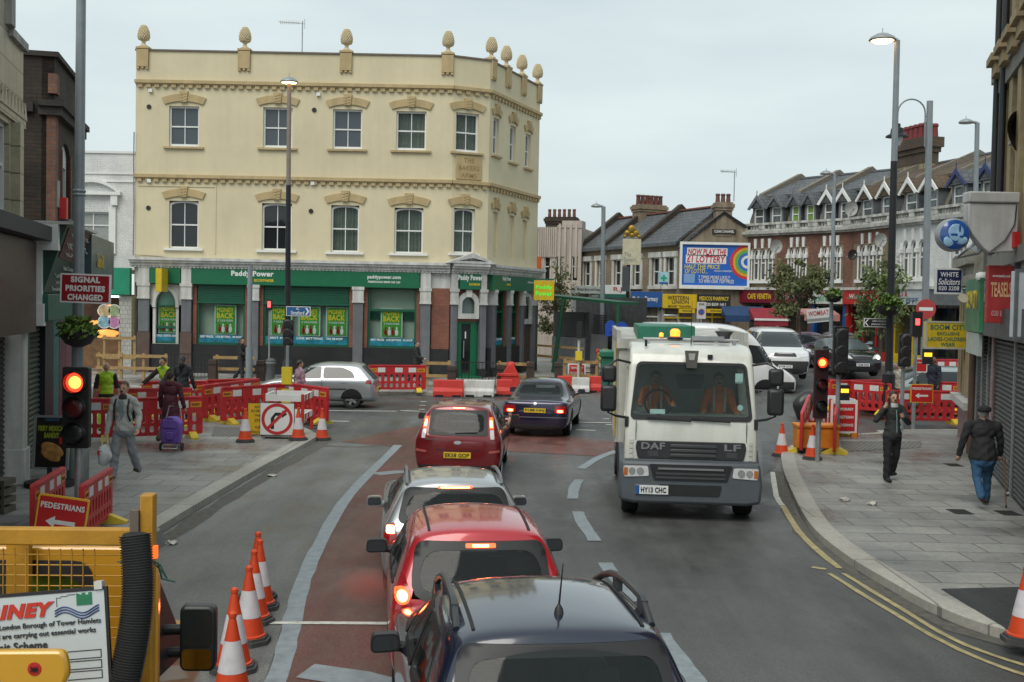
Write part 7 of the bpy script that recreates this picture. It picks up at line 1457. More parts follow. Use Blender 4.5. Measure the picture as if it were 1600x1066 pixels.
for s in (-1, 1):
 l = b_.panel('rear', rnd([(s * .66, .66), (s * .83, .66), (s * .82, .9), (s * .7, .94)], .03), 'tail_light', lampred, t, .012); b_.panel('rear', rnd([(s * .7, .82), (s * .8, .82), (s * .8, .9), (s * .71, .91)], .02), 'brake_lamp', brakehot, l, .02, .04)
 b = B(); pr = []
 for k in range(9): y = .5 + 1.45 * k / 8; q = b_.hit('top', (s * .55, y))[0]; pr.append((s * .565, y, q.z + (.06 if 0 < k < 8 else 0)))
 b.tube(pr, .022, 8); b.out('roof_rail', mat('rail grey', (.2, .2, .21), .4, .5), t)
bk = b_.panel('rear', rnd([(-.2, 1.29), (.2, 1.29), (.2, 1.317), (-.2, 1.317)], .008), 'high_brake_light', brake, t, .02, .03); b_.panel('rear', [(-.17, 1.296), (.17, 1.296), (.17, 1.311), (-.17, 1.311)], 'bulb', brakehot, bk, .024, .04)
# --- dark red tall hatchback
st = stations(4.0, 1.72, 1.5, belt=.6, rr=.3, rf=2.15, cw=2.9, hoodz=.63, roofw=.74, tail=.02)
pd = paint('deep red paint', (.2, .012, .016), .3, .25)
t, b_, body = car('hatchback', 'dark red upright hatchback with lit vertical tail lights, stopped at the junction', 'car', -1.0, 21.3, rad(-2.5), 4.0, 1.72, 1.5, pd, st, see=.75, sidewin=[([(.4, 1.0), (1.1, .98), (1.1, 1.34), (.6, 1.35)], .05), ([(1.17, .98), (2.0, .96), (2.0, 1.35), (1.17, 1.36)], .05), ([(2.06, .96), (2.75, .95), (2.2, 1.3), (2.1, 1.32)], .05)], rearwin=([(-.57, .93), (.57, .93), (.545, 1.4), (-.545, 1.4)], .05), screen=([(-.64, 1.0), (.64, 1.0), (.52, 1.36), (-.52, 1.36)], .08), mir=(.98, 2.55, 1.03, pd), plate=('EK58 GOP', 0, .56, True, .52), extras=[('rear', [(-.82, .2), (.82, .2), (.82, .36), (-.82, .36)], .04, 'bumper', grot)])
for s in (-1, 1):
 l = b_.panel('rear', rnd([(s * .6, .85), (s * .72, .86), (s * .655, 1.36), (s * .575, 1.36)], .025), 'tail_light', mat('deep red lamp', (.3, .008, .01), .2, coat=1), t, .012); b_.panel('rear', rnd([(s * .603, 1.06), (s * .685, 1.06), (s * .65, 1.27), (s * .585, 1.27)], .02), 'brake_lamp', brake, l, .02, .04); b_.panel('rear', rnd([(s * .612, 1.09), (s * .66, 1.09), (s * .64, 1.22), (s * .6, 1.22)], .02), 'bulb', brakehot, l, .024, .04); b_.panel('rear', rnd([(s * .625, .87), (s * .7, .87), (s * .685, 1.04), (s * .61, 1.04)], .02), 'reversing_lamp', lampclear, l, .02, .04)
 b_.panel('rear', rnd([(s * .6, .6), (s * .8, .62), (s * .8, .66), (s * .6, .64)], .01), 'reflector', mat('pink reflector', (.45, .1, .1), .3), t, .012)
bk = b_.panel('rear', rnd([(-.13, 1.42), (.13, 1.42), (.13, 1.45), (-.13, 1.45)], .008), 'high_brake_light', brake, t, .02, .03); b_.panel('rear', [(-.11, 1.427), (.11, 1.427), (.11, 1.443), (-.11, 1.443)], 'bulb', brakehot, bk, .024, .04)
b_.panel('rear', [(x, .8 + (z - .8) * .5) for x, z in disc(0, .8, .07)], 'badge', mat('badge silver', (.5, .52, .55), .25, .5), t, .012, .03)
q = b_.hit('rear', (.15, .99))[0]; b = B(); b.hexa([(-.05, q.y - .03, .955), (.36, q.y - .025, .985), (.36, q.y - .01, .985), (-.05, q.y - .01, .955), (-.05, q.y - .03, .985), (.36, q.y - .025, 1.0), (.36, q.y - .01, 1.0), (-.05, q.y - .01, .985)]); b.out('wiper', black, t); tx = txt('FUSION', .22, .04, chrome, t, (-.5, b_.hit('rear', (-.5, .8))[0].y - .012, .86), name='badge'); arc_strip(b_, t, 'rear', [(-.4, .66), (0, .645), (.4, .66)], .012, 'boot_seam', gapm)
# --- dark blue saloon
st = stations(4.75, 1.8, 1.43, 'saloon', belt=.63, rr=1.35, rf=2.75, cw=3.5, hoodz=.64, roofw=.68, boot=(1.0, .66))
pn = paint('navy purple paint', (.022, .018, .05), .35, .22)
t, b_, body = car('saloon_car', 'dark navy saloon ahead of the dark red hatchback with glowing brake lights', 'car', .63, 28.9, rad(-8), 4.75, 1.8, 1.43, pn, st, see=1.5, sidewin=[([(1.35, 1.0), (2.0, .99), (2.0, 1.3), (1.65, 1.29)], .05), ([(2.06, .99), (2.9, .97), (2.55, 1.27), (2.06, 1.31)], .05)], rearwin=([(-.66, 1.0), (.66, 1.0), (.54, 1.35), (-.54, 1.35)], .08), screen=([(-.64, 1.0), (.64, 1.0), (.52, 1.3), (-.52, 1.3)], .08), mir=(.97, 2.9, 1.0, pn), plate=('P188 NHJ', .0, .71, True, .56), wr=.33, extras=[('rear', [(-.85, .22), (.85, .22), (.84, .34), (-.84, .34)], .04, 'bumper', grot)])
for s in (-1, 1):
 l = b_.panel('rear', rnd([(s * .5, .66), (s * .82, .64), (s * .8, .84), (s * .52, .84)], .03), 'tail_light', mat('deep red lamp', (.3, .008, .01), .2, coat=1), t, .012); b_.panel('rear', rnd([(s * .56, .66), (s * .74, .66), (s * .74, .74), (s * .56, .74)], .02), 'brake_lamp', brake, l, .02, .04); b_.panel('rear', rnd([(s * .59, .675), (s * .71, .675), (s * .71, .725), (s * .59, .725)], .02), 'bulb', brakehot, l, .024, .04)
b_.panel('rear', [(-.84, .52), (.84, .52), (.84, .545), (-.84, .545)], 'bumper_trim', mat('bumper trim', (.2, .19, .22), .3, .5), t, .012); b_.panel('rear', disc(0, .88, .04), 'badge', mat('badge silver', (.5, .52, .55), .25), t, .012, .02)
# --- silver hatch crossing on the left
st = stations(3.85, 1.66, 1.44, belt=.62, rr=.5, rf=2.05, cw=2.85, hoodz=.62, roofw=.7)
ps2 = paint('pale silver paint', (.37, .39, .41), .6, .3)
p = G(500, 634); t, b_, body = car('hatchback', 'silver hatchback crossing from right to left behind the barriers', 'car', -4.35, 36.4, rad(90), 3.85, 1.66, 1.44, ps2, st, sidewin=[([(.62, .98), (1.65, .95), (1.65, 1.3), (1.05, 1.3), (.75, 1.18)], .08), ([(1.72, .95), (2.75, .93), (2.15, 1.27), (1.72, 1.31)], .06)], rearwin=([(-.58, .93), (.58, .93), (.5, 1.35), (-.5, 1.35)], .07), screen=([(-.6, .98), (.6, .98), (.5, 1.3), (-.5, 1.3)], .08), mir=(.93, 2.55, .98, ps2), wr=.29, plate=('LB55 XTN', 0, .6, True, .5), extras=[('left', [(.02, .78), (.3, .8), (.26, .92), (.03, .93)], .03, 'tail_light', lampred), ('left', [(3.4, .62), (3.75, .6), (3.62, .72), (3.3, .76)], .03, 'headlight', lampclear)])
arc_strip(b_, t, 'left', [(.9, .62), (2.9, .6)], .045, 'rubbing_strip', grot); arc_strip(b_, t, 'left', [(1.68, .3), (1.68, .95)], .012, 'door_seam', gapm); arc_strip(b_, t, 'left', [(2.75, .32), (2.8, .92)], .012, 'door_seam', gapm)
for y in (1.55, .8): arc_strip(b_, t, 'left', [(y + .1, .83), (y + .3, .83)], .025, 'door_handle', ps2, .02)
# --- oncoming traffic far right
def front_face(b_, t, W, zl, zg, gm=black, lampw=.3, badge=True):
 for s in (-1, 1): l = b_.panel('front', rnd([(s * (W / 2 - .5), zl - .03), (s * (W / 2 - .12), zl + .03), (s * (W / 2 - .1), zl + .17), (s * (W / 2 - .35), zl + .13)], .04), 'headlight', lampclear, t, .012, .05)
 b_.panel('front', rnd([(-.42, zg), (.42, zg), (.36, zg + .13), (-.36, zg + .13)], .03), 'grille', gm, t, .012); b_.panel('front', rnd([(-.6, .28), (.6, .28), (.55, .42), (-.55, .42)], .04), 'lower_grille', black, t, .012)
st = stations(4.7, 1.9, 1.86, belt=.6, rr=.2, rf=3.1, cw=3.95, hoodz=.6, nosez=.5, roofw=.8)
def facing(px, Y, L): p = D(px, 580, Y); return p.x, Y + L
x, y = facing(1241, 40.5, 4.7); wv = paint('van white paint', (.66, .67, .67), .05, .3)
t, b_, body = car('people_carrier', 'white people carrier facing the camera behind the crossing van', 'van', x, y, rad(180 - 4), 4.7, 1.9, 1.86, wv, st, screen=([(-.76, 1.18), (.76, 1.18), (.66, 1.72), (-.66, 1.72)], .08), sidewin=[([(.6, 1.25), (3.0, 1.2), (2.95, 1.68), (.65, 1.7)], .06), ([(3.1, 1.2), (3.85, 1.15), (3.25, 1.64), (3.1, 1.66)], .06)], mir=(1.1, 3.7, 1.2, black), plate=('EY08 RVC', 0, .5, False, .5), wr=.33)
front_face(b_, t, 1.9, .84, .86); b_.panel('front', rnd([(-.94, .22), (.94, .22), (.94, .7), (-.94, .7)], .05), 'bumper', grot, t, .004)
st = stations(4.0, 1.72, 1.5, belt=.62, rr=.3, rf=2.15, cw=2.9, hoodz=.64, nosez=.52, roofw=.72)
x, y = facing(1342, 42.5, 4.0); pk = paint('black paint', (.012, .013, .016), .2, .2)
t, b_, body = car('hatchback', 'black hatchback with lit headlights facing the camera left of the black column', 'car', x, y, rad(180 + 2), 4.0, 1.72, 1.5, pk, st, screen=([(-.66, 1.02), (.66, 1.02), (.54, 1.4), (-.54, 1.4)], .08), sidewin=[([(.6, 1.0), (2.0, .98), (2.0, 1.36), (.8, 1.36)], .06)], mir=(.98, 2.55, 1.04, pk), plate=('OU08 OCX', 0, .48, False, .5), glassm=glassy('pale tinted glass', (.07, .09, .095), rough=.12)); front_face(b_, t, 1.72, .72, .68)
for s in (-1, 1): b_.panel('front', disc(s * .62, .76, .07), 'lit_headlamp', lit('lit headlamp', (1, .9, .7), 1.8), t, .02, .04)
b_.panel('front', [(-.36, .8), (.36, .8), (.36, .83), (-.36, .83)], 'chrome_bar', chrome, t, .018)
x, y = facing(1284, 48, 4.1); pp = paint('purple paint', (.09, .06, .13), .3, .3); t, b_, body = car('hatchback', 'purple hatchback half hidden between the white carrier and black hatchback', 'car', x, y, rad(180), 4.0, 1.72, 1.5, pp, st, screen=([(-.66, 1.02), (.66, 1.02), (.54, 1.4), (-.54, 1.4)], .08), sidewin=[([(.6, 1.0), (2.0, .98), (2.0, 1.36), (.8, 1.36)], .06)], mir=(.98, 2.55, 1.04, pp)); front_face(b_, t, 1.72, .72, .68)
x, y = facing(1341, 50, 4.1); pg = paint('steel blue paint', (.25, .32, .36), .4, .3); t, b_, body = car('hatchback', 'pale steel blue car whose roof shows behind the black hatchback', 'car', x, y, rad(180), 4.0, 1.72, 1.56, pg, st, screen=([(-.66, 1.02), (.66, 1.02), (.54, 1.4), (-.54, 1.4)], .08), mir=(.98, 2.55, 1.04, pg)); front_face(b_, t, 1.72, .72, .68)
x, y = facing(1190, 50, 4.1); t, b_, body = car('hatchback', 'pale silver car visible over the truck between the two white vans', 'car', x, y, rad(180), 4.0, 1.72, 1.5, ps2, st, screen=([(-.66, 1.02), (.66, 1.02), (.54, 1.4), (-.54, 1.4)], .08), mir=(.98, 2.55, 1.04, ps2)); front_face(b_, t, 1.72, .72, .68)
p = D(1530, 590, 36.5); t, b_, body = car('hatchback', 'pale green silver car passing behind the right hand barriers', 'car', 15.4, 36.8, rad(90 + 4), 4.0, 1.72, 1.5, paint('pale green silver paint', (.34, .4, .39), .5, .3), st, sidewin=[([(.6, 1.0), (1.9, .98), (1.9, 1.36), (.85, 1.36)], .06), ([(1.98, .98), (2.75, .96), (2.2, 1.34), (1.98, 1.35)], .06)], screen=([(-.66, 1.02), (.66, 1.02), (.54, 1.4), (-.54, 1.4)], .08), mir=(.98, 2.55, 1.04, black))
# --- white van crossing behind the truck
st = [[(q[0], q[1], q[2]) for q in s_] for s_ in stations(5.6, 2.0, 2.72, belt=.49, rr=.1, rf=4.05, cw=4.75, hoodz=.43, nosez=.33, roofw=.88, zu=.3, tail=.01)]
t, b_, body = car('panel_van', 'large white panel van crossing to the right behind the truck cab', 'van', 4.7, 41.2, rad(-90 - 6), 5.6, 2.0, 2.72, wv, st, sidewin=[([(3.75, 1.35), (4.75, 1.28), (4.3, 1.95), (3.75, 2.0)], .08)], screen=([(-.8, 1.35), (.8, 1.35), (.72, 2.3), (-.72, 2.3)], .1), mir=(1.16, 4.55, 1.45, black), wr=.36, extras=[('right', [(4.9, .35), (5.55, .35), (5.55, .7), (5.0, .7)], .06, 'bumper', grot), ('right', [(.1, .35), (.6, .35), (.6, .6), (.1, .6)], .05, 'bumper', grot)])
front_face(b_, t, 2.0, .85, .75)
# door seams and handles of the near queue, exhaust haze behind the red hatch, brake-light red put into its colour
sm_m = mat('brake tinted exhaust', (1, 1, 1)); N_ = sm_m.node_tree.nodes; sm_m.node_tree.links.clear(); N_.remove(N_['Principled BSDF']); pv = N_.new('ShaderNodeVolumePrincipled'); pv.inputs['Color'].default_value = (.9, .3, .25, 1); tc = N_.new('ShaderNodeTexCoord'); nz = N_.new('ShaderNodeTexNoise'); nz.inputs['Scale'].default_value = 2.4; gr = N_.new('ShaderNodeTexGradient'); gr.gradient_type = 'SPHERICAL'; mu = N_.new('ShaderNodeMath'); mu.operation = 'MULTIPLY'; m2 = N_.new('ShaderNodeMath'); m2.operation = 'MULTIPLY'; m2.inputs[1].default_value = 10
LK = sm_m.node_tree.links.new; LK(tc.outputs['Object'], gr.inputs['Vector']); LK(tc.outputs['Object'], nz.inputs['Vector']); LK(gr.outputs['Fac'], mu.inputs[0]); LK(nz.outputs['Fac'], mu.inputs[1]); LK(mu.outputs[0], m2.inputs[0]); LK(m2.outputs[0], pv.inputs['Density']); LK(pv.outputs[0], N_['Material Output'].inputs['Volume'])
b = B(); b.ico((0, 0, 0), 1, 3); o = b.out('brake_tinted_smoke', sm_m, loc=D(572, 915, 9.7)); o.scale = (.27, .25, .17); tag(o, kind='stuff')
# ---------------------------------------------------------------- cab over truck facing the camera
def boolean(o, cutters):
 for c in cutters:
  m = o.modifiers.new('b', 'BOOLEAN'); m.operation = 'DIFFERENCE'; m.object = c; m.solver = 'EXACT'
 me = evaluated(o); n = o.name; drop(o)
 for c in cutters: drop(c)
 return me
def truck():
 W = 2.12; w_ = W / 2; t = thing('tipper_truck', 'white cab over works truck with a lit amber beacon coming towards the camera', 'truck', (2.93, 18.1, 0), rad(-4)); t.scale = (1.01, 1, 1.08)
 wp = mat('truck white paint', (.66, .67, .61), .35, 0, var=.05, vs=3, coat=.8, streak=.14); gp = mat('truck grey plastic', (.085, .1, .115), .5, var=.1)
 # cab shell: front at y=0 (towards -y), hollow with a real windscreen opening
 prof = [(0, .75), (-.02, 1.2), (.02, 1.45), (.2, 2.32), (.3, 2.52), (.55, 2.62), (1.9, 2.64), (1.98, 2.55), (1.98, .75)]
 b = B(); b.prism(prof, -w_, w_, 'x'); bmesh.ops.recalc_face_normals(b.bm, faces=b.bm.faces)
 for v in b.bm.verts:
  if v.co.z > 1.4: v.co.x *= 1 - .075 * (v.co.z - 1.4) / 1.2
 o = b.out('cab_tmp', wp, flat=True); bv = o.modifiers.new('bv', 'BEVEL'); bv.width = .12; bv.segments = 5; bv.limit_method = 'ANGLE'; bv.angle_limit = rad(30); me = evaluated(o); drop(o); o = bpy.data.objects.new('cab_tmp', me); COL.objects.link(o)
 def cutter(fn): b = B(); fn(b); bmesh.ops.recalc_face_normals(b.bm, faces=b.bm.faces); return b.out('cut', dark, flat=True)
 ws = rnd([(-.96, 1.54), (.96, 1.54), (.87, 2.37), (-.87, 2.37)], .09)
 cuts = [cutter(lambda b: b.hexa([(-.98, .14, 1.05), (.98, .14, 1.05), (.98, 1.85, 1.05), (-.98, 1.85, 1.05), (-.86, .36, 2.5), (.86, .36, 2.5), (.86, 1.85, 2.5), (-.86, 1.85, 2.5)])), cutter(lambda b: b.prism(ws, -.5, .6)), cutter(lambda b: b.prism(rnd([(.3, 1.5), (1.35, 1.45), (1.35, 2.25), (.55, 2.25)], .08), -2, 2, 'x'))]
 me = boolean(o, cuts); me.materials.clear(); cab = link('cab', me, wp, t, ang=30)
 BY = BVHTree.FromPolygons([v.co.copy() for v in me.vertices], [list(p.vertices) for p in me.polygons])
 def fy(x, z): h = BY.ray_cast(V((x, -3, z)), V((0, 1, 0))); return h[0].y if h[0] is not None and h[0].y < .5 else .2 * (z - 1.45) / .87
 # windscreen glass with black border
 yz = lambda z: .02 + .18 * (z - 1.45) / .87 - .012
 b = B(); outl = [(x, z) for x, z in rnd([(-.98, 1.51), (.98, 1.51), (.88, 2.38), (-.88, 2.38)], .1)]; b.plate(outl, [rnd([(-.94, 1.58), (.94, 1.58), (.85, 2.34), (-.85, 2.34)], .09)], 0, .02)
 for v in b.bm.verts: v.co.y += yz(v.co.z) - .004
 b.out('windscreen_seal', ink, t)
 b = B(); b.plate(rnd([(-.97, 1.53), (.97, 1.53), (.87, 2.37), (-.87, 2.37)], .09), [], .005, .012)
 for v in b.bm.verts: v.co.y += yz(v.co.z)
 b.out('windscreen', glassy('windscreen glass', (.03, .04, .042), tr=.78), t)
 b = B(); b.box(-.93, .93, .25, .85, 1.05, 1.56); b.out('dashboard', mat('dashboard grey', (.32, .34, .33), .8), t)
 b = B(); b.box(-.9, .9, 1.6, 1.8, 1.1, 2.4); b.box(-.85, -.2, 1.1, 1.65, 1.05, 1.3); b.box(.1, .85, 1.1, 1.65, 1.05, 1.3); b.out('seats', mat('cab trim', (.45, .5, .48), .9), t)
 b = B(); c = V((-.5, .58, 1.72)); b.tube([c + V((.22 * math.cos(a), .08 * math.sin(a), .2 * math.sin(a))) for a in [2 * math.pi * k / 20 for k in range(21)]], .018, 6); b.cyl(c, c + V((0, -.3, -.2)), .03); b.out('steering_wheel', ink, t)
 b = B(); b.box(-.24, .2, .18, .2, 2.12, 2.2); b.prism([(-.2, 1.98), (.16, 1.98), (.2, 2.12), (-.24, 2.12)], .19, .22); b.out('sun_visor', mat('visor black', (.01, .01, .01), .6), t)
 b = B(); b.box(-.66, -.42, yz(1.64) - .004, yz(1.64) + .003, 1.6, 1.67); b.box(.7, .82, yz(2.15) - .004, yz(2.15) + .003, 2.08, 2.23); b.cyl((.78, yz(1.72) - .005, 1.72), (.78, yz(1.72), 1.72), .045, n=16); b.out('sticker', mat('pale sticker', (.3, .5, .46), .5), t)
 b = B(); b.hexa([(-.7, -.03, 1.53), (.0, -.02, 1.49), (.0, -.0, 1.49), (-.7, -.0, 1.53), (-.7, -.03, 1.555), (.0, -.02, 1.51), (.0, -.0, 1.51), (-.7, -.0, 1.555)]); b.hexa([(.0, -.02, 1.53), (.62, -.02, 1.49), (.62, -.0, 1.49), (.0, -.0, 1.53), (.0, -.02, 1.555), (.62, -.02, 1.51), (.62, -.0, 1.51), (.0, -.0, 1.555)]); b.out('wipers', black, t)
 # front panel lines, grille panel with name, vents
 b = B(); b.prism(rnd([(-.84, .93), (.84, .93), (.88, 1.1), (.86, 1.2), (-.86, 1.2), (-.88, 1.1)], .03), -.045, 0); gr = b.out('grille_panel', mat('truck dark panel', (.03, .032, .036), .4), t, bev=.008)
 b = B()
 for z in (.97, 1.04, 1.11): b.prism([(-.34, z), (.42, z), (.4, z + .045), (-.32, z + .045)], -.065, -.04)
 b.out('grille_slats', mat('slat grey', (.06, .064, .068), .35), gr, bev=.006)
 say2('DAF', .38, .105, chrome, gr, -.6, -.05, 1.125, bold=.03); say2('LF', .26, .1, chrome, gr, .66, -.05, 1.125, bold=.03)
 b = B(); b.box(-.68, -.52, -.05, -.044, .97, 1.05); b.box(.57, .73, -.05, -.044, .97, 1.05); b.out('maker_label', mat('slat grey', (.06, .064, .068)), gr)
 for s in (-1, 1):
  b = B(); x = s * .92
  for k in range(4): z = .93 + k * .075; b.box(min(x, x + s * .06), max(x, x + s * .06), -.03, 0, z, z + .055)
  b.out('side_vent', offwhite, t)
  b = B(); b.box(s * .88 - .004, s * .88 + .004, -.024, .0, 1.2, 1.5); b.out('panel_seam', gapm, t)
 # bumper
 b = B(); pl = [(-1.12, .3), (-.9, .26), (.9, .26), (1.12, .3), (1.14, .55), (1.1, .9), (-1.1, .9), (-1.14, .55)]; b.prism(pl, -.12, .5); bp = b.out('bumper', gp, t, bev=.05)
 b = B(); b.prism(rnd([(-.58, .62), (.58, .62), (.66, .86), (-.66, .86)], .03), -.135, -.1); b.out('intake', mat('intake dark', (.018, .02, .022), .5), bp); b = B(); b.prism(rnd([(-.46, .4), (.46, .4), (.5, .56), (-.5, .56)], .03), -.135, -.1); b.out('intake', mat('intake dark', (.018, .02, .022), .5), bp)
 b = B()
 for z in (.65, .71): b.box(-.55, .55, -.145, -.1, z, z + .03)
 b.out('intake_slats', mat('slat grey', (.06, .064, .068)), bp); b = B(); b.box(-.52, .52, -.155, -.1, .785, .815); b.out('chrome_bar', chrome, bp)
 for s in (-1, 1):
  b = B(); pp_ = rnd([(s * .66, .68), (s * 1.06, .66), (s * 1.07, .83), (s * .68, .83)], .03); b.prism(pp_, -.135, -.1); h_ = b.out('headlight', lampclear, bp); b = B(); b.cyl((s * .8, -.14, .75), (s * .8, -.1, .75), .06, n=16); b.cyl((s * .93, -.14, .75), (s * .93, -.1, .75), .055, n=16); b.out('reflector', mat('lamp silver', (.7, .7, .7), .15, .9), h_); b = B(); b.prism([(s * 1.0, .69), (s * 1.06, .68), (s * 1.06, .8), (s * 1.0, .8)], -.14, -.13); b.out('indicator', mat('amber lens', (.5, .14, .02), .2), h_)
 b = B(); b.box(-.87, -.35, -.15, -.12, .41, .54); q = b.out('number_plate', plateW, bp); say2('HY13 CHC', .4, .08, ink, q, -.585, -.153, .475, bold=.03); b = B(); b.box(-.87, -.81, -.153, -.1505, .41, .54); b.out('plate_band', blue_s, q)
 b = B(); b.box(-1.05, 1.05, -.04, .06, .88, .925); b.out('step_panel', gp, t, bev=.01)
 # wings, wheels, chassis
 for s in (-1, 1):
  b = B(); b.prism([(.1, .3), (.18, .8), (.45, 1.05), (.9, 1.05), (1.2, .8), (1.3, .45), (1.15, .45), (1.05, .75), (.85, .92), (.5, .92), (.3, .75), (.25, .3)], min(s * .85, s * 1.13), max(s * .85, s * 1.13), 'x'); b.out('wing', gp, t, bev=.015)
  wheel(t, s * .93, .72, .42, .27, s, 6); wheel(t, s * .9, 4.6, .42, .4, s, 6)
  # mirrors
  b = B(); x = s * 1.33; b.box(x - .13, x + .13, -.04, .1, 1.62, 2.02); b.box(x - .12, x + .12, -.02, .1, 2.06, 2.32); m_ = b.out('mirror', mat('mirror shell', (.025, .026, .028), .45), t, bev=.05); b = B(); b.tube([(s * .98, .25, 2.35), (s * 1.2, .1, 2.4), (x, .04, 2.32), (x, .04, 1.6), (s * 1.2, .08, 1.55), (s * 1.0, .12, 1.52)], .02, 6); b.out('mirror_arm', black, m_)
  b = B(); b.box(s * 1.03 - .03, s * 1.03 + .03, .0, .14, 1.4, 1.55); b.out('mirror_hinge', black, t)
 b = B(); b.box(-.4, .4, .4, 6, .45, .75); b.box(-.9, .9, 1.4, 6.2, .75, .9); b.out('chassis', dark, t)
 # body with sloping hopper sides
 bw = mat('body dirty white', (.5, .5, .46), .6, var=.15, streak=.3)
 b = B(); b.hexa([(-1.12, 2.15, .9), (1.12, 2.15, .9), (1.12, 6.4, .9), (-1.12, 6.4, .9), (-1.12, 2.15, 2.55), (1.12, 2.15, 2.55), (1.12, 6.4, 2.78), (-1.12, 6.4, 2.78)]); bd = b.out('load_body', bw, t, bev=.02)
 b = B(); b.box(-1.17, 1.17, 2.1, 2.2, 2.5, 2.66); b.box(-1.17, -1.1, 2.2, 6.45, 2.62, 2.8); b.box(1.1, 1.17, 2.2, 6.45, 2.62, 2.8)
 for k in range(5): y = 2.3 + k * 1.0; b.box(-1.17, -1.121, y, y + .1, .9, 2.62); b.box(1.121, 1.17, y, y + .1, .9, 2.62)
 b.out('body_frame', bw, bd)
 b = B(); b.box(-1.19, -1.171, 2.25, 2.32, 1.0, 2.6); b.out('yellow_strip', mat('strip yellow', (.6, .38, .03)), bd)
 b = B(); b.box(-.75, .3, 3.0, 5.5, 2.6, 2.88); b.out('green_hopper', mat('hopper green', (.02, .16, .1), .5, var=.2), t, bev=.02); b = B(); b.box(-1.4, -1.14, 4.9, 5.6, 1.3, 2.3); b.box(-1.45, -1.1, 4.85, 5.65, 2.22, 2.34); b.out('green_bin', mat('hopper green', (.02, .16, .1), .5), t, bev=.02)
 # roof kit: light bar, beacon, aerial, horn, camera
 b = B(); b.cyl((-.75, 1.0, 2.7), (.85, 1.0, 2.7), .025); b.box(-.7, -.64, .95, 1.05, 2.62, 2.7); b.box(.75, .8, .95, 1.05, 2.62, 2.7); b.box(.05, .6, .93, 1.07, 2.7, 2.76); b.out('roof_bar', steel, t)
 b = B(); b.lathe([(.13, 0), (.13, .03), (.1, .05)], 16, (-.22, .95, 2.7)); bc = b.out('beacon_base', black, t); b = B(); b.lathe([(.08, 0), (.084, .08), (.055, .115), (.01, .12)], 16, (-.22, .95, 2.75)); b.out('beacon_lens', lit('lit amber beacon', (1, .28, .03), 1.9), bc); b = B(); b.lathe([(.035, 0), (.035, .05), (.01, .065)], 12, (-.45, .98, 2.74)); b.out('beacon_lens', lit('lit amber beacon', (1, .28, .03), 1.9), bc)
 b = B(); b.tube([(.02, .6, 2.62), (.02, .6, 3.3)], [.008, .004], 5); b.out('antenna', ink, t)
 b = B(); b.prism([(-.12, 2.56), (.1, 2.56), (.07, 2.3), (-.09, 2.3)], .06, .14); b.out('camera_housing', mat('housing brown grey', (.1, .095, .085), .5), t); b = B(); b.prism([(-.065, 2.52), (.045, 2.52), (.03, 2.42), (-.05, 2.42)], .05, .0599); b.out('camera_window', mat('lens grey', (.4, .4, .38)), t)
 b = B(); b.lathe([(.1, 0), (.1, .1), (.16, .18), (.02, .2)], 12, (.62, 1.15, 2.66)); b.box(.1, .45, 1.1, 1.2, 2.66, 2.72); b.out('roof_vent', mat('vent grey', (.08, .085, .09), .6), t); b = B(); b.box(.26, .34, .22, .28, 2.44, 2.5); b.out('marker_lamp', black, t); b = B(); b.box(-.75, -.71, .4, .44, 2.6, 2.7); b.out('roof_pin', black, t)
 b = B(); b.tube([(-.3, 3, 2.95), (-.28, 3, 3.06), (-.05, 3.0, 3.06), (.0, 3, 2.95)], .02, 6); b.out('grab_handle', steel, t)
 return t
TRUCK = truck()
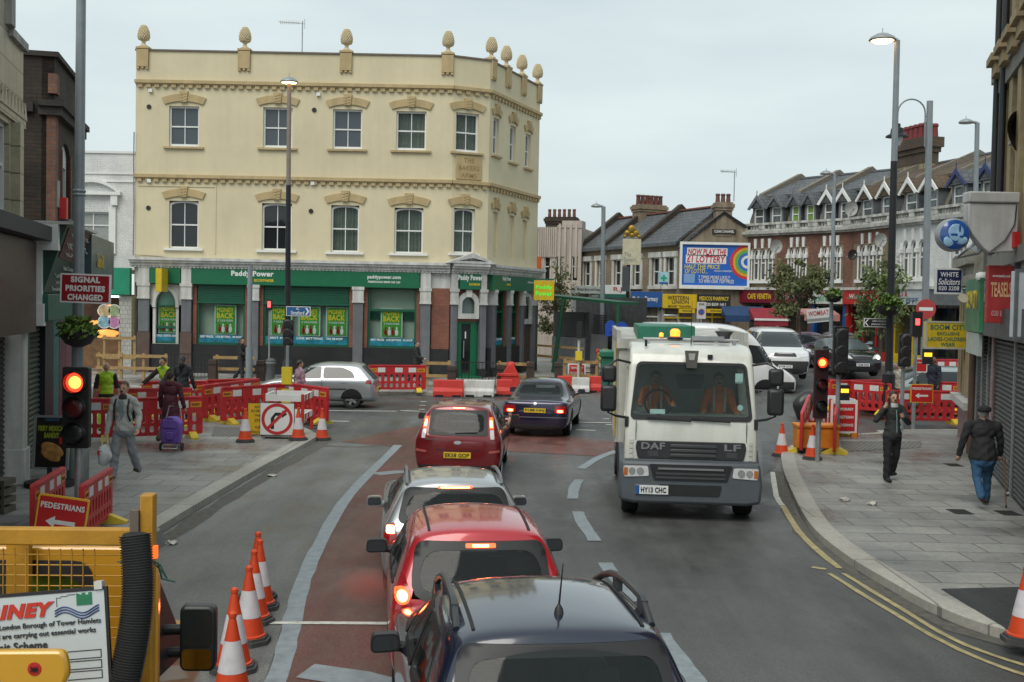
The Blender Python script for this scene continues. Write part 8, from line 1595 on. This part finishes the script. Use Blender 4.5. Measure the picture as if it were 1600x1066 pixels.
# ---------------------------------------------------------------- yellow crew truck at the lower left
def crew():
 t = thing('crew_truck', 'yellow works truck with a mesh headboard and signs loaded behind its cab, lower left corner', 'truck', (-2.72, 5.2, 0), rad(3)); O = V(t.location)
 yp = paint('works yellow paint', (.5, .24, .012), .05, .35); yd = mat('worn yellow steel', (.48, .235, .015), .55, var=.2, vs=5, bump=.1, streak=.25)
 def q(px, py, Y): return D(px, py, Y) - O
 xr = q(224, 900, 5.2).x; zt = q(100, 829, 5.2).z; xl = xr - 2.0
 b = B(); b.box(xl, xr - .03, 0, .06, zt - .08, zt); b.out('top_rail', yd, t, bev=.008)
 zp = q(224, 776, 5.2).z; b = B(); b.box(xr - .03, xr + .03, -.02, .06, .9, zp); b.box(xl - .03, xl + .03, -.02, .06, .9, zp); b.box(xl, xr, 0, .05, .9, 1.0); b.out('post', yd, t, bev=.006)
 b = B(); b.box(xr - .07, xr - .031, -.04, .02, zp - .32, zp - .07); b.out('latch', mat('worn wood latch', (.13, .1, .08), .8), t)
 b = B(); n = 34
 for k in range(n): x = xl + (xr - xl - .2) * k / n; b.cyl((x, .03, 1.0), (x, .03, zt - .1), .0032, n=5)
 for k in range(26): z = 1.02 + (zt - 1.1) * k / 26; b.cyl((xl, .035, z), (xr - .05, .035, z), .0032, n=5)
 b.out('mesh', yd, t)
 fr_ = xr; xr = xr - .28
 # cab: rear wall with window, roof falling to the front, doors and bonnet
 zc = q(100, 856, 5.6).z; b = B(); y0, y1 = .4, 1.75
 wz0, wz1 = 1.5, q(60, 889, 5.6).z; wx1 = q(136, 900, 5.6).x
 b.plate(rnd(rc(xl + .05, fr_ - .05, .6, zc), .18), [rnd(rc(xl + .3, wx1, wz0, wz1), .07)], y0, y0 + .06); b.hexa([(xl + .1, y0 + .05, .6), (xr - .05, y0 + .05, .6), (xr - .12, 3.0, .6), (xl + .3, 3.0, .6), (xl + .1, y0 + .05, 1.3), (xr - .05, y0 + .05, 1.3), (xr - .12, 3.0, 1.1), (xl + .3, 3.0, 1.1)])
 b.hexa([(xl + .15, y0 + .03, zc - .12), (xr - .12, y0 + .03, zc - .12), (xr - .15, 1.6, zc - .3), (xl + .2, 1.6, zc - .3), (xl + .2, y0 + .03, zc - .01), (xr - .2, y0 + .03, zc - .01), (xr - .22, 1.6, zc - .23), (xl + .25, 1.6, zc - .23)])
 cb = b.out('cab', yp, t, bev=.02)
 b = B(); xx = q(33, 900, 5.55).x; b.box(xx - .05, xx + .06, y0 - .08, y0 - .03, 1.0, zt - .1); b.out('window_bar', yd, t)
 b = B(); b.face([(xl + .25, y0 + .05, wz0 - .05), (wx1 + .02, y0 + .05, wz0 - .05), (wx1 + .02, y0 + .05, wz1 + .05), (xl + .25, y0 + .05, wz1 + .05)]); b.out('rear_window', glassy('cab rear glass', (.03, .05, .045), tr=.6), t)
 b = B(); b.plate(rnd(rc(xl + .26, wx1 + .04, wz0 - .04, wz1 + .04), .1), [rnd(rc(xl + .32, wx1 - .02, wz0 + .02, wz1 - .04), .08)], y0 - .012, y0 - .001); b.out('window_seal', black, t)
 b = B(); b.box(xl + .3, xr - .3, 1.55, 1.6, 1.3, 2.0); b.out('cab_lining', mat('lining grey green', (.2, .27, .25), .8), t)
 # side door window and mirror
 b = B(); b.face([(xr + .0, y0 + .15, 1.3), (xr + .02, 1.95, 1.2), (xr - .12, 1.55, 1.92), (xr - .14, y0 + .2, 1.96)]); b.out('door_window', black, t)
 mc = q(325, 1003, 6.7); s_ = 6.7 / F; hw, hh = 28 * s_, 53 * s_; b = B(); b.prism(rnd(rc(mc.x - hw, mc.x + hw, mc.z - hh, mc.z + hh), .05, 6), mc.y, mc.y + .1); m_ = b.out('mirror', mat('mirror black', (.02, .021, .022), .4), t, bev=.02)
 b = B(); b.prism(rnd(rc(mc.x - hw + .018, mc.x + hw - .018, mc.z - hh * .22, mc.z + hh - .02), .04, 5), mc.y - .004, mc.y - .0005); b.out('mirror_glass', glassy('mirror dim glass', (.02, .024, .024), rough=.05), m_); b = B(); b.prism(rnd(rc(mc.x - hw + .018, mc.x + hw - .018, mc.z - hh + .02, mc.z - hh * .3), .03, 5), mc.y - .004, mc.y - .0005); b.out('mirror_glass', mat('wide mirror chrome', (.5, .5, .5), .04, 1, var=.05), m_)
 b = B()
 for py in (990, 1026): a = q(252, py + 4, 6.7); b.cyl((a.x - .12, mc.y + .08, a.z), (mc.x, mc.y + .05, q(300, py, 6.7).z), .032, n=10)
 b.out('mirror_arm', black, m_)
 b = B(); a = q(250, 1000, 6.5); b.prism([(mc.y - .5, a.z - .16), (mc.y + .25, a.z - .2), (mc.y + .1, a.z + .12), (mc.y - .45, a.z + .42)], a.x - .1, a.x + .0, 'x'); b.out('quarter_panel', black, t, bev=.02)
 b = B(); b.lathe([(.18, -.04), (.15, .03), (.04, .06)], 16, (q(208, 828, 5.9).x, .75, zt - .19)); b.out('roof_lamp', mat('grey dome', (.09, .09, .095), .5), t)
 xr = fr_
 b = B(); b.box(xr + .031, xr + .05, -.02, .01, q(0, 858, 5.2).z - .04, q(0, 852, 5.2).z); b.out('side_marker', lit('lit orange marker', (1, .15, .02), .8), t)
 # flatbed rear below the frame
 b = B(); b.box(xl, xr, -2.0, 0, .75, .88); b.box(xl, xl + .04, -2.0, 0, .88, 1.2); b.box(xr - .04, xr, -2.0, 0, .88, 1.2); b.out('flatbed', yd, t)
 for s, x in ((-1, xl + .2), (1, xr - .2)): wheel(t, x, 2.4, .33, .22, s); wheel(t, x, -1.2, .33, .22, s)
 # cargo: each thing its own
 h = thing('ribbed_hose', 'black corrugated hose standing upright against the yellow truck headboard', 'hose', O + V((0, 0, .88))); a = q(211, 836, 5.1) - V((0, 0, .88)); c = q(196, 1066, 5.0) - V((0, 0, .88)); b = B(); pts_ = []; rs = []; n = 330; c2 = c + (c - a) * .5
 for k in range(n): p_ = a.lerp(c2, k / n); p_.x += .03 * math.sin(k / n * 5); pts_.append(p_); rs.append((.073, .064)[(k // 2) % 2])
 b.tube(pts_, rs, 18); hs = b.out('hose', mat('hose black', (.022, .021, .022), .5, var=.2), h); b = B(); b.tube([pts_[0] + V((0, 0, .004)), pts_[0] - V((0, 0, .1))], .055, 16); b.out('opening', dark, h)
 # white information board leaning back
 sb = thing('information_board', 'white roadworks information board with red and black lettering on the yellow truck', 'sign', D(0, 0, 5.0)); ce = D(40, 1095, 4.95); sb.location = ce; s_ = 4.95 / F; tl = rad(-6); Bt = MX.Rotation(-.1, 4, 'Y') @ MX.Rotation(tl, 4, 'X'); wv_, hv = 270 * s_, 330 * s_
 b = B(Bt); b.prism(rnd(rc(-wv_ / 2, wv_ / 2, -hv / 2, hv / 2), .01), 0, .012); bo = b.out('board', mat('board white', (.5, .55, .56), .45, var=.05), sb); b = B(Bt); b.plate(rc(-wv_ / 2 - .01, wv_ / 2 + .01, -hv / 2 - .01, hv / 2 + .01), [rc(-wv_ / 2 + .004, wv_ / 2 - .004, -hv / 2 + .004, hv / 2 - .004)], -.003, .014); b.out('edge_trim', black, sb); b = B(Bt); b.box(wv_ / 2 - .045, wv_ / 2 - .01, -.01, .03, hv / 2, hv / 2 + .035); b.out('clip', offwhite, sb)
 def bt(s, x0, x1, y, h_, m, bold=.0, shear=0, k=1): w2 = (x1 - x0) * s_; say2(s, w2, h_ * s_, m, bo, ((x0 + x1) / 2 - 40) * s_, -.002, (1075 - y) * s_, Bt, bold, shear)
 rl = mat('riney red', (.5, .03, .015), .5); gi = mat('board ink', (.035, .04, .045), .6)
 # texts are placed in board units measured from its middle
 def bl(s, cx, cz, w2, h2, m, bold=0, shear=0): say2(s, w2, h2, m, bo, cx, -.002, cz, Bt, bold, shear)
 R_ = wv_ / 2; T_ = hv / 2
 bl('RINEY', R_ - .385, T_ - 0.07, .31, .065, rl, .06, .25); bl('on behalf of London Borough of Tower Hamlets', R_ - .335, T_ - 0.14, .62, .03, gi, .01); bl('RINEY Ltd are carrying out essential works', R_ - .335, T_ - 0.18, .57, .03, gi, .01); bl('Permit Scheme', R_ - .42, T_ - 0.225, .3, .036, gi, .02)
 for z in (.265, .31, .355):
  b = B(Bt); b.plate(rc(-R_ + .05, R_ - .03, T_ - z - .038, T_ - z), [rc(-R_ + .054, R_ - .034, T_ - z - .0345, T_ - z - .0035)], -.0025, -.0005); b.out('text_box', gi, bo)
 bl('location of works', R_ - .53, T_ - 0.287, .2, .016, gi); bl('duration (Dates of work)', R_ - .47, T_ - 0.331, .24, .016, gi); bl('0207 364 5077', R_ - .32, T_ - 0.435, .24, .026, gi, .01); bl('www.streets', R_ - .26, T_ - 0.495, .25, .036, gi, .03); bl('& highways', R_ - .24, T_ - 0.54, .27, .036, gi, .03)
 b = B(Bt)
 for k in range(3): b.tube([(R_ - .23 + .2 * j / 12, -.003, T_ - 0.083 - .012 * k + .016 * math.sin(j * .62)) for j in range(13)], .003, 4)
 b.out('wave_mark', mat('wave blue', (.03, .06, .2), .5), bo); b = B(Bt); b.prism([(R_ - .13, T_ - 0.065), (R_ - .06, T_ - 0.065), (R_ - .06, T_ - 0.01), (R_ - .075, T_ - 0.01), (R_ - .075, T_ - 0.02), (R_ - .09, T_ - 0.02), (R_ - .09, T_ - 0.01), (R_ - .105, T_ - 0.01), (R_ - .105, T_ - 0.02), (R_ - .13, T_ - 0.01)], -.003, -.0005); b.out('castle_mark', mat('castle green', (.02, .17, .08), .5), bo)
 b = B(Bt); b.tube([(R_ - .22, -.002, T_ - 0.065), (R_ - .22, -.002, T_ - 0.025), (R_ - .2, -.002, T_ - 0.025), (R_ - .2, -.002, T_ - 0.02), (R_ - .17, -.002, T_ - 0.02), (R_ - .17, -.002, T_ - 0.015), (R_ - .135, -.002, T_ - 0.015)], .0014, 4); b.out('castle_outline', gi, bo)
 # yellow rounded panel in front
 yb = thing('plant_cover', 'rounded yellow machine cover with a red oval sticker at the lower left corner', 'machine', D(30, 1092, 4.6)); s_ = 4.6 / F
 b = B(); b.prism(rnd([(-250 * s_, -120 * s_), (48 * s_, -120 * s_), (50 * s_, -20 * s_), (78 * s_, 40 * s_), (70 * s_, 78 * s_), (-250 * s_, 70 * s_)], .035, 6), 0, .05); cv = b.out('cover', paint('cover yellow', (.58, .31, .02), .05, .3), yb, bev=.015); b = B(MX.Translation((24 * s_, -.002, 48 * s_)) @ MX.Rotation(rad(32), 4, 'Y')); b.lathe([(.001, -.002), (.028, -.001), (.03, .004)], 24, ax='y');
 for v in b.bm.verts: pass
 st_ = b.out('sticker', mat('sticker red', (.4, .02, .015), .4), cv); tx = say2('360', .03, .022, ink, st_, 24 * s_, -.006, 48 * s_)
 # green twine
 tw = thing('twine', 'loose green twine tied round the yellow headboard post', 'twine', O + V((xr, 0, 0))); b = B(); z0 = q(240, 870, 5.2).z
 b.tube([(0, -.05, z0 - .02), (.05, -.06, z0), (.09, -.02, z0 - .06), (.11, 0, z0 - .1), (.07, .02, z0 - .04)], .004, 5); b.tube([(.03, -.05, z0), (.08, -.04, z0 - .02), (.09, -.01, z0 - .1), (.15, 0, z0 - .115)], .005, 5); b.tube([(-.1, -.07, z0 - .01), (0, -.05, z0 - .03)], .003, 4); b.out('strand', mat('twine green', (.03, .09, .08), .7), tw)
 vest = thing('hi_vis_coat', 'lime hi-vis coat lying behind the yellow truck rear window', 'coat', O + V((q(100, 905, 5.9).x, .75, 1.5))); b = B(); b.ico((0, 0, .26), (.26, .12, .3), 3)
 for v in b.bm.verts: v.co += V((.03 * math.sin(v.co.z * 15), .02 * math.sin(v.co.x * 17), .03 * math.sin(v.co.x * 9)))
 b.out('coat', mat('hi vis lime', (.4, .65, .02), .6, var=.15), vest); b = B(); b.ico((-.05, -.02, .46), (.14, .1, .07), 2); b.out('collar', mat('hi vis lime', (.4, .65, .02), .6), vest)
crew()
# ---------------------------------------------------------------- people
SK = mat('skin', (.5, .3, .22), .55, var=.08); SKD = mat('dark skin', (.13, .07, .045), .55, var=.08); HB = mat('dark hair', (.02, .015, .012), .5, var=.3, vs=40); HG = mat('grey hair', (.32, .31, .3), .7, var=.2, vs=40); EYE_ = mat('eye dark', (.02, .015, .015), .3)
def cloth(n, c): return mat('cloth ' + n, c, .85, var=.22, vs=9, bump=.35, bs=14)
def person(label, p, rz, h=1.75, top=None, bot=None, shoe=None, skin=None, hair='short', hm=None, walk=25, knee=(8, 30), armR=(5, 12, 15), armL=(5, 12, 15), lean=0, headturn=0, build=1.0, coat=0, vest=None, seat=False, vox=.011, handR=None, handL=None, sleeve=True, hood=None):
 """one continuous body; faces -y; arm = forward swing, spread, elbow bend in degrees; image-left arm is R"""
 top = top or cloth('black', (.02, .02, .022)); bot = bot or cloth('dark trousers', (.02, .022, .028)); shoe = shoe or cloth('shoe brown', (.05, .03, .022)); skin = skin or SK
 k = h / 1.75; P = []; ms = [skin, top, bot, shoe, EYE_] + ([vest] if vest else [])
 def cap(a, b_, r0, r1, m): P.append((V(a), V(b_), r0, r1, m))
 def ell(c, r, m): P.append((V(c), V(r), None, None, m))
 hz = .92; sh = V((0, 0, hz)); L = rad(lean); up = V((0, -math.sin(L), math.cos(L)))
 def at(z, x=0, y=0): return sh + up * (z - hz) + V((x, y, 0))
 for s, a, kn in ((-1, walk, knee[0]), (1, -walk, knee[1])):
  if seat: a, kn = 80, 80
  A = rad(a); K = rad(a - kn); hp = V((s * .1, 0, hz - .02)); kp = hp + .43 * V((s * .05, -math.sin(A), -math.cos(A))); an = kp + .41 * V((s * .05, -math.sin(K), -math.cos(K)))
  cap(hp, kp, .1 * build, .08, 2); cap(kp, an, .078, .07, 2); f = V((0, -math.cos(K), -math.sin(K) * .6)); cap(an + V((0, .03, -.035)), an + f * .15 + V((0, 0, -.045)), .045, .036, 3)
 ell(at(.95), (.165 * build, .115 * build, .13), 2); b5 = 5 if vest else 1
 ell(at(1.1), (.16 * build, .115 * build, .2), b5); ell(at(1.3), (.18 * build, .12 * build, .19), b5); cap(at(1.41, -.13), at(1.41, .13), .07, .07, b5); cap(at(1.5), at(1.43, -.16 * build), .055, .06, b5); cap(at(1.5), at(1.43, .16 * build), .055, .06, b5); ell(at(1.0), (.175 * build, .125 * build, .1), b5)
 if not coat and not vest: cap(at(1.02), at(.89), .15 * build, .165 * build, 1)
 if coat: cap(at(1.05), at(.95 - coat), .165 * build, .19 * build, 1)
 for s, (fl, ab, el, *ex), grip in ((-1, armR, handR), (1, armL, handL)):
  a, b_, e = rad(fl), rad(ab), rad(fl + el); S0 = at(1.41, s * .19 * build); E = S0 + .29 * V((s * math.sin(b_), -math.sin(a) * math.cos(b_), -math.cos(a) * math.cos(b_)))
  inn = ex[0] if ex else -.35 if el > 60 else .0; W = E + .25 * V((s * (math.sin(b_) * .5 + inn), -math.sin(e), -math.cos(e))).normalized(); d = (W - E).normalized()
  cap(S0, E, .068 * build, .064, 1); cap(E, W, .062, .052, 1 if sleeve else 0); cap(W, W + d * .08, .03, .036, 0); n = d.cross(V((1, 0, 0))).normalized(); x = n.cross(d)
  for j in range(4): q = W + d * .1 + x * (j - 1.5) * .021; cap(q, q + d * (.045, .055, .05, .04)[j] + n * .025, .0095, .008, 0);
  cap(W + d * .03 + x * s * -.035, W + d * .085 + x * s * -.05, .012, .009, 0)
 T = MX.Rotation(rad(headturn), 3, 'Z'); hc = at(1.635); hd = lambda x, y, z: hc + T @ V((x, y, z))
 cap(at(1.44), at(1.56), .055, .05, 0); ell(hc, (.078, .098, .115), 0); ell(hd(0, -.035, -.07), (.055, .06, .045), 0); cap(hd(0, -.095, .01), hd(0, -.112, -.025), .012, .016, 0); ell(hd(0, -.088, -.062), (.026, .012, .008), 4)
 for s in (-1, 1): ell(hd(s * .033, -.088, .012), (.014, .01, .008), 4); ell(hd(s * .08, .0, -.005), (.012, .02, .032), 0)
 ms0 = min(q.z for q in [p_[i] for p_ in P if p_[4] == 3 for i in (0, 1)]) - .045 if not seat else 0
 b = B()
 for a, c, r0, r1, m in P:
  if r0 is None: b.ico(a, tuple(c), 2)
  else: b.capsule(a, c, r0, r1, 10)
 me = bpy.data.meshes.new('p'); b.bm.to_mesh(me); b.bm.free(); o = bpy.data.objects.new('p', me); COL.objects.link(o); m = o.modifiers.new('r', 'REMESH'); m.mode = 'VOXEL'; m.voxel_size = vox; m2 = o.modifiers.new('s', 'SMOOTH'); m2.iterations = 3; m2.factor = .5; me = evaluated(o); drop(o)
 n = len(me.polygons); C = np.empty(n * 3); me.polygons.foreach_get('center', C); C = C.reshape(-1, 3); best = np.full(n, 9e9); idx = np.zeros(n, int)
 for a, c, r0, r1, mm in P:
  a_ = np.array(a); c_ = np.array(c)
  if r0 is None: q = np.linalg.norm((C - a_) / c_, axis=1); dist = (q - 1) * c_.min() - (.004 if mm == 4 else 0)
  else: ab = c_ - a_; t = np.clip(((C - a_) @ ab) / (ab @ ab), 0, 1); dist = np.linalg.norm(C - a_ - t[:, None] * ab, axis=1) - (r0 + (r1 - r0) * t)
  u = dist < best; best[u] = dist[u]; idx[u] = mm
 hem = (.91 - coat) if coat else .87; near = np.abs(C[:, 0]) < .2 * build
 if not seat: idx[near & (C[:, 2] < hem) & ((idx == 1) | (idx == 5))] = 2; idx[near & (C[:, 2] > hem) & (idx == 2)] = 1
 V_ = np.empty(len(me.vertices) * 3); me.vertices.foreach_get('co', V_); V_ = V_.reshape(-1, 3); V_[:, 2] -= ms0
 if coat or True:                                                # folds in the clothes
  V_[:, 0] += .004 * np.sin(V_[:, 2] * 47 + V_[:, 1] * 20) * (V_[:, 2] < 1.4); V_[:, 1] += .005 * np.sin(V_[:, 2] * 38 + V_[:, 0] * 31) * (V_[:, 2] < 1.4)
 me.vertices.foreach_set('co', (V_ * k).ravel()); me.materials.clear()
 for q in ms: me.materials.append(q)
 me.polygons.foreach_set('material_index', idx.astype('i')); t = thing('person', label, 'person', p, rz); body = link('body', me, [], t, ang=180)
 z0 = V((0, 0, -ms0)); f = lambda q: (q + z0) * k
 if hair:
  b = B(); b.ico(hc + z0 + T @ V((0, .012, .022)), (.088, .1, .11), 3)
  cut = {'short': -.02, 'long': -.2, 'cap': .02, 'none': 9}[hair]
  for v in [v for v in b.bm.verts]:
   q = T.inverted() @ (v.co - hc - z0)
   if (q.y < -.045 and q.z < .055) or q.z < (cut if q.y < .04 else -.07): b.bm.verts.remove(v)
  if hair == 'long': b.capsule(hc + z0 + V((0, .07, .0)), hc + z0 + V((0, .1, -.26)), .085, .06)
  for v in b.bm.verts: v.co *= k
  b.out('hair', hm or HB, body, ang=180)
 if hood: b = B(); b.lathe([(.075, 0), (.11, .02), (.1, .08), (.07, .1)], 14, f(at(1.425, 0, .015)), caps=False); b.out('collar', hood, body)
 return t, body, lambda q: f(q), at
gp_ = lambda px, py, h=.12: G(px, py, h)
gj = cloth('pale grey jacket', (.42, .42, .4)); gt = cloth('grey trousers', (.25, .265, .29))
t, bd, f, at = person('man in a pale grey jacket and grey trousers walking with a white carrier bag', gp_(193, 749), rad(-6), 1.76, gj, gt, walk=11, knee=(6, 20), armR=(6, 10, 12), armL=(-8, 16, 42), hair='short', hm=cloth('cropped hair', (.12, .08, .06)), hood=cloth('collar brown', (.045, .03, .03)), vox=.009)
b = B(); b.prism([(-.05, 1.45), (.05, 1.45), (.035, 1.1), (-.005, 1.1)], -.139, -.12); b.out('shirt', cloth('blue grey shirt', (.22, .26, .31)), bd)
for s in (-1, 1): b = B(); b.tube([(s * .11, .09, 1.46), (s * .125, -.06, 1.47), (s * .13, -.125, 1.36), (s * .13, -.128, 1.2), (s * .15, -.06, 1.08)], .017, 6); b.out('rucksack_strap', ink, bd)
b = B(); b.ico((0, .2, 1.25), (.16, .1, .24), 2); b.out('rucksack', cloth('black', (.02, .02, .022)), bd)
q = gp_(193, 749); bp = q + V((-.31, -.1, .62)); cb = thing('carrier_bag', 'white and red plastic carrier bag held by the man in grey', 'bag', bp); b = B(); b.ico((0, 0, -.17), (.14, .09, .2), 3)
for v in b.bm.verts: v.co.x += .02 * math.sin(v.co.z * 25); v.co.y += .02 * math.sin(v.co.x * 30)
o_ = b.out('bag', mat('bag white', (.62, .62, .62), .35, var=.1, bump=.4, bs=12), cb); b = B(); b.tube([(-.06, 0, -.02), (-.02, 0, .17), (.0, 0, .19), (.03, 0, .17), (.07, 0, -.02)], .014, 6); b.out('handles', mat('bag white', (.62, .62, .62)), cb); b = B(); b.box(-.1, -.02, -.095, -.07, -.16, -.08); b.out('print', signred, o_)
# woman with trolley
q = gp_(266, 694); person('woman in a maroon coat seen from behind, pulling a purple trolley', q, rad(170), 1.62, cloth('maroon coat', (.075, .015, .028)), cloth('brown patterned skirt', (.12, .07, .05)), walk=8, hm=cloth('brown hair', (.035, .018, .015)), build=1.15, coat=.4, hood=cloth('maroon coat', (.075, .015, .028)))
q = gp_(268, 704); tr = thing('shopping_trolley', 'purple two wheeled shopping trolley behind the woman in maroon', 'trolley', q); b = B(); b.prism(rnd([(-.2, .16), (.2, .16), (.23, .62), (.1, .74), (-.1, .74), (-.23, .62)], .05), -.14, .14)
for v in b.bm.verts: v.co.y += .02 * math.sin(v.co.x * 20)
pb_ = b.out('bag', mat('trolley purple', (.14, .07, .34), .6, var=.3, bump=.4, bs=10), tr, bev=.04); b = B(); b.box(-.16, .16, -.16, -.13, .5, .68); b.box(-.08, .08, -.18, -.15, .25, .42); b.out('flap', mat('trolley purple', (.14, .07, .34)), pb_, bev=.02)
b = B(); b.tube([(-.2, .0, .08), (-.2, .1, .5), (-.12, .2, .95), (.12, .2, .95), (.2, .1, .5), (.2, 0, .08)], .012, 6); b.cyl((-.22, 0, .08), (.22, 0, .08), .012); b.tube([(-.16, -.05, .2), (-.16, -.16, .06), (.16, -.16, .06), (.16, -.05, .2)], .012, 6); b.out('frame', steel, tr)
for s in (-1, 1): b = B(); b.lathe([(.045, -.015), (.085, -.018), (.085, .018), (.045, .015)], 18, (s * .23, 0, .085), 'x'); b.out('wheel', rubber, tr)
hv = mat('hi vis lime', (.4, .65, .02), .6, var=.15)
person('hi-vis worker with dark beard bending over tools behind the trolley woman', V((-9.05, 29.4, .12)), rad(-25), 1.75, cloth('dark brown jumper', (.03, .024, .022)), lean=14, armR=(45, 20, 10), armL=(40, 5, 20), vest=hv, hm=HB, walk=5)
person('woman with long dark hair and dark jacket standing behind the hi-vis worker', V((-8.9, 30.3, .12)), rad(165), 1.72, cloth('slate jacket', (.03, .034, .042)), cloth('navy jeans', (.012, .016, .03)), hair='long', walk=6, build=1.1)
person('bald hi-vis worker in lime trousers beside the near traffic signal', V((-9.85, 27.2, .12)), rad(200), 1.7, cloth('dark brown jumper', (.03, .024, .022)), hv, hair=None, vest=hv, walk=4, sleeve=False)
person('man in black walking in front of the first wide betting shop window', gp_(377, 597), rad(80), 1.72, walk=11, armR=(20, 8, 60), armL=(-10, 8, 20), hair='long')
person('person in a mauve top with black hair by the slim sign post', V((-5.9, 31.2, .12)), rad(120), 1.62, cloth('mauve top', (.3, .19, .23)), hair='short', walk=4, build=1.15)
person('person in a dark hooded coat walking past the last betting shop window', V((D(651, 560, 43.8).x, 43.8, .12)), rad(75), 1.76, walk=14, armR=(25, 8, 50), hood=cloth('black', (.02, .02, .022)))
# right pavement
cj = cloth('charcoal jacket', (.03, .034, .034)); q = gp_(1392, 752); t, bd, f, at = person('man in a charcoal zip jacket walking with a phone at his ear', q, rad(10), 1.74, cj, cloth('black trousers', (.014, .014, .018)), cloth('black shoe', (.02, .02, .02)), walk=8, knee=(5, 18), armR=(12, 40, 150, -.8), armL=(22, 16, 105, -1.1), headturn=-6, hm=HB, hood=cloth('white hood', (.5, .5, .5)), vox=.009)
b = B(); b.tube([(0, -.128, 1.42), (.01, -.138, 1.25), (.015, -.14, 1.08), (.012, -.15, .96)], .007, 5); b.out('zip', mat('zip pale', (.3, .42, .4)), bd); b = B(); b.box(-.112, -.1, -.06, .0, 1.52, 1.65); b.out('phone', ink, bd)
q = gp_(1533, 791); t, bd, f, at = person('old man in a black jacket, blue jeans and flat cap walking away with a cane', q, rad(176), 1.7, cloth('black', (.02, .02, .022)), cloth('blue jeans', (.03, .095, .19)), cloth('brown shoe', (.07, .03, .02)), hair='short', hm=HG, walk=14, knee=(4, 34), armR=(8, 16, 14), armL=(-4, 20, 16), build=1.3, lean=5, coat=.1, vox=.009)
b = B(); b.lathe([(.1, 0), (.118, .03), (.105, .075), (.04, .105)], 18, (0, -.0, 1.645)); b.ico((0, -.1, 1.66), (.08, .07, .016), 2); b.out('cap', cloth('cap black', (.016, .016, .017)), bd)
cn = thing('walking_cane', 'brown wooden walking cane in the old man\'s right hand', 'cane', q + V((.36, -.1, 0))); b = B(); b.tube([(-.02, .0, .78), (.0, 0, .4), (.03, 0, .02)], [.012, .012, .01], 8); b.tube([(-.02, .0, .78), (-.02, -.02, .83), (-.02, -.07, .84), (-.02, -.1, .8)], .013, 8); b.out('shaft', mat('cane wood', (.22, .1, .04), .4), cn); b = B(); b.cyl((.03, 0, 0), (.029, 0, .04), .016, n=8); b.out('ferrule', rubber, cn)
q = D(1404, 600, 35.3); person('woman in a cream jacket walking left behind the right barriers', V((q.x, 35.3, gz(q.x, 35.3) + .12)), rad(-70), 1.62, cloth('cream jacket', (.5, .47, .38)), hair='long', hm=cloth('brown hair', (.035, .018, .015)), walk=14, armR=(10, 8, 15))
q = D(1456, 600, 36); person('bald man in a navy jacket standing by the passing pale green car', V((q.x, 35.9, gz(q.x, 35.9) + .12)), rad(-60), 1.76, cloth('navy jacket', (.016, .018, .034)), hair=None, skin=SKD, walk=6, build=1.1)
# truck crew and the driver's arm
org = cloth('hi vis orange', (.9, .2, .025)); refl = mat('reflective tape', (.5, .5, .48), .4)
for x, l, ar in ((-.5, 'truck driver in an orange hi-vis jacket with hands on the wheel', (55, 12, 25)), (.52, 'truck passenger in an orange hi-vis jacket', (15, 14, 60))):
 p = TRUCK.matrix_world; o_ = MX.Translation(TRUCK.location) @ MX.Rotation(rad(-4), 4, 'Z') @ V((x * 1.05, 1.02, .66)); t, bd, f, at = person(l, o_, rad(-4), 1.7, org, org, seat=True, armR=ar, armL=ar, hm=HB, hair='short', vox=.014)
 for s in (-1, 1): b = B(); b.tube([(s * .09, -.1, 1.46), (s * .095, -.135, 1.3), (s * .09, -.13, 1.05)], .022, 6); b.out('tape', refl, bd)
a = D(792, 668, 22.9); t = thing('person', 'bare forearm and hand resting out of the dark red hatchback window', 'person', a); b = B(); b.capsule((-.06, .1, -.02), (.02, -.02, .0), .042, .036); b.capsule((.02, -.02, 0), (.06, -.05, .22), .036, .026); b.capsule((.06, -.05, .24), (.065, -.055, .29), .032, .034)
for j in range(4): b.capsule((.045 + .013 * j, -.06, .31), (.05 + .014 * j, -.1, .325), .009, .008, 6)
b.capsule((.035, -.06, .27), (.03, -.09, .3), .01, .009, 6); b.out('body', SK, t, ang=180)
